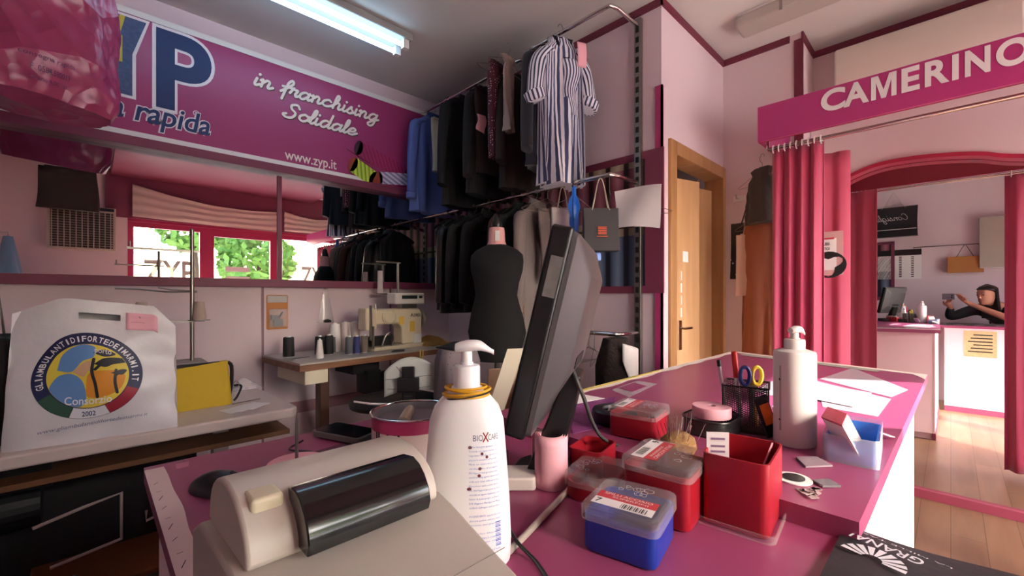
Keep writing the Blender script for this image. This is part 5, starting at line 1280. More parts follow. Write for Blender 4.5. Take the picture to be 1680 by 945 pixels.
quad('film_sheet', 'pale film strip stuck along the counter near the fitting room', 'film', FILM, [(1345,622),(1400,604),(1490,640),(1462,652)], ZB+.0012)
quad('purple_mat', 'purple ribbed mat lying behind the monitor foot', 'mat', mat('purple_rubber', (128, 56, 116), .6, bump=.3, bscale=60), [(925,668),(1010,652),(1000,700),(940,712)], ZB+.0002, .002)
quad('paper_sheet', 'white paper corner showing behind the monitor stand', 'paper', PAPER, [(880,668),(955,647),(992,654),(900,672)], ZB+.003)
quad('fabric_swatch', 'grey lilac fabric scrap nearest the blue card box', 'swatch', mat('lilac_scrap', (150, 128, 140), .85, bump=.3, bscale=80), [(1306,752),(1340,751),(1366,766),(1322,768)], ZB+.0002, .003)
quad('fabric_swatch', 'small grey fabric scrap to the right of the three scraps', 'swatch', mat('grey_scrap', (120, 112, 118), .85, bump=.3, bscale=80), [(1333,790),(1360,788),(1380,800),(1350,800)], ZB+.0002, .003)
o = mb(mat('scrap_chips', (170, 150, 150), .8, bump=.8, bscale=120)); rn = random.Random(4); c = at_z(1325, 810, ZB)
for i in range(14):
    x, y, a = rn.gauss(0,.012), rn.gauss(0,.008), rn.uniform(0,3); o.box(-.007,.007,-.004,.004,.0005+.0012*(i % 3),.0017+.0012*(i % 3), Matrix.Translation((x,y,0))@Matrix.Rotation(a,4,'Z'))
o = o.build('scrap_heap', sm=False); o.location = (c.x, c.y, ZB); o['kind'] = 'stuff'; tag(o, 'little heap of pinkish scraps on the counter near its lower corner', 'scraps')
c = at_z(1302, 786, ZB)
t = thing('round_magnet', 'round white disc with black centre half hidden by the open red box', 'disc', (c.x, c.y, ZB))
mb(PAPER).lathe([(0,0),(.026,0),(.026,.002),(0,.002)], 30).build('disc', t); mb(BLACKP).lathe([(0,.0021),(.016,.0021),(.016,.004),(0,.004)], 24).build('centre', t)

# ------------------------------------------------------------------ receipt printer
t = thing('receipt_printer', 'beige till printer with curved lid and dark window in the left foreground', 'printer', (.21*.88, .5*.88, H-.33*.88))
t.scale = (.88, .88, .88)
BG = mat('beige_printer_plastic', (198, 188, 176), .42, bump=.02, bscale=300)
BG2 = mat('grey_beige_plastic', (176, 166, 156), .45)
X0, X1 = -.108, .104
def yz(poly, x0, x1, m, name, bevel=.004, seg=3, sm=True):
    M = Matrix(((0,0,1,0),(1,0,0,-.5),(0,1,0,-ZD),(0,0,0,1)))
    return mb(m).prism(poly, x0, x1, M).build(name, t, sm=sm, bevel=bevel, seg=seg)
g = lambda z: H + z
yz([(.30, ZD-.045), (.30, g(-.305)), (.36, g(-.288)), (.44, g(-.262)), (.468, g(-.256)), (.62, g(-.268)), (.66, g(-.29)), (.66, ZD-.045)], X0-.012, X1+.012, BG2, 'base')
arcp = [(.455 + .0, g(-.2560))] + [(.54 - .086*math.cos(a), g(-.256) + .056*math.sin(a)**.9) for a in [PI*i/14 for i in range(1, 14)]] + [(.63, g(-.268))]
yz(arcp + [(.60, g(-.275)), (.5, g(-.275))], X0, X1, BG, 'lid')
wa = [(.432, g(-.252)), (.428, g(-.240)), (.432, g(-.226)), (.441, g(-.213)), (.452, g(-.204)), (.466, g(-.199)), (.49, g(-.202)), (.47, g(-.252))]
yz(wa, -.062, .076, mat('dark_smoked_window', (16, 19, 19), .16, coat=.3), 'window', bevel=.0015)
o = mb(mat('cream_button', (216, 206, 174), .4)).box(-.098, -.068, -.02, .014, .108, .128).build('lid_button', t, bevel=.004, seg=3)
mb(BG2).box(X0-.0125, X0-.0121, -.19, .12, .004, .006).box(X0, X1+.012, -.205, -.2005, .006, .008).build('seam', t, sm=False)
o = mb(mat('printer_seam', (120, 112, 106), .6)).bar((-.03, -.1535, .0505), (.118, -.1535, .0505), .0006, .0006).build('front_seam', t, sm=False)

# ------------------------------------------------------------------ pump bottles
def bottle(name, label, pos, rz, prof, sy, colr_r, zt, noz, m, nd=1, nz=.0):
    t = thing(name, label, 'bottle', pos, rz)
    # superellipse body
    n = 64; R = []
    for r, z in prof:
        R.append([Vector((r*abs(math.cos(a))**.85*(1 if math.cos(a) > 0 else -1), r*sy*abs(math.sin(a))**.85*(1 if math.sin(a) > 0 else -1), z)) for a in [2*PI*i/n for i in range(n)]])
    mb(m).loft(R).build('bottle_body', t)
    zc = prof[-1][1]
    mb(m).lathe([(0, zc-.002), (colr_r, zc-.002), (colr_r, zc+.6*zt), (colr_r*.92, zc+.66*zt), (colr_r*.5, zc+.68*zt), (colr_r*.5, zc+.75*zt), (0, zc+.75*zt)], 36).build('collar', t)
    b = mb(m).lathe([(0, zc+.70*zt), (colr_r*.42, zc+.70*zt), (colr_r*.40, zc+1.1*zt), (0, zc+1.1*zt)], 24)
    R = []; zz = zc+1.1*zt
    for i in range(13):
        f_ = i/12; x = (-.42 + 1.42*f_)*noz; k = (1-abs(2*f_-.75)**2.4*.62); wy = colr_r*.62*max(.18, k); hh = .0062*max(.35, k)+.001
        R.append([Vector((x*nd, wy*math.cos(a), zz + .004 + hh*math.sin(a) - (.006*max(0, f_-.65)/.35) + .003*math.sin(PI*f_))) for a in [2*PI*j/20 for j in range(20)]])
    b.loft(R); b.build('pump_head', t, bevel=0)
    return t
WP = mat('white_bottle_plastic', (240, 238, 240), .3, sub=.1)
bp = Vector((.336, .424, ZD)); brz = -math.radians(44.4)
zcol = H - (642-485)*.535/705 - ZD
prof = [(.0, 0), (.05, .0), (.0545, .006), (.0555, .03), (.0535, .08), (.0505, .12), (.046, zcol-.035), (.040, zcol-.018), (.030, zcol-.006), (.021, zcol+.001), (.0185, zcol+.006)]
t = bottle('pump_bottle', 'large white pump bottle with blue text and yellow bands round its neck', bp, brz, prof, .66, .0165, .040, .034, WP, 1)
b = mb(mat('yellow_rubber', (214, 160, 30), .5))
for i, (dz, dr, tl) in enumerate(((0,.0,.1),(.004,.001,-.1),(.001,.004,.16),(-.003,.002,.0),(.006,-.001,.05))):
    b.tube([(( .0255+dr)*math.cos(a), (.020+dr)*math.sin(a), zcol-.001+dz+tl*.02*math.cos(a)) for a in [2*PI*j/30 for j in range(31)]], .0016, 6, cap=False)
b.build('rubber_bands', t, label='yellow rubber bands')
b = mb(INK).tube([(.029*math.cos(a), .023*math.sin(a), zcol-.004+.004*math.cos(a)) for a in [2*PI*j/30 for j in range(31)]], .0009, 6, cap=False); b.build('dark_band', t)
def bot_surf(off=.0004):
    def fn(x, z):           # x: metres along the surface from the front centre, to the right
        pr = sorted(prof, key=lambda q: q[1]); r = pr[-1][0]
        for i in range(len(pr)-1):
            if pr[i][1] <= z <= pr[i+1][1] and pr[i+1][1] > pr[i][1]: k = (z-pr[i][1])/(pr[i+1][1]-pr[i][1]); r = pr[i][0] + (pr[i+1][0]-pr[i][0])*k; break
        a = -PI/2 + x/.047; c, s_ = math.cos(a), math.sin(a)
        return Vector(((r+off)*abs(c)**.85*(1 if c > 0 else -1), (r*.66+off)*abs(s_)**.85*(1 if s_ > 0 else -1), z))
    return fn
bf = bot_surf()
BLT = mat('pale_blue_print', (120, 140, 205), .6)
b = mb(mat('slate_print', (110, 116, 140), .6)).text('BIO', .008, .020, .158, .165, bf).text('CARE', .027, .044, .158, .165, bf); b.build('brand_lettering', t, sm=False)
mb(mat('brown_red_print', (140, 50, 36), .6)).stroke([(.020,.157),(.027,.167)], .0016, bf).stroke([(.0205,.167),(.0265,.157)], .0016, bf).build('brand_cross', t, sm=False)
rn = random.Random(9); b = mb(BLT); z = .153
words = ['IT Gel detergente igienizzante mani', 'formula con agenti idratanti che', 'rispettano la pelle e lasciano una', 'piacevole sensazione di freschezza', 'Modo uso versare una piccola dose', 'strofinare fino ad asciugatura', 'EN Hygienic hand gel enriched with', 'moisturising agents leaves hands', 'soft and clean without rinsing', 'Directions apply a small amount', 'FR Gel hygienique pour les mains', 'enrichi en agents hydratants doux', 'laisse la peau propre et fraiche', 'DE Hygiene Handgel mit Pflege', 'einfach auftragen und verreiben', '', 'INGREDIENTS aqua alcohol denat', 'glycerin parfum carbomer linalool', 'limonene citral geraniol benzyl', '', 'Tenere fuori dalla portata dei', 'bambini evitare il contatto con', 'gli occhi uso esterno', '', 'Lotto e scadenza sul fondo']
for wline in words:
    if wline: b.text(wline, .004, .042 - .004*rn.random(), z-.0034, z-.0006, bf, res=1)
    z -= .0050
b.text('500 ml e', -.006, .014, .018, .024, bf)
b.build('label_text', t, sm=False, label='rows of small pale blue text')
b = mb(mat('brown_dots_print', (110, 50, 50), .6))
for x, z in ((.005,.151),(.018,.143),(.024,.139),(.015,.126),(.014,.118),(.004,.103)):
    b.add([bf(x+.0019*math.cos(a), z+.0019*math.sin(a)) for a in [2*PI*i/10 for i in range(10)]], [tuple(range(10))])
b.build('label_dots', t, sm=False)
b = mb(mat('blue_barcode', (88, 110, 190), .6))
for i in range(16): b.add([bf(.032, .034+.0018*i), bf(.040, .034+.0018*i), bf(.040, .0352+.0018*i - (i % 3)*.0003), bf(.032, .0352+.0018*i-(i % 3)*.0003)], [(0,1,2,3)])
b.build('barcode', t, sm=False)
p2 = Vector((1.02, .222, ZB))
prof2 = [(0,0),(.033,0),(.0355,.004),(.0355,.182),(.034,.188),(.020,.192)]
t = bottle('pump_bottle', 'tall cylindrical white pump bottle on the counter beside the blue card box', p2, brz+.1, prof2, 1.0, .0185, .030, .022, mat('white_gloss_plastic', (226, 220, 216), .32, sub=.1), 1)
b = mb(mat('grey_label', (176, 166, 160), .5)); b.grid(lambda u, v: Vector((.0359*math.cos(PI+.1+.55*u), .0359*math.sin(PI+.1+.55*u), .03+.13*v)), 8, 2); b.build('grey_label', t)
mb(INK).box(-.0364,-.0358,-.006,-.003,.13,.134).box(-.0364,-.0358,-.006,-.003,.05,.053).build('label_marks', t, sm=False)

# ------------------------------------------------------------------ monitor seen from behind
t = thing('computer_monitor', 'black flat monitor seen edge on with its silver grey back, leaning on its stand', 'monitor', (.63, .545, ZD), math.atan2(.50, .866))
# local: x along the screen away from the camera, -y = back normal (towards the counter), z up
tilt = math.radians(13.5)
o_ = Vector((.432, .462, 0)) - Vector((.63, .545, 0)); c_, s_ = math.cos(-math.atan2(.50,.866)), math.sin(-math.atan2(.50,.866))
lx, ly = o_.x*c_ - o_.y*s_, o_.x*s_ + o_.y*c_
MM = Matrix.Translation((lx, ly, H-.205-ZD)) @ Matrix.Rotation(tilt, 4, 'X') @ Matrix.Translation((0,-.0,0))
W_, Hh = .345, .318
b = mb(BLACKP).box(0, W_, -.032, 0, 0, Hh, MM); b.build('bezel', t, bevel=.005, seg=3)
GB = mat('silver_grey_back', (70, 67, 69), .38, bump=.03, bscale=200)
R = []
for y, i0, zb0, zt0 in ((-.0325, .004, .004, .004), (-.040, .006, .006, .006), (-.052, .03, .05, .03), (-.066, .05, .09, .055), (-.068, .055, .095, .06)):
    R.append([MM @ Vector((W_/2 + x, y, (zb0 + Hh - zt0)/2 + z)) for x, z in rrect(W_-2*i0, Hh-zb0-zt0, .012, 4)])
mb(GB).loft(R).build('back_shell', t, sm=True)
mb(mat('screen_glass', (30, 34, 40), .1)).box(.018, W_-.018, .0004, .0012, .022, Hh-.018, MM).build('screen', t, sm=False)
mb(mat('silver_sticker', (120, 118, 116), .35, var=.4, vscale=60)).box(-.0008, -.0002, -.028, -.010, Hh-.105, Hh-.045, MM).build('side_sticker', t, sm=False, label='worn silver sticker on the side')
mb(BLACKM).box(W_*.35, W_*.65, -.0695, -.0682, .10, .12, MM).build('vent', t, sm=False)
b = mb(BLACKP)
P = [Vector((W_*.5+lx, ly-.05, .11)), Vector((W_*.5+lx, ly-.10, .16)), Vector((W_*.5+lx, ly-.055, .02)), Vector((W_*.5+lx, ly-.015, .008))]
cx_ = lx + W_*.5
b.prism([(-.045+ly, .0), (-.035+ly-.02, .0), (-.10+ly, .19), (-.075+ly, .20), (.0+ly, .012), (.005+ly, 0)], cx_-.035, cx_+.035, Matrix(((0,0,1,0),(1,0,0,0),(0,1,0,0),(0,0,0,1))))
b.build('stand', t, sm=False, bevel=.004)
mb(BLACKP).prism([(x + cx_ +.01, y + ly - .03) for x, y in rrect(.13, .12, .05, 8)], .0005, .012).build('stand_base', t, bevel=.004)
mb(mat('dark_grey_cable', (70, 68, 68), .5)).tube(smooth([MM @ Vector((W_*.42, -.06, .10)), MM @ Vector((W_*.40, -.09, .06)), (.02, -.10, .06), (.12, -.16, .012), (.2, -.15, .035)], 6), .0035, 8).build('cable', t)

# ------------------------------------------------------------------ plastic pin boxes
CL = clear('box_lid_plastic', (226, 214, 220), gloss=.12, rough=.08, tint=.14)
REDB = mat('red_box_plastic', (158, 24, 40), .38); BLUB = mat('blue_box_plastic', (18, 50, 150), .38)
REDL = mat('red_label', (196, 60, 70), .5); WLB = mat('white_label', (232, 228, 228), .5)
def pinbox(label, m, c, rz, w_, d_, h_, num=None, lid='on', cut=.012, rot=0):
    t = thing('pin_box', label, 'box', c, rz)
    hb = h_ - (.012 if lid == 'on' else 0)
    R = []
    for z, k in ((0,-.004),(.002,-.001),(.004,0),(hb,0.0),(hb,-.0025),(.004,-.004),(.003,-.02)):
        R.append([Vector((x, y, z)) for x, y in rrect(w_+2*k, d_+2*k, cut, 4)])
    mb(m).loft(R).build('box_body', t)
    if lid == 'on':
        R = []
        for z, k in ((hb-.006,.002),(hb-.006,.0035),(hb+.010,.0032),(hb+.012,.0015),(hb+.0125,-.004),(hb+.0110,-.0045),(hb+.011,.0012),(hb-.006,.0008)):
            R.append([Vector((x, y, z)) for x, y in rrect(w_+2*k, d_+2*k, cut, 4)])
        mb(CL).loft(R[:5], cap=False).loft([R[4], [p*1 for p in [Vector((x*.02, y*.02, hb+.0125)) for x, y in rrect(w_, d_, cut, 4)]]], cap=False).build('lid', t)
        zt = hb+.0131; F_ = lambda x, y: Vector((x, y, zt))
        if num:
            b = mb(REDL); b.add([F_(-w_*.42,-d_*.20), F_(w_*.42,-d_*.20), F_(w_*.42,d_*.0), F_(-w_*.42,d_*.0)], [(0,1,2,3)]); b.build('red_label', t, sm=False)
            b = mb(WLB); b.add([F_(-w_*.42,-d_*.40), F_(w_*.42,-d_*.40), F_(w_*.42,-d_*.2), F_(-w_*.42,-d_*.2)], [(0,1,2,3)]); b.build('white_label', t, sm=False)
            F2 = lambda x, y: Vector((x, y, zt+.0003))
            b = mb(INK).text(num, -w_*.38, -w_*.30, -d_*.36, -d_*.24, F2, bold=.02)
            for i in range(14): b.add([F2(w_*(-.02+.026*i), -d_*.37), F2(w_*(-.02+.026*i+.006*(1+i % 3)), -d_*.37), F2(w_*(-.02+.026*i+.006*(1+i % 3)), -d_*.25), F2(w_*(-.02+.026*i), -d_*.25)], [(0,1,2,3)])
            b.build('printing', t, sm=False)
            mb(WLB).text('SPILLI ACCIAIO', -w_*.34, w_*.34, -d_*.08, -d_*.02, F2).text('SUPERFINI', -w_*.2, w_*.3, -d_*.15, -d_*.11, F2).build('label_text', t, sm=False)
        b = mb(mat('embossed_silver', (190, 180, 190), .35)); rn = random.Random(hash(label) % 99 if False else len(label))
        Fs_ = lambda x, y: Vector((x, y, zt+.0002))
        for i in range(9):
            x, y = rn.uniform(-w_*.24, w_*.24), rn.uniform(d_*.1, d_*.36); r_ = rn.uniform(.004,.009)
            b.stroke([(x + r_*(1-.5*k/9)*math.cos(k*.8+i), y + r_*(1-.5*k/9)*math.sin(k*.8+i)) for k in range(9)], .0009, Fs_, 3)
        b.build('embossing', t, sm=False)
    return t
def sq(z, *pts_):
    P = [at_z(x, y, z) for x, y in pts_]; return P
pinbox('blue pin box numbered 7 with a clear lid, nearest the camera', BLUB, (.514, .300, ZD), .21-PI/2, .094, .098, .060, '7')
pinbox('tall red pin box numbered 6 standing behind the blue box', REDB, (.632, .306, ZD), PI+.12, .104, .098, .088, '6')
pinbox('low red pin box with clear cornered lid left of the number 6 box', REDB, (.610, .415, ZD), .25, .105, .082, .042, None, cut=.022)
pinbox('open red pin box holding white pieces behind the low lidded box', REDB, (.722-.045, .448+.025, ZD), .2, .085, .065, .050, None, lid='off')
c = at_z(1040, 722, ZB)
pinbox('red pin box with clear labelled lid farthest back beside the monitor', REDB, (.852, .475, ZB), PI+.15, .095, .10, .062, '6')
tR = pinbox('large open red pin box with pink card inside at the edge of the counter', REDB, (.700, .218, ZD), .1, .120, .086, .102, None, lid='off')
mb(CL).loft([[Vector((x, y, z)) for x, y in rrect(.128+2*k, .094+2*k, .012, 4)] for z, k in ((.0005,.0),(.0005,.004),(.012,.005),(.012,.003))], cap=False).build('lid_underneath', tR, label='clear lid pushed under the box')
o = mb(PINKP).box(-.028,.03,-.001,.001,0,.10).build('pink_card', sm=False); o.location = (.705, .215, ZD+.012); o.rotation_euler = (.35, .5, .3); tag(o, 'pale pink card leaning inside the large open red box', 'card')
t = thing('price_card', 'grey white printed card standing upright in the large open red box', 'card', (.672, .245, ZD+.02), -.9)
mb(mat('grey_card', (206, 196, 200), .6)).box(-.016, .016, -.001, .001, 0, .105).build('card_sheet', t, sm=False)
b = mb(mat('lilac_print', (120, 90, 120), .6))
for z in (.05,.058,.075,.083,.094): b.box(-.010, .010, -.0018, -.0012, z, z+.003)
b.build('printing', t, sm=False)
mb(PINKP).box(-.03,.03,-.025,.025,.0,.004).build('pink_pad', None, sm=False)
o = bpy.data.objects['pink_pad']; o.location = (.702, .212, ZD+.006); tag(o, 'stack of pink slips lying in the bottom of the large open red box', 'papers')
o = mb(PAPER).lathe([(0,0),(.012,0),(.014,.004),(0,.009)], 16).build('white_button'); o.location = (.69, .46, ZD+.006); tag(o, 'round white piece inside the open low red box', 'button')

# pincushion with pins
t = thing('pincushion', 'furry brown pincushion full of long steel pins behind the red boxes', 'pincushion', (.800, .365, ZB))
b = mb(mat('brown_fur', (140, 104, 64), .95, bump=.8, bscale=90)).lathe([(0,0),(.034,.0),(.040,.010),(.036,.026),(.022,.036),(0,.038)], 28, None, 1.15, .8); 
rn = random.Random(2)
for i in range(260):
    a, c = rn.uniform(0, 2*PI), rn.uniform(.15, 1); d = Vector((math.cos(a)*math.sqrt(1-c*c*.8), math.sin(a)*math.sqrt(1-c*c*.8), c)); p = Vector((d.x*.040, d.y*.030, .010+d.z*.022))
    q = p + d*.010 + Vector((rn.gauss(0,.003), rn.gauss(0,.003), 0)); s_ = Vector((.0006, .0003, 0)); b.add([p-s_, p+s_, q], [(0,1,2)])
b.build('cushion', t)
for i in range(26):
    x, y = rn.gauss(0,.016), rn.gauss(0,.013); L_ = rn.uniform(.03,.05); 
    mb(CHROME).tube([(x, y, .026), (x*1.3+rn.gauss(0,.005), y*1.3+rn.gauss(0,.005), .026+L_)], .0006, 5).build('pin', t)
# pink paper roll unrolling, in front of the monitor
t = thing('paper_roll', 'loose pink paper roll standing on end in front of the monitor', 'paper roll', (.572, .488, ZD))
def spiral(u, v):
    a = 2*PI*3.2*u; r = .018 + .013*u + (0 if u < .95 else (u-.95)*.12); return Vector((r*math.cos(a+.6), r*math.sin(a+.6), .001+.088*v + .0*v))
mb(PINKP).grid(spiral, 130, 6).build('paper', t, solid=.0008)
# till roll on the spike
c = at_z(462, 775, ZD)
def tillroll(name, label, pos, r, h_, m=PINKP, hole=.009):
    t = thing(name, label, 'paper roll', pos)
    mb(m).lathe([(hole, .0005), (r-.001, .0005), (r, .002), (r, h_-.001), (r-.001, h_), (hole, h_)], 56, cap=False).lathe([(hole, .0005), (hole, h_)], 30, cap=False).build('paper', t)
    mb(BLACKM).lathe([(hole*.98, .001), (hole*.98, h_-.004)], 24, cap=False).lathe([(0,.001),(hole*.98,.001)],24,cap=False).build('core', t)
    return t
tillroll('paper_roll', 'pink till roll lying flat on the desk behind the printer', (.268, .835, ZD), .049, .028)
t = thing('receipt_spike', 'upright steel receipt spike standing in the pink till roll', 'spike', (.268, .835, ZD+.0))
mb(STEEL).tube([(0,0,.002),(0,0,.10),(0,0,.118)], [.0032,.0028,.0008], 8).build('spike', t)
mb(STEEL).lathe([(0,.001),(.008,.001),(.008,.003),(0,.003)], 20).build('spike_base', t)
tillroll('paper_roll', 'pink till roll lying in the black mesh tray behind the red boxes', (.985, .372, ZB+.032), .040, .024)
# mesh material
def mesh_mat(name, scale):
    m = bpy.data.materials.new(name); m.use_nodes = True; n = m.node_tree; bs = n.nodes['Principled BSDF']; bs.inputs['Base Color'].default_value = (.015,.015,.017,1); bs.inputs['Roughness'].default_value = .4
    tc = n.nodes.new('ShaderNodeTexCoord'); sp = n.nodes.new('ShaderNodeSeparateXYZ'); n.links.new(tc.outputs['UV'], sp.inputs[0]); res = []
    for sgn in (1, -1):
        a = n.nodes.new('ShaderNodeMath'); a.operation = 'MULTIPLY_ADD'; a.inputs[1].default_value = sgn*.22; n.links.new(sp.outputs[1], a.inputs[0]); n.links.new(sp.outputs[0], a.inputs[2])
        k = n.nodes.new('ShaderNodeMath'); k.operation = 'MULTIPLY'; k.inputs[1].default_value = scale; n.links.new(a.outputs[0], k.inputs[0])
        fr = n.nodes.new('ShaderNodeMath'); fr.operation = 'FRACT'; n.links.new(k.outputs[0], fr.inputs[0])
        l = n.nodes.new('ShaderNodeMath'); l.operation = 'LESS_THAN'; l.inputs[1].default_value = .42; n.links.new(fr.outputs[0], l.inputs[0]); res.append(l)
    mx = n.nodes.new('ShaderNodeMath'); mx.operation = 'MAXIMUM'; n.links.new(res[0].outputs[0], mx.inputs[0]); n.links.new(res[1].outputs[0], mx.inputs[1]); n.links.new(mx.outputs[0], bs.inputs['Alpha'])
    return m
MESH = mesh_mat('black_wire_mesh', 90)
t = thing('mesh_tray', 'round black mesh desk tray behind the pincushion', 'tray', (.985, .372, ZB))
R = [[Vector((x, y, z)) for x, y in rrect(.125, .10, .04, 8)] for z in (.002, .034)]
mb(MESH).loft(R, cap=False).build('mesh_wall', t); mb(BLACKP).loft([[Vector((x*k, y*k, z)) for x, y in rrect(.125, .10, .04, 8)] for z, k in ((0,1),(0,1.0),(.003,1.0))]).build('tray_floor', t)
mb(BLACKP).tube([Vector((x, y, .034)) for x, y in rrect(.127, .102, .04, 8)+[rrect(.127,.102,.04,8)[0]]], .0022, 6).build('rim', t)
t = thing('tape_roll', 'black round tape reel behind the farthest red pin box', 'tape', (.885, .555, ZB))
mb(BLACKP).lathe([(.028,.001),(.052,.001),(.054,.004),(.054,.030),(.050,.034),(.030,.034),(.028,.028)], 40, cap=False).build('reel', t)
# pen holder
pc = Vector((1.062, .325, ZB)); 
t = thing('pen_holder', 'square black wire mesh pen holder beside the tall white bottle', 'pen holder', pc, .25)
wq = .088
R = [[Vector((x, y, z)) for x, y in rrect(wq, wq, .004, 2)] for z in (.002, .10)]
mb(mesh_mat('pen_holder_mesh', 110)).loft(R, cap=False).build('mesh_wall', t)
mb(BLACKP).box(-wq/2, wq/2, -wq/2, wq/2, 0, .003).build('holder_floor', t, sm=False)
b = mb(BLACKP)
rq = rrect(wq+.002, wq+.002, .004, 2); b.tube([Vector((x, y, .10)) for x, y in rq+[rq[0]]], .0024, 6)
for sx_ in (-1, 1):
    for sy_ in (-1, 1): b.tube([(sx_*wq/2, sy_*wq/2, .0), (sx_*wq/2, sy_*wq/2, .10)], .0015, 6)
b.build('rim', t)
def pen(label, x, y, dx, dy, L_, body, cap, r=.004, capl=.35):
    t = thing('pen', label, 'pen', pc + Vector((x, y, .006)))
    d = Vector((dx, dy, 1)).normalized()
    mb(body).tube([Vector((0,0,0)), d*L_*(1-capl)], r, 10).build('barrel', t)
    mb(cap).tube([d*L_*(1-capl), d*L_*(.99), d*L_], [r*1.15, r*1.1, r*.6], 10).build('cap', t)
pen('clear ballpoint with black end standing at the left of the pen holder', -.025, .03, -.12, .10, .150, mat('clear_barrel', (214, 200, 206), .3), BLACKP, .0038, .10)
pen('white marker with a red cap standing tallest in the pen holder', .0, .01, -.08, .07, .168, mat('white_barrel', (232, 224, 226), .4), mat('red_cap', (214, 50, 40), .4), .0055, .36)
pen('yellow pencil leaning in the pen holder', .01, -.02, -.05, .12, .125, mat('yellow_pencil', (222, 180, 40), .5), mat('yellow_tip', (222, 200, 70), .5), .004, .3)
t = thing('scissors', 'scissors with blue and yellow handles standing in the pen holder', 'scissors', pc + Vector((-.005, -.012, .008)), -.75)
b = mb(STEEL).bar((0,0,0), (.004,0,.09), .003, .012).bar((.004,0,0),(-.004,0,.09), .003, .010); b.build('blades', t, sm=False)
for nm, m, x, s_ in (('handle', mat('blue_handle', (40, 52, 130), .4), -.014, 1), ('handle', mat('yellow_handle', (222, 190, 40), .4), .013, -1)):
    mb(m).tube([(x + .011*math.cos(a), 0, .112 + .020*math.sin(a)) for a in [2*PI*i/22 for i in range(23)]], .0045, 8).build(nm, t, label='blue handle ring' if s_ > 0 else 'yellow handle ring')
t = thing('mobile_case', 'dark strap with orange patch leaning out of the pen holder over its front', 'strap', (1.03, .262, ZB+.002), -.75)
mb(BLACKP).bar((0,0,.0),(-.03,.0,.085), .006, .030).build('strap', t, sm=False, bevel=.003)
mb(mat('orange_patch', (220, 110, 40), .5, var=.3, vscale=60)).bar((-.009,-.0045,.028),(-.024,-.0045,.070), .001, .020).build('patch', t, sm=False)
o = mb(mat('glass_card', (206, 204, 226), .25)).prism(rrect(.05, .05, .008), 0, .003).build('small_dish', sm=False); o.location = (1.12, .262, ZB+.03); o.rotation_euler = (1.1, 0, -.8)
tag(o, 'small pale plastic square leaning between pen holder and tall white bottle', 'dish')

# blue box of cards in clear wrap
cb = Vector((1.045, .130, ZB)); crz = .06
t = thing('card_box', 'bright blue open box in stretched clear wrap at the sunlit counter edge', 'box', cb, crz)
R = []
w_, d_ = .160, .066
for z, k in ((0,-.004),(.002,0),(.042,.004),(.042,.001),(.004,-.003),(.003,-.02)): R.append([Vector((x, y, z)) for x, y in rrect(w_+2*k, d_+2*k, .006, 3)])
mb(mat('bright_blue_plastic', (40, 120, 215), .35)).loft(R).build('box_body', t)
R = [[Vector((x*(1+.02*math.sin(5*z*90+x*80)), y, z)) for x, y in rrect(w_+.016, d_+.014, .01, 4)] for z in (.0,.01,.02,.03,.046,.05)]
mb(clear('stretch_wrap', (225, 235, 245), gloss=.2, rough=.15, tint=.35)).loft(R, cap=False).build('clear_wrap', t)
ccol = [mat('card_white', (236, 230, 226), .6), mat('card_pink', (200, 96, 116), .6), mat('card_cream', (226, 216, 190), .6)]
for i in range(11):
    o = mb(ccol[0]).box(-.026, .026, -.0006, .0006, 0, .062)
    o.use(ccol[1]).box(-.026, .026, -.0008, .0008, .0575, .0625)
    if i % 2 == 0: o.use(ccol[2]).box(-.02, .0, -.0009, -.0007, .012, .036)
    o = o.build('business_card', sm=False); v = Matrix.Rotation(crz, 4, 'Z') @ Vector((-.068+.0092*i, .004, .020)); o.location = cb + v; o.rotation_euler = (-.50, 0, crz+PI/2-.85)
    tag(o, 'white business card with a crimson edge standing in the row inside the bright blue box', 'card', 'business cards in the blue box')
o = mb(PAPER).prism([(0,0),(.07,-.01),(.05,.055),(.0,.05)], 0, .001).build('paper_slip', sm=False); o.location = (1.14, .085, ZB+.018); o.rotation_euler = (.25, .2, .1); tag(o, 'white paper slip sticking out at the right end of the bright blue box', 'paper')

# round tin with knife under its lid
tc_ = Vector((.496, .812, ZD))
t = thing('round_tin', 'round tin with magenta rim band and see through lid behind the pump bottle', 'tin', tc_)
htin = at_d(662, 672, .925).z - ZD
rt = .085
mb(mat('tin_cream_print', (222, 206, 200), .4)).lathe([(0,0),(rt,0),(rt,htin-.028),(0,htin-.028)], 56).build('tin_body', t)
mb(mat('tin_magenta_band', (170, 50, 100), .4)).lathe([(rt+.0004,htin-.03),(rt+.0004,htin-.004)], 56, cap=False).build('rim_band', t)
mb(mat('tin_inner_grey', (150, 146, 150), .35)).lathe([(rt-.002,htin-.004),(rt-.002,htin-.02),(0,htin-.02)], 56, cap=False).build('inner_tray', t)
mb(CHROME).tube([((rt+.0015)*math.cos(a), (rt+.0015)*math.sin(a), htin-.002) for a in [2*PI*i/56 for i in range(57)]], .0026, 8, cap=False).build('lid_rim', t)
mb(clear('tin_lid_window', gloss=.18, rough=.05, tint=.1)).lathe([(0,htin-.003),(rt-.002,htin-.003)], 48, cap=False).build('lid_window', t)
b = mb(INK); fn_ = lambda a, z: Vector(((rt+.0008)*math.cos(a), (rt+.0008)*math.sin(a), z))
a_c = math.atan2(-tc_.y, -tc_.x)
b.text('IL MI', a_c-1.0, a_c-.30, htin*.46, htin*.66, fn_, bold=.03); b.build('lettering', t, sm=False)
mb(mat('ivory_handle', (206, 190, 164), .4)).tube([(-.045,-.035,htin-.012),(.0,.02,htin-.012),(.02,.045,htin-.012)], [.012,.012,.010], 12).build('roller_handle', t)
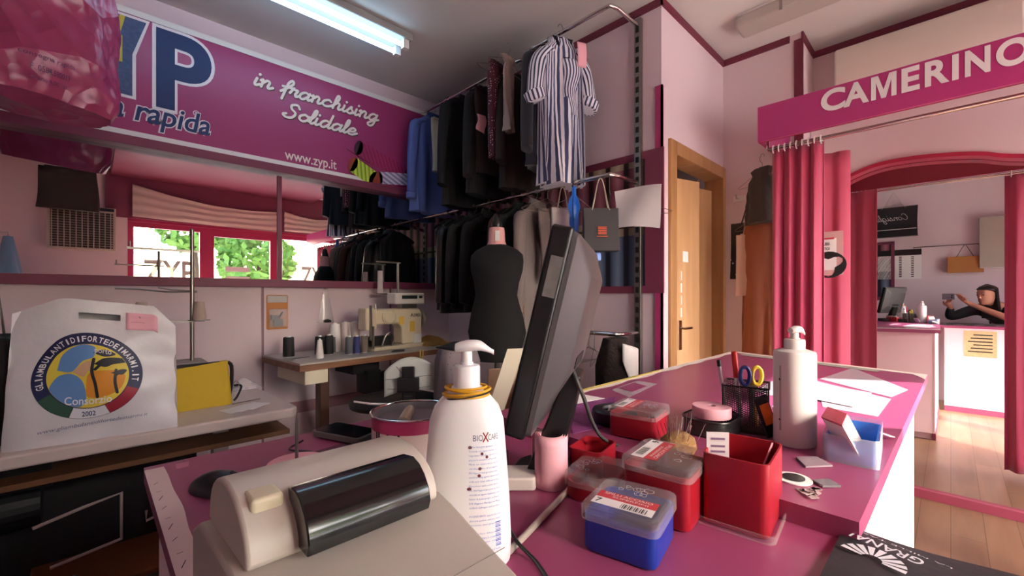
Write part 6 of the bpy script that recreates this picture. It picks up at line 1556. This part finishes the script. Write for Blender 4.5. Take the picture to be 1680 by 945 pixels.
mb(mat('clear_grey_knob', (140, 140, 144), .2)).lathe([(0,0),(.013,.001),(.014,.012),(0,.014)], 20, Matrix.Translation((-.048,-.038,htin-.02))).build('grey_knob', t)
# smart phone on the desk
t = thing('card_terminal', 'black flat handheld device lying face up behind the printer', 'device', (.425, .985, ZD+.004), .35)
mb(mat('grey_bezel', (96, 92, 94), .35)).prism(rrect(.075, .145, .010), 0, .013).build('body', t, bevel=.002)
mb(mat('glossy_black_glass', (14, 14, 16), .08)).prism(rrect(.068, .134, .008), .0132, .0142).build('screen', t, sm=False)
# keyed sheet under it
o = quad('dark_card', 'dark printed leaflet lying under the handheld device', 'leaflet', mat('maroon_print', (96, 44, 66), .6, var=.3, vscale=60), [(515,742),(600,716),(640,724),(560,752)], ZD+.0002)
tag(mb(BLACKP).tube(smooth([(.34,1.02,ZD+.004),(.30,.98,ZD+.004),(.33,.93,ZD+.004),(.30,.90,ZD+.004)], 8), .0022, 6).build('cable'), 'thin black cable curling on the desk beside the pink till roll', 'cable')
# mouse
t = thing('computer_mouse', 'black computer mouse on the desk left of the printer', 'mouse', (.158, .862, ZD+.0), .55-PI/2)
R = []
for i in range(14):
    f_ = i/13; z = .034*math.sin(PI*(.08+.84*f_))**.6
    hw = .030*math.sin(PI*(.06+.88*f_))**.45
    R.append([Vector((-.055+.11*f_, hw*math.cos(a), max(.001, z*math.sin(a)) if a <= PI else .001)) for a in [PI*j/16 for j in range(17)]])
mb(BLACKP).loft(R).build('shell', t)
mb(mat('grey_inlay', (60, 60, 62), .3)).tube([(.02,0,.0335),(.045,0,.026)], .004, 8).build('wheel', t)
# pink slip on desk left
quad('pink_slip', 'faint pink tape scrap stuck on the left of the desk', 'tape', mat('pink_tape', (196, 120, 150), .4), [(288,762),(310,758),(309,766),(289,770)], ZD+.0002)
# grey cable and black cable in the foreground
cz = ZD+.0055
GC = mat('grey_cable', (176, 166, 158), .5)
pts_ = [at_z(945, 790, cz), at_z(900, 838, cz), at_z(860, 880, cz), at_z(812, 928, cz), at_z(770, 985, cz)]
tag(mb(GC).tube(smooth([tuple(p) for p in pts_], 6), .0045, 10).build('cable'), 'thick grey cable running forward from the paper roll past the pump bottle', 'cable')
cz = ZD+.003
pts_ = [at_z(832, 740, cz), at_z(832, 790, cz), at_z(830, 845, cz), at_z(846, 885, cz+.010), at_z(880, 922, cz), at_z(905, 960, cz)]
tag(mb(BLACKP).tube(smooth([tuple(p) for p in pts_], 6), .0024, 8).build('cable'), 'thin black cable looping over the grey cable in front', 'cable')
# calculator behind bottle
c = at_z(836, 775, ZD+.02)
t = thing('calculator', 'small cream calculator half hidden behind the pump bottle', 'calculator', (c.x, c.y, ZD), .8)
mb(mat('cream_casing', (222, 214, 206), .4)).prism(rrect(.06, .09, .008), .0, .022).build('casing', t, bevel=.003)
mb(mat('dark_lcd', (60, 70, 70), .2)).box(-.02,.02,.012,.034,.0222,.0232).build('display', t, sm=False)
# black bag with lettering lying on the desk
t = thing('black_shoe_bag', 'black cloth bag printed GRANAI in white lying at the desk corner', 'bag', (.66, -.12, ZD), 0)
BC = mat('black_bag_cloth', (40, 38, 44), .6, bump=.15, bscale=60)
bgx = lambda u, v: Vector((-.42+.525*u, -.30+.525*v, .004+.004*math.sin(7*u+3*v)+.002*math.sin(19*v-5*u)+.0))
mb(BC).grid(bgx, 30, 30, (0, 0, -.0035)).build('bag_cloth', t)
G0 = at_z(1520, 938, ZD) - Vector((.66, -.12, ZD)); I0 = at_z(1402, 888, ZD) - Vector((.66, -.12, ZD)); GU = (I0-G0); GL = GU.length; GU.normalize(); GV = Vector((-GU.y, GU.x, 0))
def bt(u, v):
    # text plane read from the far side: u runs towards -Y, baseline faces the counter
    return G0 + GU*u + GV*v + Vector((0, 0, .0125))
b = mb(mat('white_print', (206, 208, 216), .6))
b.text('GRANAI', 0, GL, .0, .017, bt, bold=.012)
b.text('LA MILLE TASTE', -.02, GL+.01, -.010, -.007, bt)
b.build('lettering', t, sm=False, label='white lettering GRANAI')
b = mb(mat('white_print', (206, 208, 216), .6))
for i in range(9):
    a = math.radians(-84 + 21*i); r0, r1 = .010, .032
    w0_, w1_ = .0015, .0038
    cxx, cyy = .034, .052
    d = Vector((math.sin(a), -math.cos(a))); nn = Vector((-d.y, d.x))
    P = [Vector((cxx, cyy)) + d*r0 - nn*w0_, Vector((cxx, cyy)) + d*r0 + nn*w0_, Vector((cxx, cyy)) + d*r1 + nn*w1_, Vector((cxx, cyy)) + d*r1 - nn*w1_]
    b.add([bt(*p) for p in P], [(0,1,2,3)])
b.build('ear_emblem', t, sm=False, label='white fan of wheat strokes')
# leaflet taped on the desk front, seen in the fitting mirror
t = thing('poster', 'old yellowed poster stuck on the desk front, seen in the fitting mirror', 'poster', (XD1-.018, -.22, .62))
mb(mat('yellowed_paper', (196, 176, 128), .8, var=.3, vscale=40)).box(0, .002, -.12, .12, 0, .28).build('sheet', t, sm=False)
b = mb(INK)
for i in range(6): b.box(.0022, .003, -.09, .09-.02*(i % 3), .05+.036*i, .062+.036*i)
b.build('printing', t, sm=False)

# ------------------------------------------------------------------ rear wall, seen only in the mirrors
def ym(px): # fitting mirror pixel -> Y on the rear wall
    return at_x(px, 400, 2*(XF-.02)-XB).y
def zm(px, py): return at_x(px, py, 2*(XF-.02)-XB).z
t = thing('wall_cabinet', 'white box cabinet on the rear wall, seen at the right in the fitting mirror', 'cabinet', (XB, ym(1630), zm(1630, 440)))
mb(WHITE).box(.001, .16, -.13, .13, 0, zm(1630, 357)-zm(1630, 440)).build('carcass', t, sm=False, bevel=.003)
mb(mat('cabinet_side_grey', (176, 166, 150), .5)).box(.161, .166, -.125, .125, .005, zm(1630,357)-zm(1630,440)-.005).build('door', t, sm=False)
def rearcarrier(*a): return carrier(*a)
def nolog(t, zt): pass
def clog(t, zt):
    b = mb(mat('white_script_print', (214, 210, 206), .6)).script('Consigli', -.17, .17, zt-.20, .045, lambda x, z: Vector((x, -.066, z)), w=.12); b.box(-.25,.25,-.066,-.0655,zt-.335,zt-.325); b.build('lettering', t, sm=False)
G['C'] = G['C']
carrier('carrier_bag', 'wide black carrier bag with white script lettering, seen in the fitting mirror', 'bag', (XB+.12, ym(1467), zm(1467, 318)), PI/2, .52, zm(1467,350)-zm(1467,398), .10, BLACKP, .22, BEIGE, clog)
carrier('paper_bag', 'brown paper bag in clear wrap hanging on the rear wall, seen in the fitting mirror', 'bag', (XB+.10, ym(1583), zm(1583, 402)), PI/2, .34, zm(1583,420)-zm(1583,446), .10, mat('kraft_paper', (176, 116, 58), .7), .16, BLACKM, nolog)
t = thing('wall_rod', 'thin rod on the rear wall holding bags, seen in the fitting mirror', 'rod', (XB, ym(1550), zm(1550, 404)))
mb(STEEL).tube([(.10, ym(1500)-ym(1550), 0), (.10, ym(1620)-ym(1550), 0)], .008, 8).bar((0, ym(1500)-ym(1550)-.0, 0), (.10, ym(1500)-ym(1550), 0), .014, .014).bar((0, ym(1620)-ym(1550), 0), (.10, ym(1620)-ym(1550), 0), .014, .014).build('rod', t)
t = thing('opening_calendar', 'white calendar sheet with black heading on the rear wall, seen in the fitting mirror', 'calendar', (XB+.002, ym(1475), zm(1475, 458)))
hh = zm(1475, 410)-zm(1475, 458)
mb(PAPER).box(0, .004, -.24, .24, 0, hh*.8).build('sheet', t, sm=False); mb(BLACKP).box(0, .006, -.24, .24, hh*.8+.001, hh).build('heading', t, sm=False)
b = mb(INK)
for j in range(12): b.box(.0045, .005, -.03, .0, .03+hh*.06*j, .045+hh*.06*j); b.box(.0045, .005, -.16, -.13, .03+hh*.06*j, .042+hh*.06*j)
b.build('columns', t, sm=False)
t = thing('rear_spool_mural', 'printed spool mural strip on the rear wall behind the monitor, seen in the mirrors', 'mural', (XB, .62, 1.24))
b = mb(SN).box(.001, .006, .0, 2.6, .02, .40).use(SCAP).box(.001, .006, 0, 2.6, .40, .46).use(SB).box(.001, .006, 0, 2.6, .46, .80); b.build('mural_print', t, sm=False)
mb(TRIM).box(.001, .016, -.03, 2.62, .80, .84).box(.001, .016, -.03, 2.62, -.03, .02).box(.001, .016, -.04, 0, -.03, .84).build('mural_frame', t, sm=False)
t = thing('wood_slat_screen', 'pale wooden slats on the rear wall above the spool mural', 'screen', (XB, 1.4, 2.15))
for i in range(6): mb(mat('pale_slat_wood', (190, 160, 140), .6)).box(.001, .02, .0+.24*i, .17+.24*i, 0, .85).build('slat', t, sm=False)
# front wall: grille unit, small machines, hanging trousers
gx0, gx1 = at_y(77, 400, RY).x, at_y(190, 400, RY).x; gz0_, gz1_ = at_y(130, 410, RY).z, at_y(130, 338, RY).z
t = thing('air_grille_unit', 'grey louvred air unit on the front wall, seen at the left in the long mirror', 'air conditioner', ((gx0+gx1)/2, YW, gz0_))
wg = (gx1-gx0)/2
mb(mat('grille_cream', (200, 190, 170), .5)).box(-wg, wg, .001, .10, 0, gz1_-gz0_).build('casing', t, sm=False, bevel=.005)
b = mb(mat('grille_dark', (70, 62, 54), .6))
for i in range(15): b.box(-wg+.03, wg-.03, .1005, .108, .03+.05*i*(gz1_-gz0_-.1)/.75, .055+.05*i*(gz1_-gz0_-.1)/.75)
b.build('louvres', t, sm=False)
b = mb(mat('grille_cream', (200, 190, 170), .5))
for i in range(11): b.box(-wg+.04+i*(2*wg-.1)/10, -wg+.05+i*(2*wg-.1)/10, .1085, .116, .03, gz1_-gz0_-.06)
b.build('bars', t, sm=False)
mb(BLACKP).box(-wg+.3*wg, wg-.02, .1005, .106, gz1_-gz0_-.05, gz1_-gz0_-.01).build('display', t, sm=False)
xg = at_y(112, 300, 2*(YL-.02)+1.2).x
trousers('dark trousers hanging before the front wall, seen under the magenta bag in the long mirror', mat('olive_black_cloth', (50, 44, 38), .8, bump=.2, bscale=40), (xg, -1.2, 3.06), 0, .52, .26, .06, 1.1)
t = thing('side_bench', 'low bench by the front wall carrying two irons, seen in the long mirror', 'bench', (-.35, YW, 0))
mb(TW).box(-.5, .55, .01, .42, 1.10, 1.14).build('bench_top', t, sm=False, bevel=.004)
for x in (-.45, .45): mb(LEG).box(x, x+.04, .05, .38, 0, 1.10).build('leg', t, sm=False)
for k, (px) in enumerate((108, 142)):
    x = at_y(px, 440, RY-.2).x
    t = thing('steam_iron', ['left black iron standing on the bench, seen in the long mirror', 'right black iron with looped cable on the bench, seen in the long mirror'][k], 'iron', (x, YW+.2, 1.14))
    mb(BLACKP).loft([[Vector((x_, y_, z)) for x_, y_ in rrect(.15*(1-k2), .10*(1-k2), .04*(1-k2))] for z, k2 in ((.001,0),(.10,.05),(.19,.4),(.25,.7))]).build('body', t)
    mb(BLACKP).tube(smooth([(-.06,0,.19),(-.07,0,.30),(.02,0,.33),(.07,0,.25),(.05,0,.14)],4), .009, 8).build('handle', t)
t = thing('garment_bag', 'pale blue film covered garments at the rear left, seen in the long mirror', 'garment bag', (-.72, -1.30, 2.05))
R = []
for i in range(14):
    f_ = i/13; z = -.05-.75*f_; R.append([Vector((.13*math.cos(a)*(.3+.9*f_)*(1+.12*math.sin(5*a+6*f_)), .16*math.sin(a)*(.3+.9*f_)*(1+.1*math.sin(4*a-4*f_)), z)) for a in [2*PI*k/30 for k in range(30)]])
mb(mat('blue_film', (110, 150, 180), .3, bump=.4, bscale=12)).loft(R).build('film', t); mb(CHROME).tube([(0,0,-.05),(0,0,0),(-.19,0,.0)], .006).build('hook', t)

# ------------------------------------------------------------------ the photographer, seen in the fitting mirror
SKIN = mat('skin', (190, 130, 104), .55, sub=.05); HAIR = mat('dark_hair', (30, 22, 20), .45); TOP = mat('black_jersey', (24, 22, 24), .85)
def skin_chain(name, V, Ed, Rd, m, parent=None, root=0, sub=2):
    me = bpy.data.meshes.new(name); me.from_pydata(V, Ed, []); me.materials.append(m)
    o = bpy.data.objects.new(name, me); COL.objects.link(o)
    sk_ = o.modifiers.new('skin', 'SKIN'); sk_.use_smooth_shade = True
    for i, r in enumerate(Rd):
        r2 = r if isinstance(r, tuple) else (r, r); me.skin_vertices[0].data[i].radius = r2; me.skin_vertices[0].data[i].use_root = (i == root)
    s2 = o.modifiers.new('sub', 'SUBSURF'); s2.levels = s2.render_levels = sub
    if parent: o.parent = parent
    return o
pz = thing('person', 'person with long dark hair and black top holding up a phone over the desk', 'person', (-.28, -.42, 0))
O = Vector(pz.location)
def L(x, y, z): return Vector((x, y, z)) - O
# joints
pel = L(-.50,-.52,.90); bel = L(-.45,-.48,1.02); che = L(-.33,-.42,1.12); nec = L(-.22,-.36,1.18); hd0 = L(-.17,-.33,1.22); hd1 = L(-.14,-.30,1.29)
shR, shL = L(-.22,-.52,1.10), L(-.33,-.23,1.12)
elR = L(.10,-.46,1.02); wrR = L(-.025,-.16,1.18); haR = L(-.035,-.095,1.235)
elL = L(-.22,.02,1.00); wrL = L(-.13,-.0,1.14); haL = L(-.10,.03,1.18)
hpR, hpL = L(-.47,-.62,.88), L(-.53,-.42,.88)
knR, knL = L(-.40,-.64,.47), L(-.50,-.42,.47); anR, anL = L(-.46,-.66,.08), L(-.56,-.44,.08); toR, toL = L(-.30,-.66,.035), L(-.40,-.44,.035)
V = [pel, bel, che, nec, hd0, hd1, shR, elR, wrR, haR, shL, elL, wrL, haL, hpR, knR, anR, toR, hpL, knL, anL, toL]
Rd = [.12,.115,(.13,.10),.055,.05,.075,.06,.042,.028,(.036,.018),.06,.042,.028,(.036,.018),.095,.06,.042,.036,.095,.06,.042,.036]
Ed = [(0,1),(1,2),(2,3),(3,4),(4,5),(2,6),(6,7),(7,8),(8,9),(2,10),(10,11),(11,12),(12,13),(0,14),(14,15),(15,16),(16,17),(0,18),(18,19),(19,20),(20,21)]
def fingers(base, d, side, V, Rd, Ed, bi):
    d = d.normalized(); sd_ = side.normalized()
    for k in range(4):
        p0 = base + sd_*(.016*(k-1.5)) + d*.02; p1 = p0 + d*(.030 + (.004 if k in (1,2) else 0)); p2 = p1 + (d*.5 + Vector((.7,.5,0)).normalized()*.6).normalized()*.026; p3 = p2 + Vector((.6,.5,-.2)).normalized()*.018
        i0 = len(V); V += [p0, p1, p2, p3]; Rd += [.0095,.0085,.0075,.0065]; Ed += [(bi, i0), (i0, i0+1), (i0+1, i0+2), (i0+2, i0+3)]
    p0 = base - d*.015 + sd_*.03; p1 = p0 + (sd_ + d).normalized()*.03; p2 = p1 + (d*1.0 + Vector((.5,.5,0))*.5).normalized()*.024
    i0 = len(V); V += [p0, p1, p2]; Rd += [.011,.0095,.008]; Ed += [(bi, i0), (i0, i0+1), (i0+1, i0+2)]
fingers(haR, Vector((.0,.35,.9)), Vector((.6,-.6,.0)), V, Rd, Ed, 9)
fingers(haL, Vector((.2,-.4,.9)), Vector((-.6,.6,.0)), V, Rd, Ed, 13)
skin_chain('body', V, Ed, Rd, SKIN, pz)
# head, face, hair: facing the phone
hc = L(-.135,-.30,1.29); fd = Vector((.75,.62,-.12)).normalized(); rt_ = fd.cross(Vector((0,0,1))).normalized(); up = rt_.cross(fd)
MH = Matrix((( rt_.x, fd.x, up.x, hc.x),(rt_.y, fd.y, up.y, hc.y),(rt_.z, fd.z, up.z, hc.z),(0,0,0,1)))
R = []
for z, w_, dd, yo in ((-.115,.022,.03,.035),(-.105,.040,.055,.025),(-.08,.056,.075,.01),(-.04,.066,.086,.0),(0,.071,.090,0),(.04,.072,.092,-.004),(.075,.062,.078,-.008),(.10,.040,.05,-.01),(.108,.012,.015,-.01)):
    R.append([MH @ Vector((w_*math.cos(a), dd*math.sin(a)+yo, z)) for a in [2*PI*i/28 for i in range(28)]])
b = mb(SKIN).loft(R)
b.loft([[MH @ Vector((w_*math.cos(a), .085+dd*max(0,math.sin(a)), z+.3*w_*math.sin(a))) for a in [2*PI*i/14 for i in range(14)]] for z, w_, dd in ((.012,.006,.004),(-.01,.010,.014),(-.03,.014,.024),(-.038,.010,.012))])
b.build('face', pz)
b = mb(mat('dark_eye', (30, 22, 20), .3))
for s_ in (-1, 1):
    b.lathe([(0,-.003),(.010,-.001),(.010,.001),(0,.003)], 14, MH @ Matrix.Translation((s_*.030,.083,.008)) @ Matrix.Rotation(PI/2, 4, 'X') @ Matrix.Diagonal((1.2,.6,1,1)))
    b.tube([MH @ Vector((s_*.014,.090,.030)), MH @ Vector((s_*.030,.090,.035)), MH @ Vector((s_*.046,.078,.030))], .0025, 6)
b.build('eyes', pz)
mb(mat('lips', (160, 80, 74), .5)).tube([MH @ Vector((-.020,.082,-.062)), MH @ Vector((0,.089,-.060)), MH @ Vector((.020,.082,-.062))], [.002,.005,.002], 8).build('mouth', pz)
hr = mb(HAIR); R = []
for i in range(16):
    f_ = i/15; z = .128 - .42*f_; k = math.sin(min(1, f_*7)*PI/2)
    R.append([MH @ Vector(((.012+.072*k + .012*max(0,f_-.4))*math.cos(a)*(1+.03*math.sin(9*a)), -.018 + (.012+.088*k)*(math.sin(a) if math.sin(a) < 0 else math.sin(a)*(1.02 if f_ < .16 else (.55 if f_ < .22 else -.15))) , z)) for a in [2*PI*j/30 for j in range(30)]])
hr.loft(R).build('hair', pz)
# black top
V2 = [pel+Vector((0,0,-.02)), bel, che, shR, shR.lerp(elR,.35), shL, elL, wrL]; 
skin_chain('black_top', V2, [(0,1),(1,2),(2,3),(3,4),(2,5),(5,6),(6,7)], [.135,.132,(.145,.12),.075,.060,.075,.056,.038], TOP, pz)
skin_chain('trousers', [pel+Vector((0,0,-.04)), hpR, knR, anR+Vector((0,0,.04)), hpL, knL, anL+Vector((0,0,.04))], [(0,1),(1,2),(2,3),(0,4),(4,5),(5,6)], [.13,.105,.072,.056,.105,.072,.056], mat('dark_jeans', (40, 44, 60), .85), pz)
for s_, a_n, tp in ((1, anR, toR), (-1, anL, toL)):
    mb(BLACKM).box(-.05,.20,-.045,.045,-.078,.0, Matrix.Translation(a_n)).build('shoe', pz, bevel=.02, seg=3)
# phone at the lens
ph_ = thing('smartphone', 'pale smartphone held up in both hands at the lens, seen in the fitting mirror', 'phone', (0, 0, H), YAW-PI/2)
mb(mat('phone_silver', (170, 170, 176), .3)).prism([(x-.045, y-.012) for x, y in rrect(.158, .074, .009)], .012, .020, Matrix.Rotation(PI/2, 4, 'X')).build('phone_body', ph_, bevel=.002)
b = mb(BLACKP)
for z in (-.0, -.024): b.lathe([(0,0),(.009,0),(.009,.0015),(0,.0015)], 18, Matrix.Translation((-.0, -.0115, z-.0)) @ Matrix.Rotation(PI/2, 4, 'X'))
b.build('lenses', ph_)

# ------------------------------------------------------------------ sub-parts: small pieces belong to the part they sit on
SUBS = {'lid_button': 'lid', 'window': 'lid', 'display': ('control_box', 'casing'), 'needle_bar': 'head', 'round_cover': 'arm', 'sticker': 'arm', 'label_card': 'arm',
        'torn_tape': 'folding_panel', 'door_handle': 'folding_panel', 'cuff_buttons': 'sleeve', 'cuff': 'sleeve', 'score_lines': 'back_plate',
        'label_text': ('bottle_body', 'lid'), 'label_dots': 'bottle_body', 'barcode': 'bottle_body', 'brand_lettering': 'bottle_body', 'brand_cross': 'bottle_body', 'grey_label': 'bottle_body', 'label_marks': 'grey_label',
        'red_label': 'lid', 'white_label': 'lid', 'embossing': 'lid', 'printing': ('lid', 'sheet', 'card_sheet', 'film'), 'vent': 'back_shell', 'side_sticker': 'bezel', 'screen': ('bezel', 'body'), 'seat_piping': 'seat',
        'red_heading': 'sheet', 'ticket_writing': 'paper_ticket', 'tie_panel': 'body', 'neckline': 'body', 'collar': 'body', 'lapels': 'body', 'size_ticket': 'neck', 'eyes': 'face', 'mouth': 'face', 'hanging_tape': 'table_edge',
        'bars': 'casing', 'louvres': 'casing', 'louvre': 'casing', 'slots': 'upright', 'lettering': ('machine_arm', 'valance_board', 'bag_body', 'bag_cloth', 'tin_body')}
def base(n): return n.split('.')[0]
for r in [o for o in SC.objects if o.parent is None and o.type == 'EMPTY']:
    kids = list(r.children); used_ = {}
    for k in kids:
        want = SUBS.get(base(k.name))
        if not want: continue
        want = (want,) if isinstance(want, str) else want
        c = [p for p in kids if base(p.name) in want and p is not k and p.parent is r and not any(base(p.name) == base(q.name) for q in [k])]
        if not c or k.children: continue
        i = used_.get(base(k.name), 0); used_[base(k.name)] = i + 1; p = c[min(i, len(c)-1)]
        k.location = k.location - p.location; k.parent = p
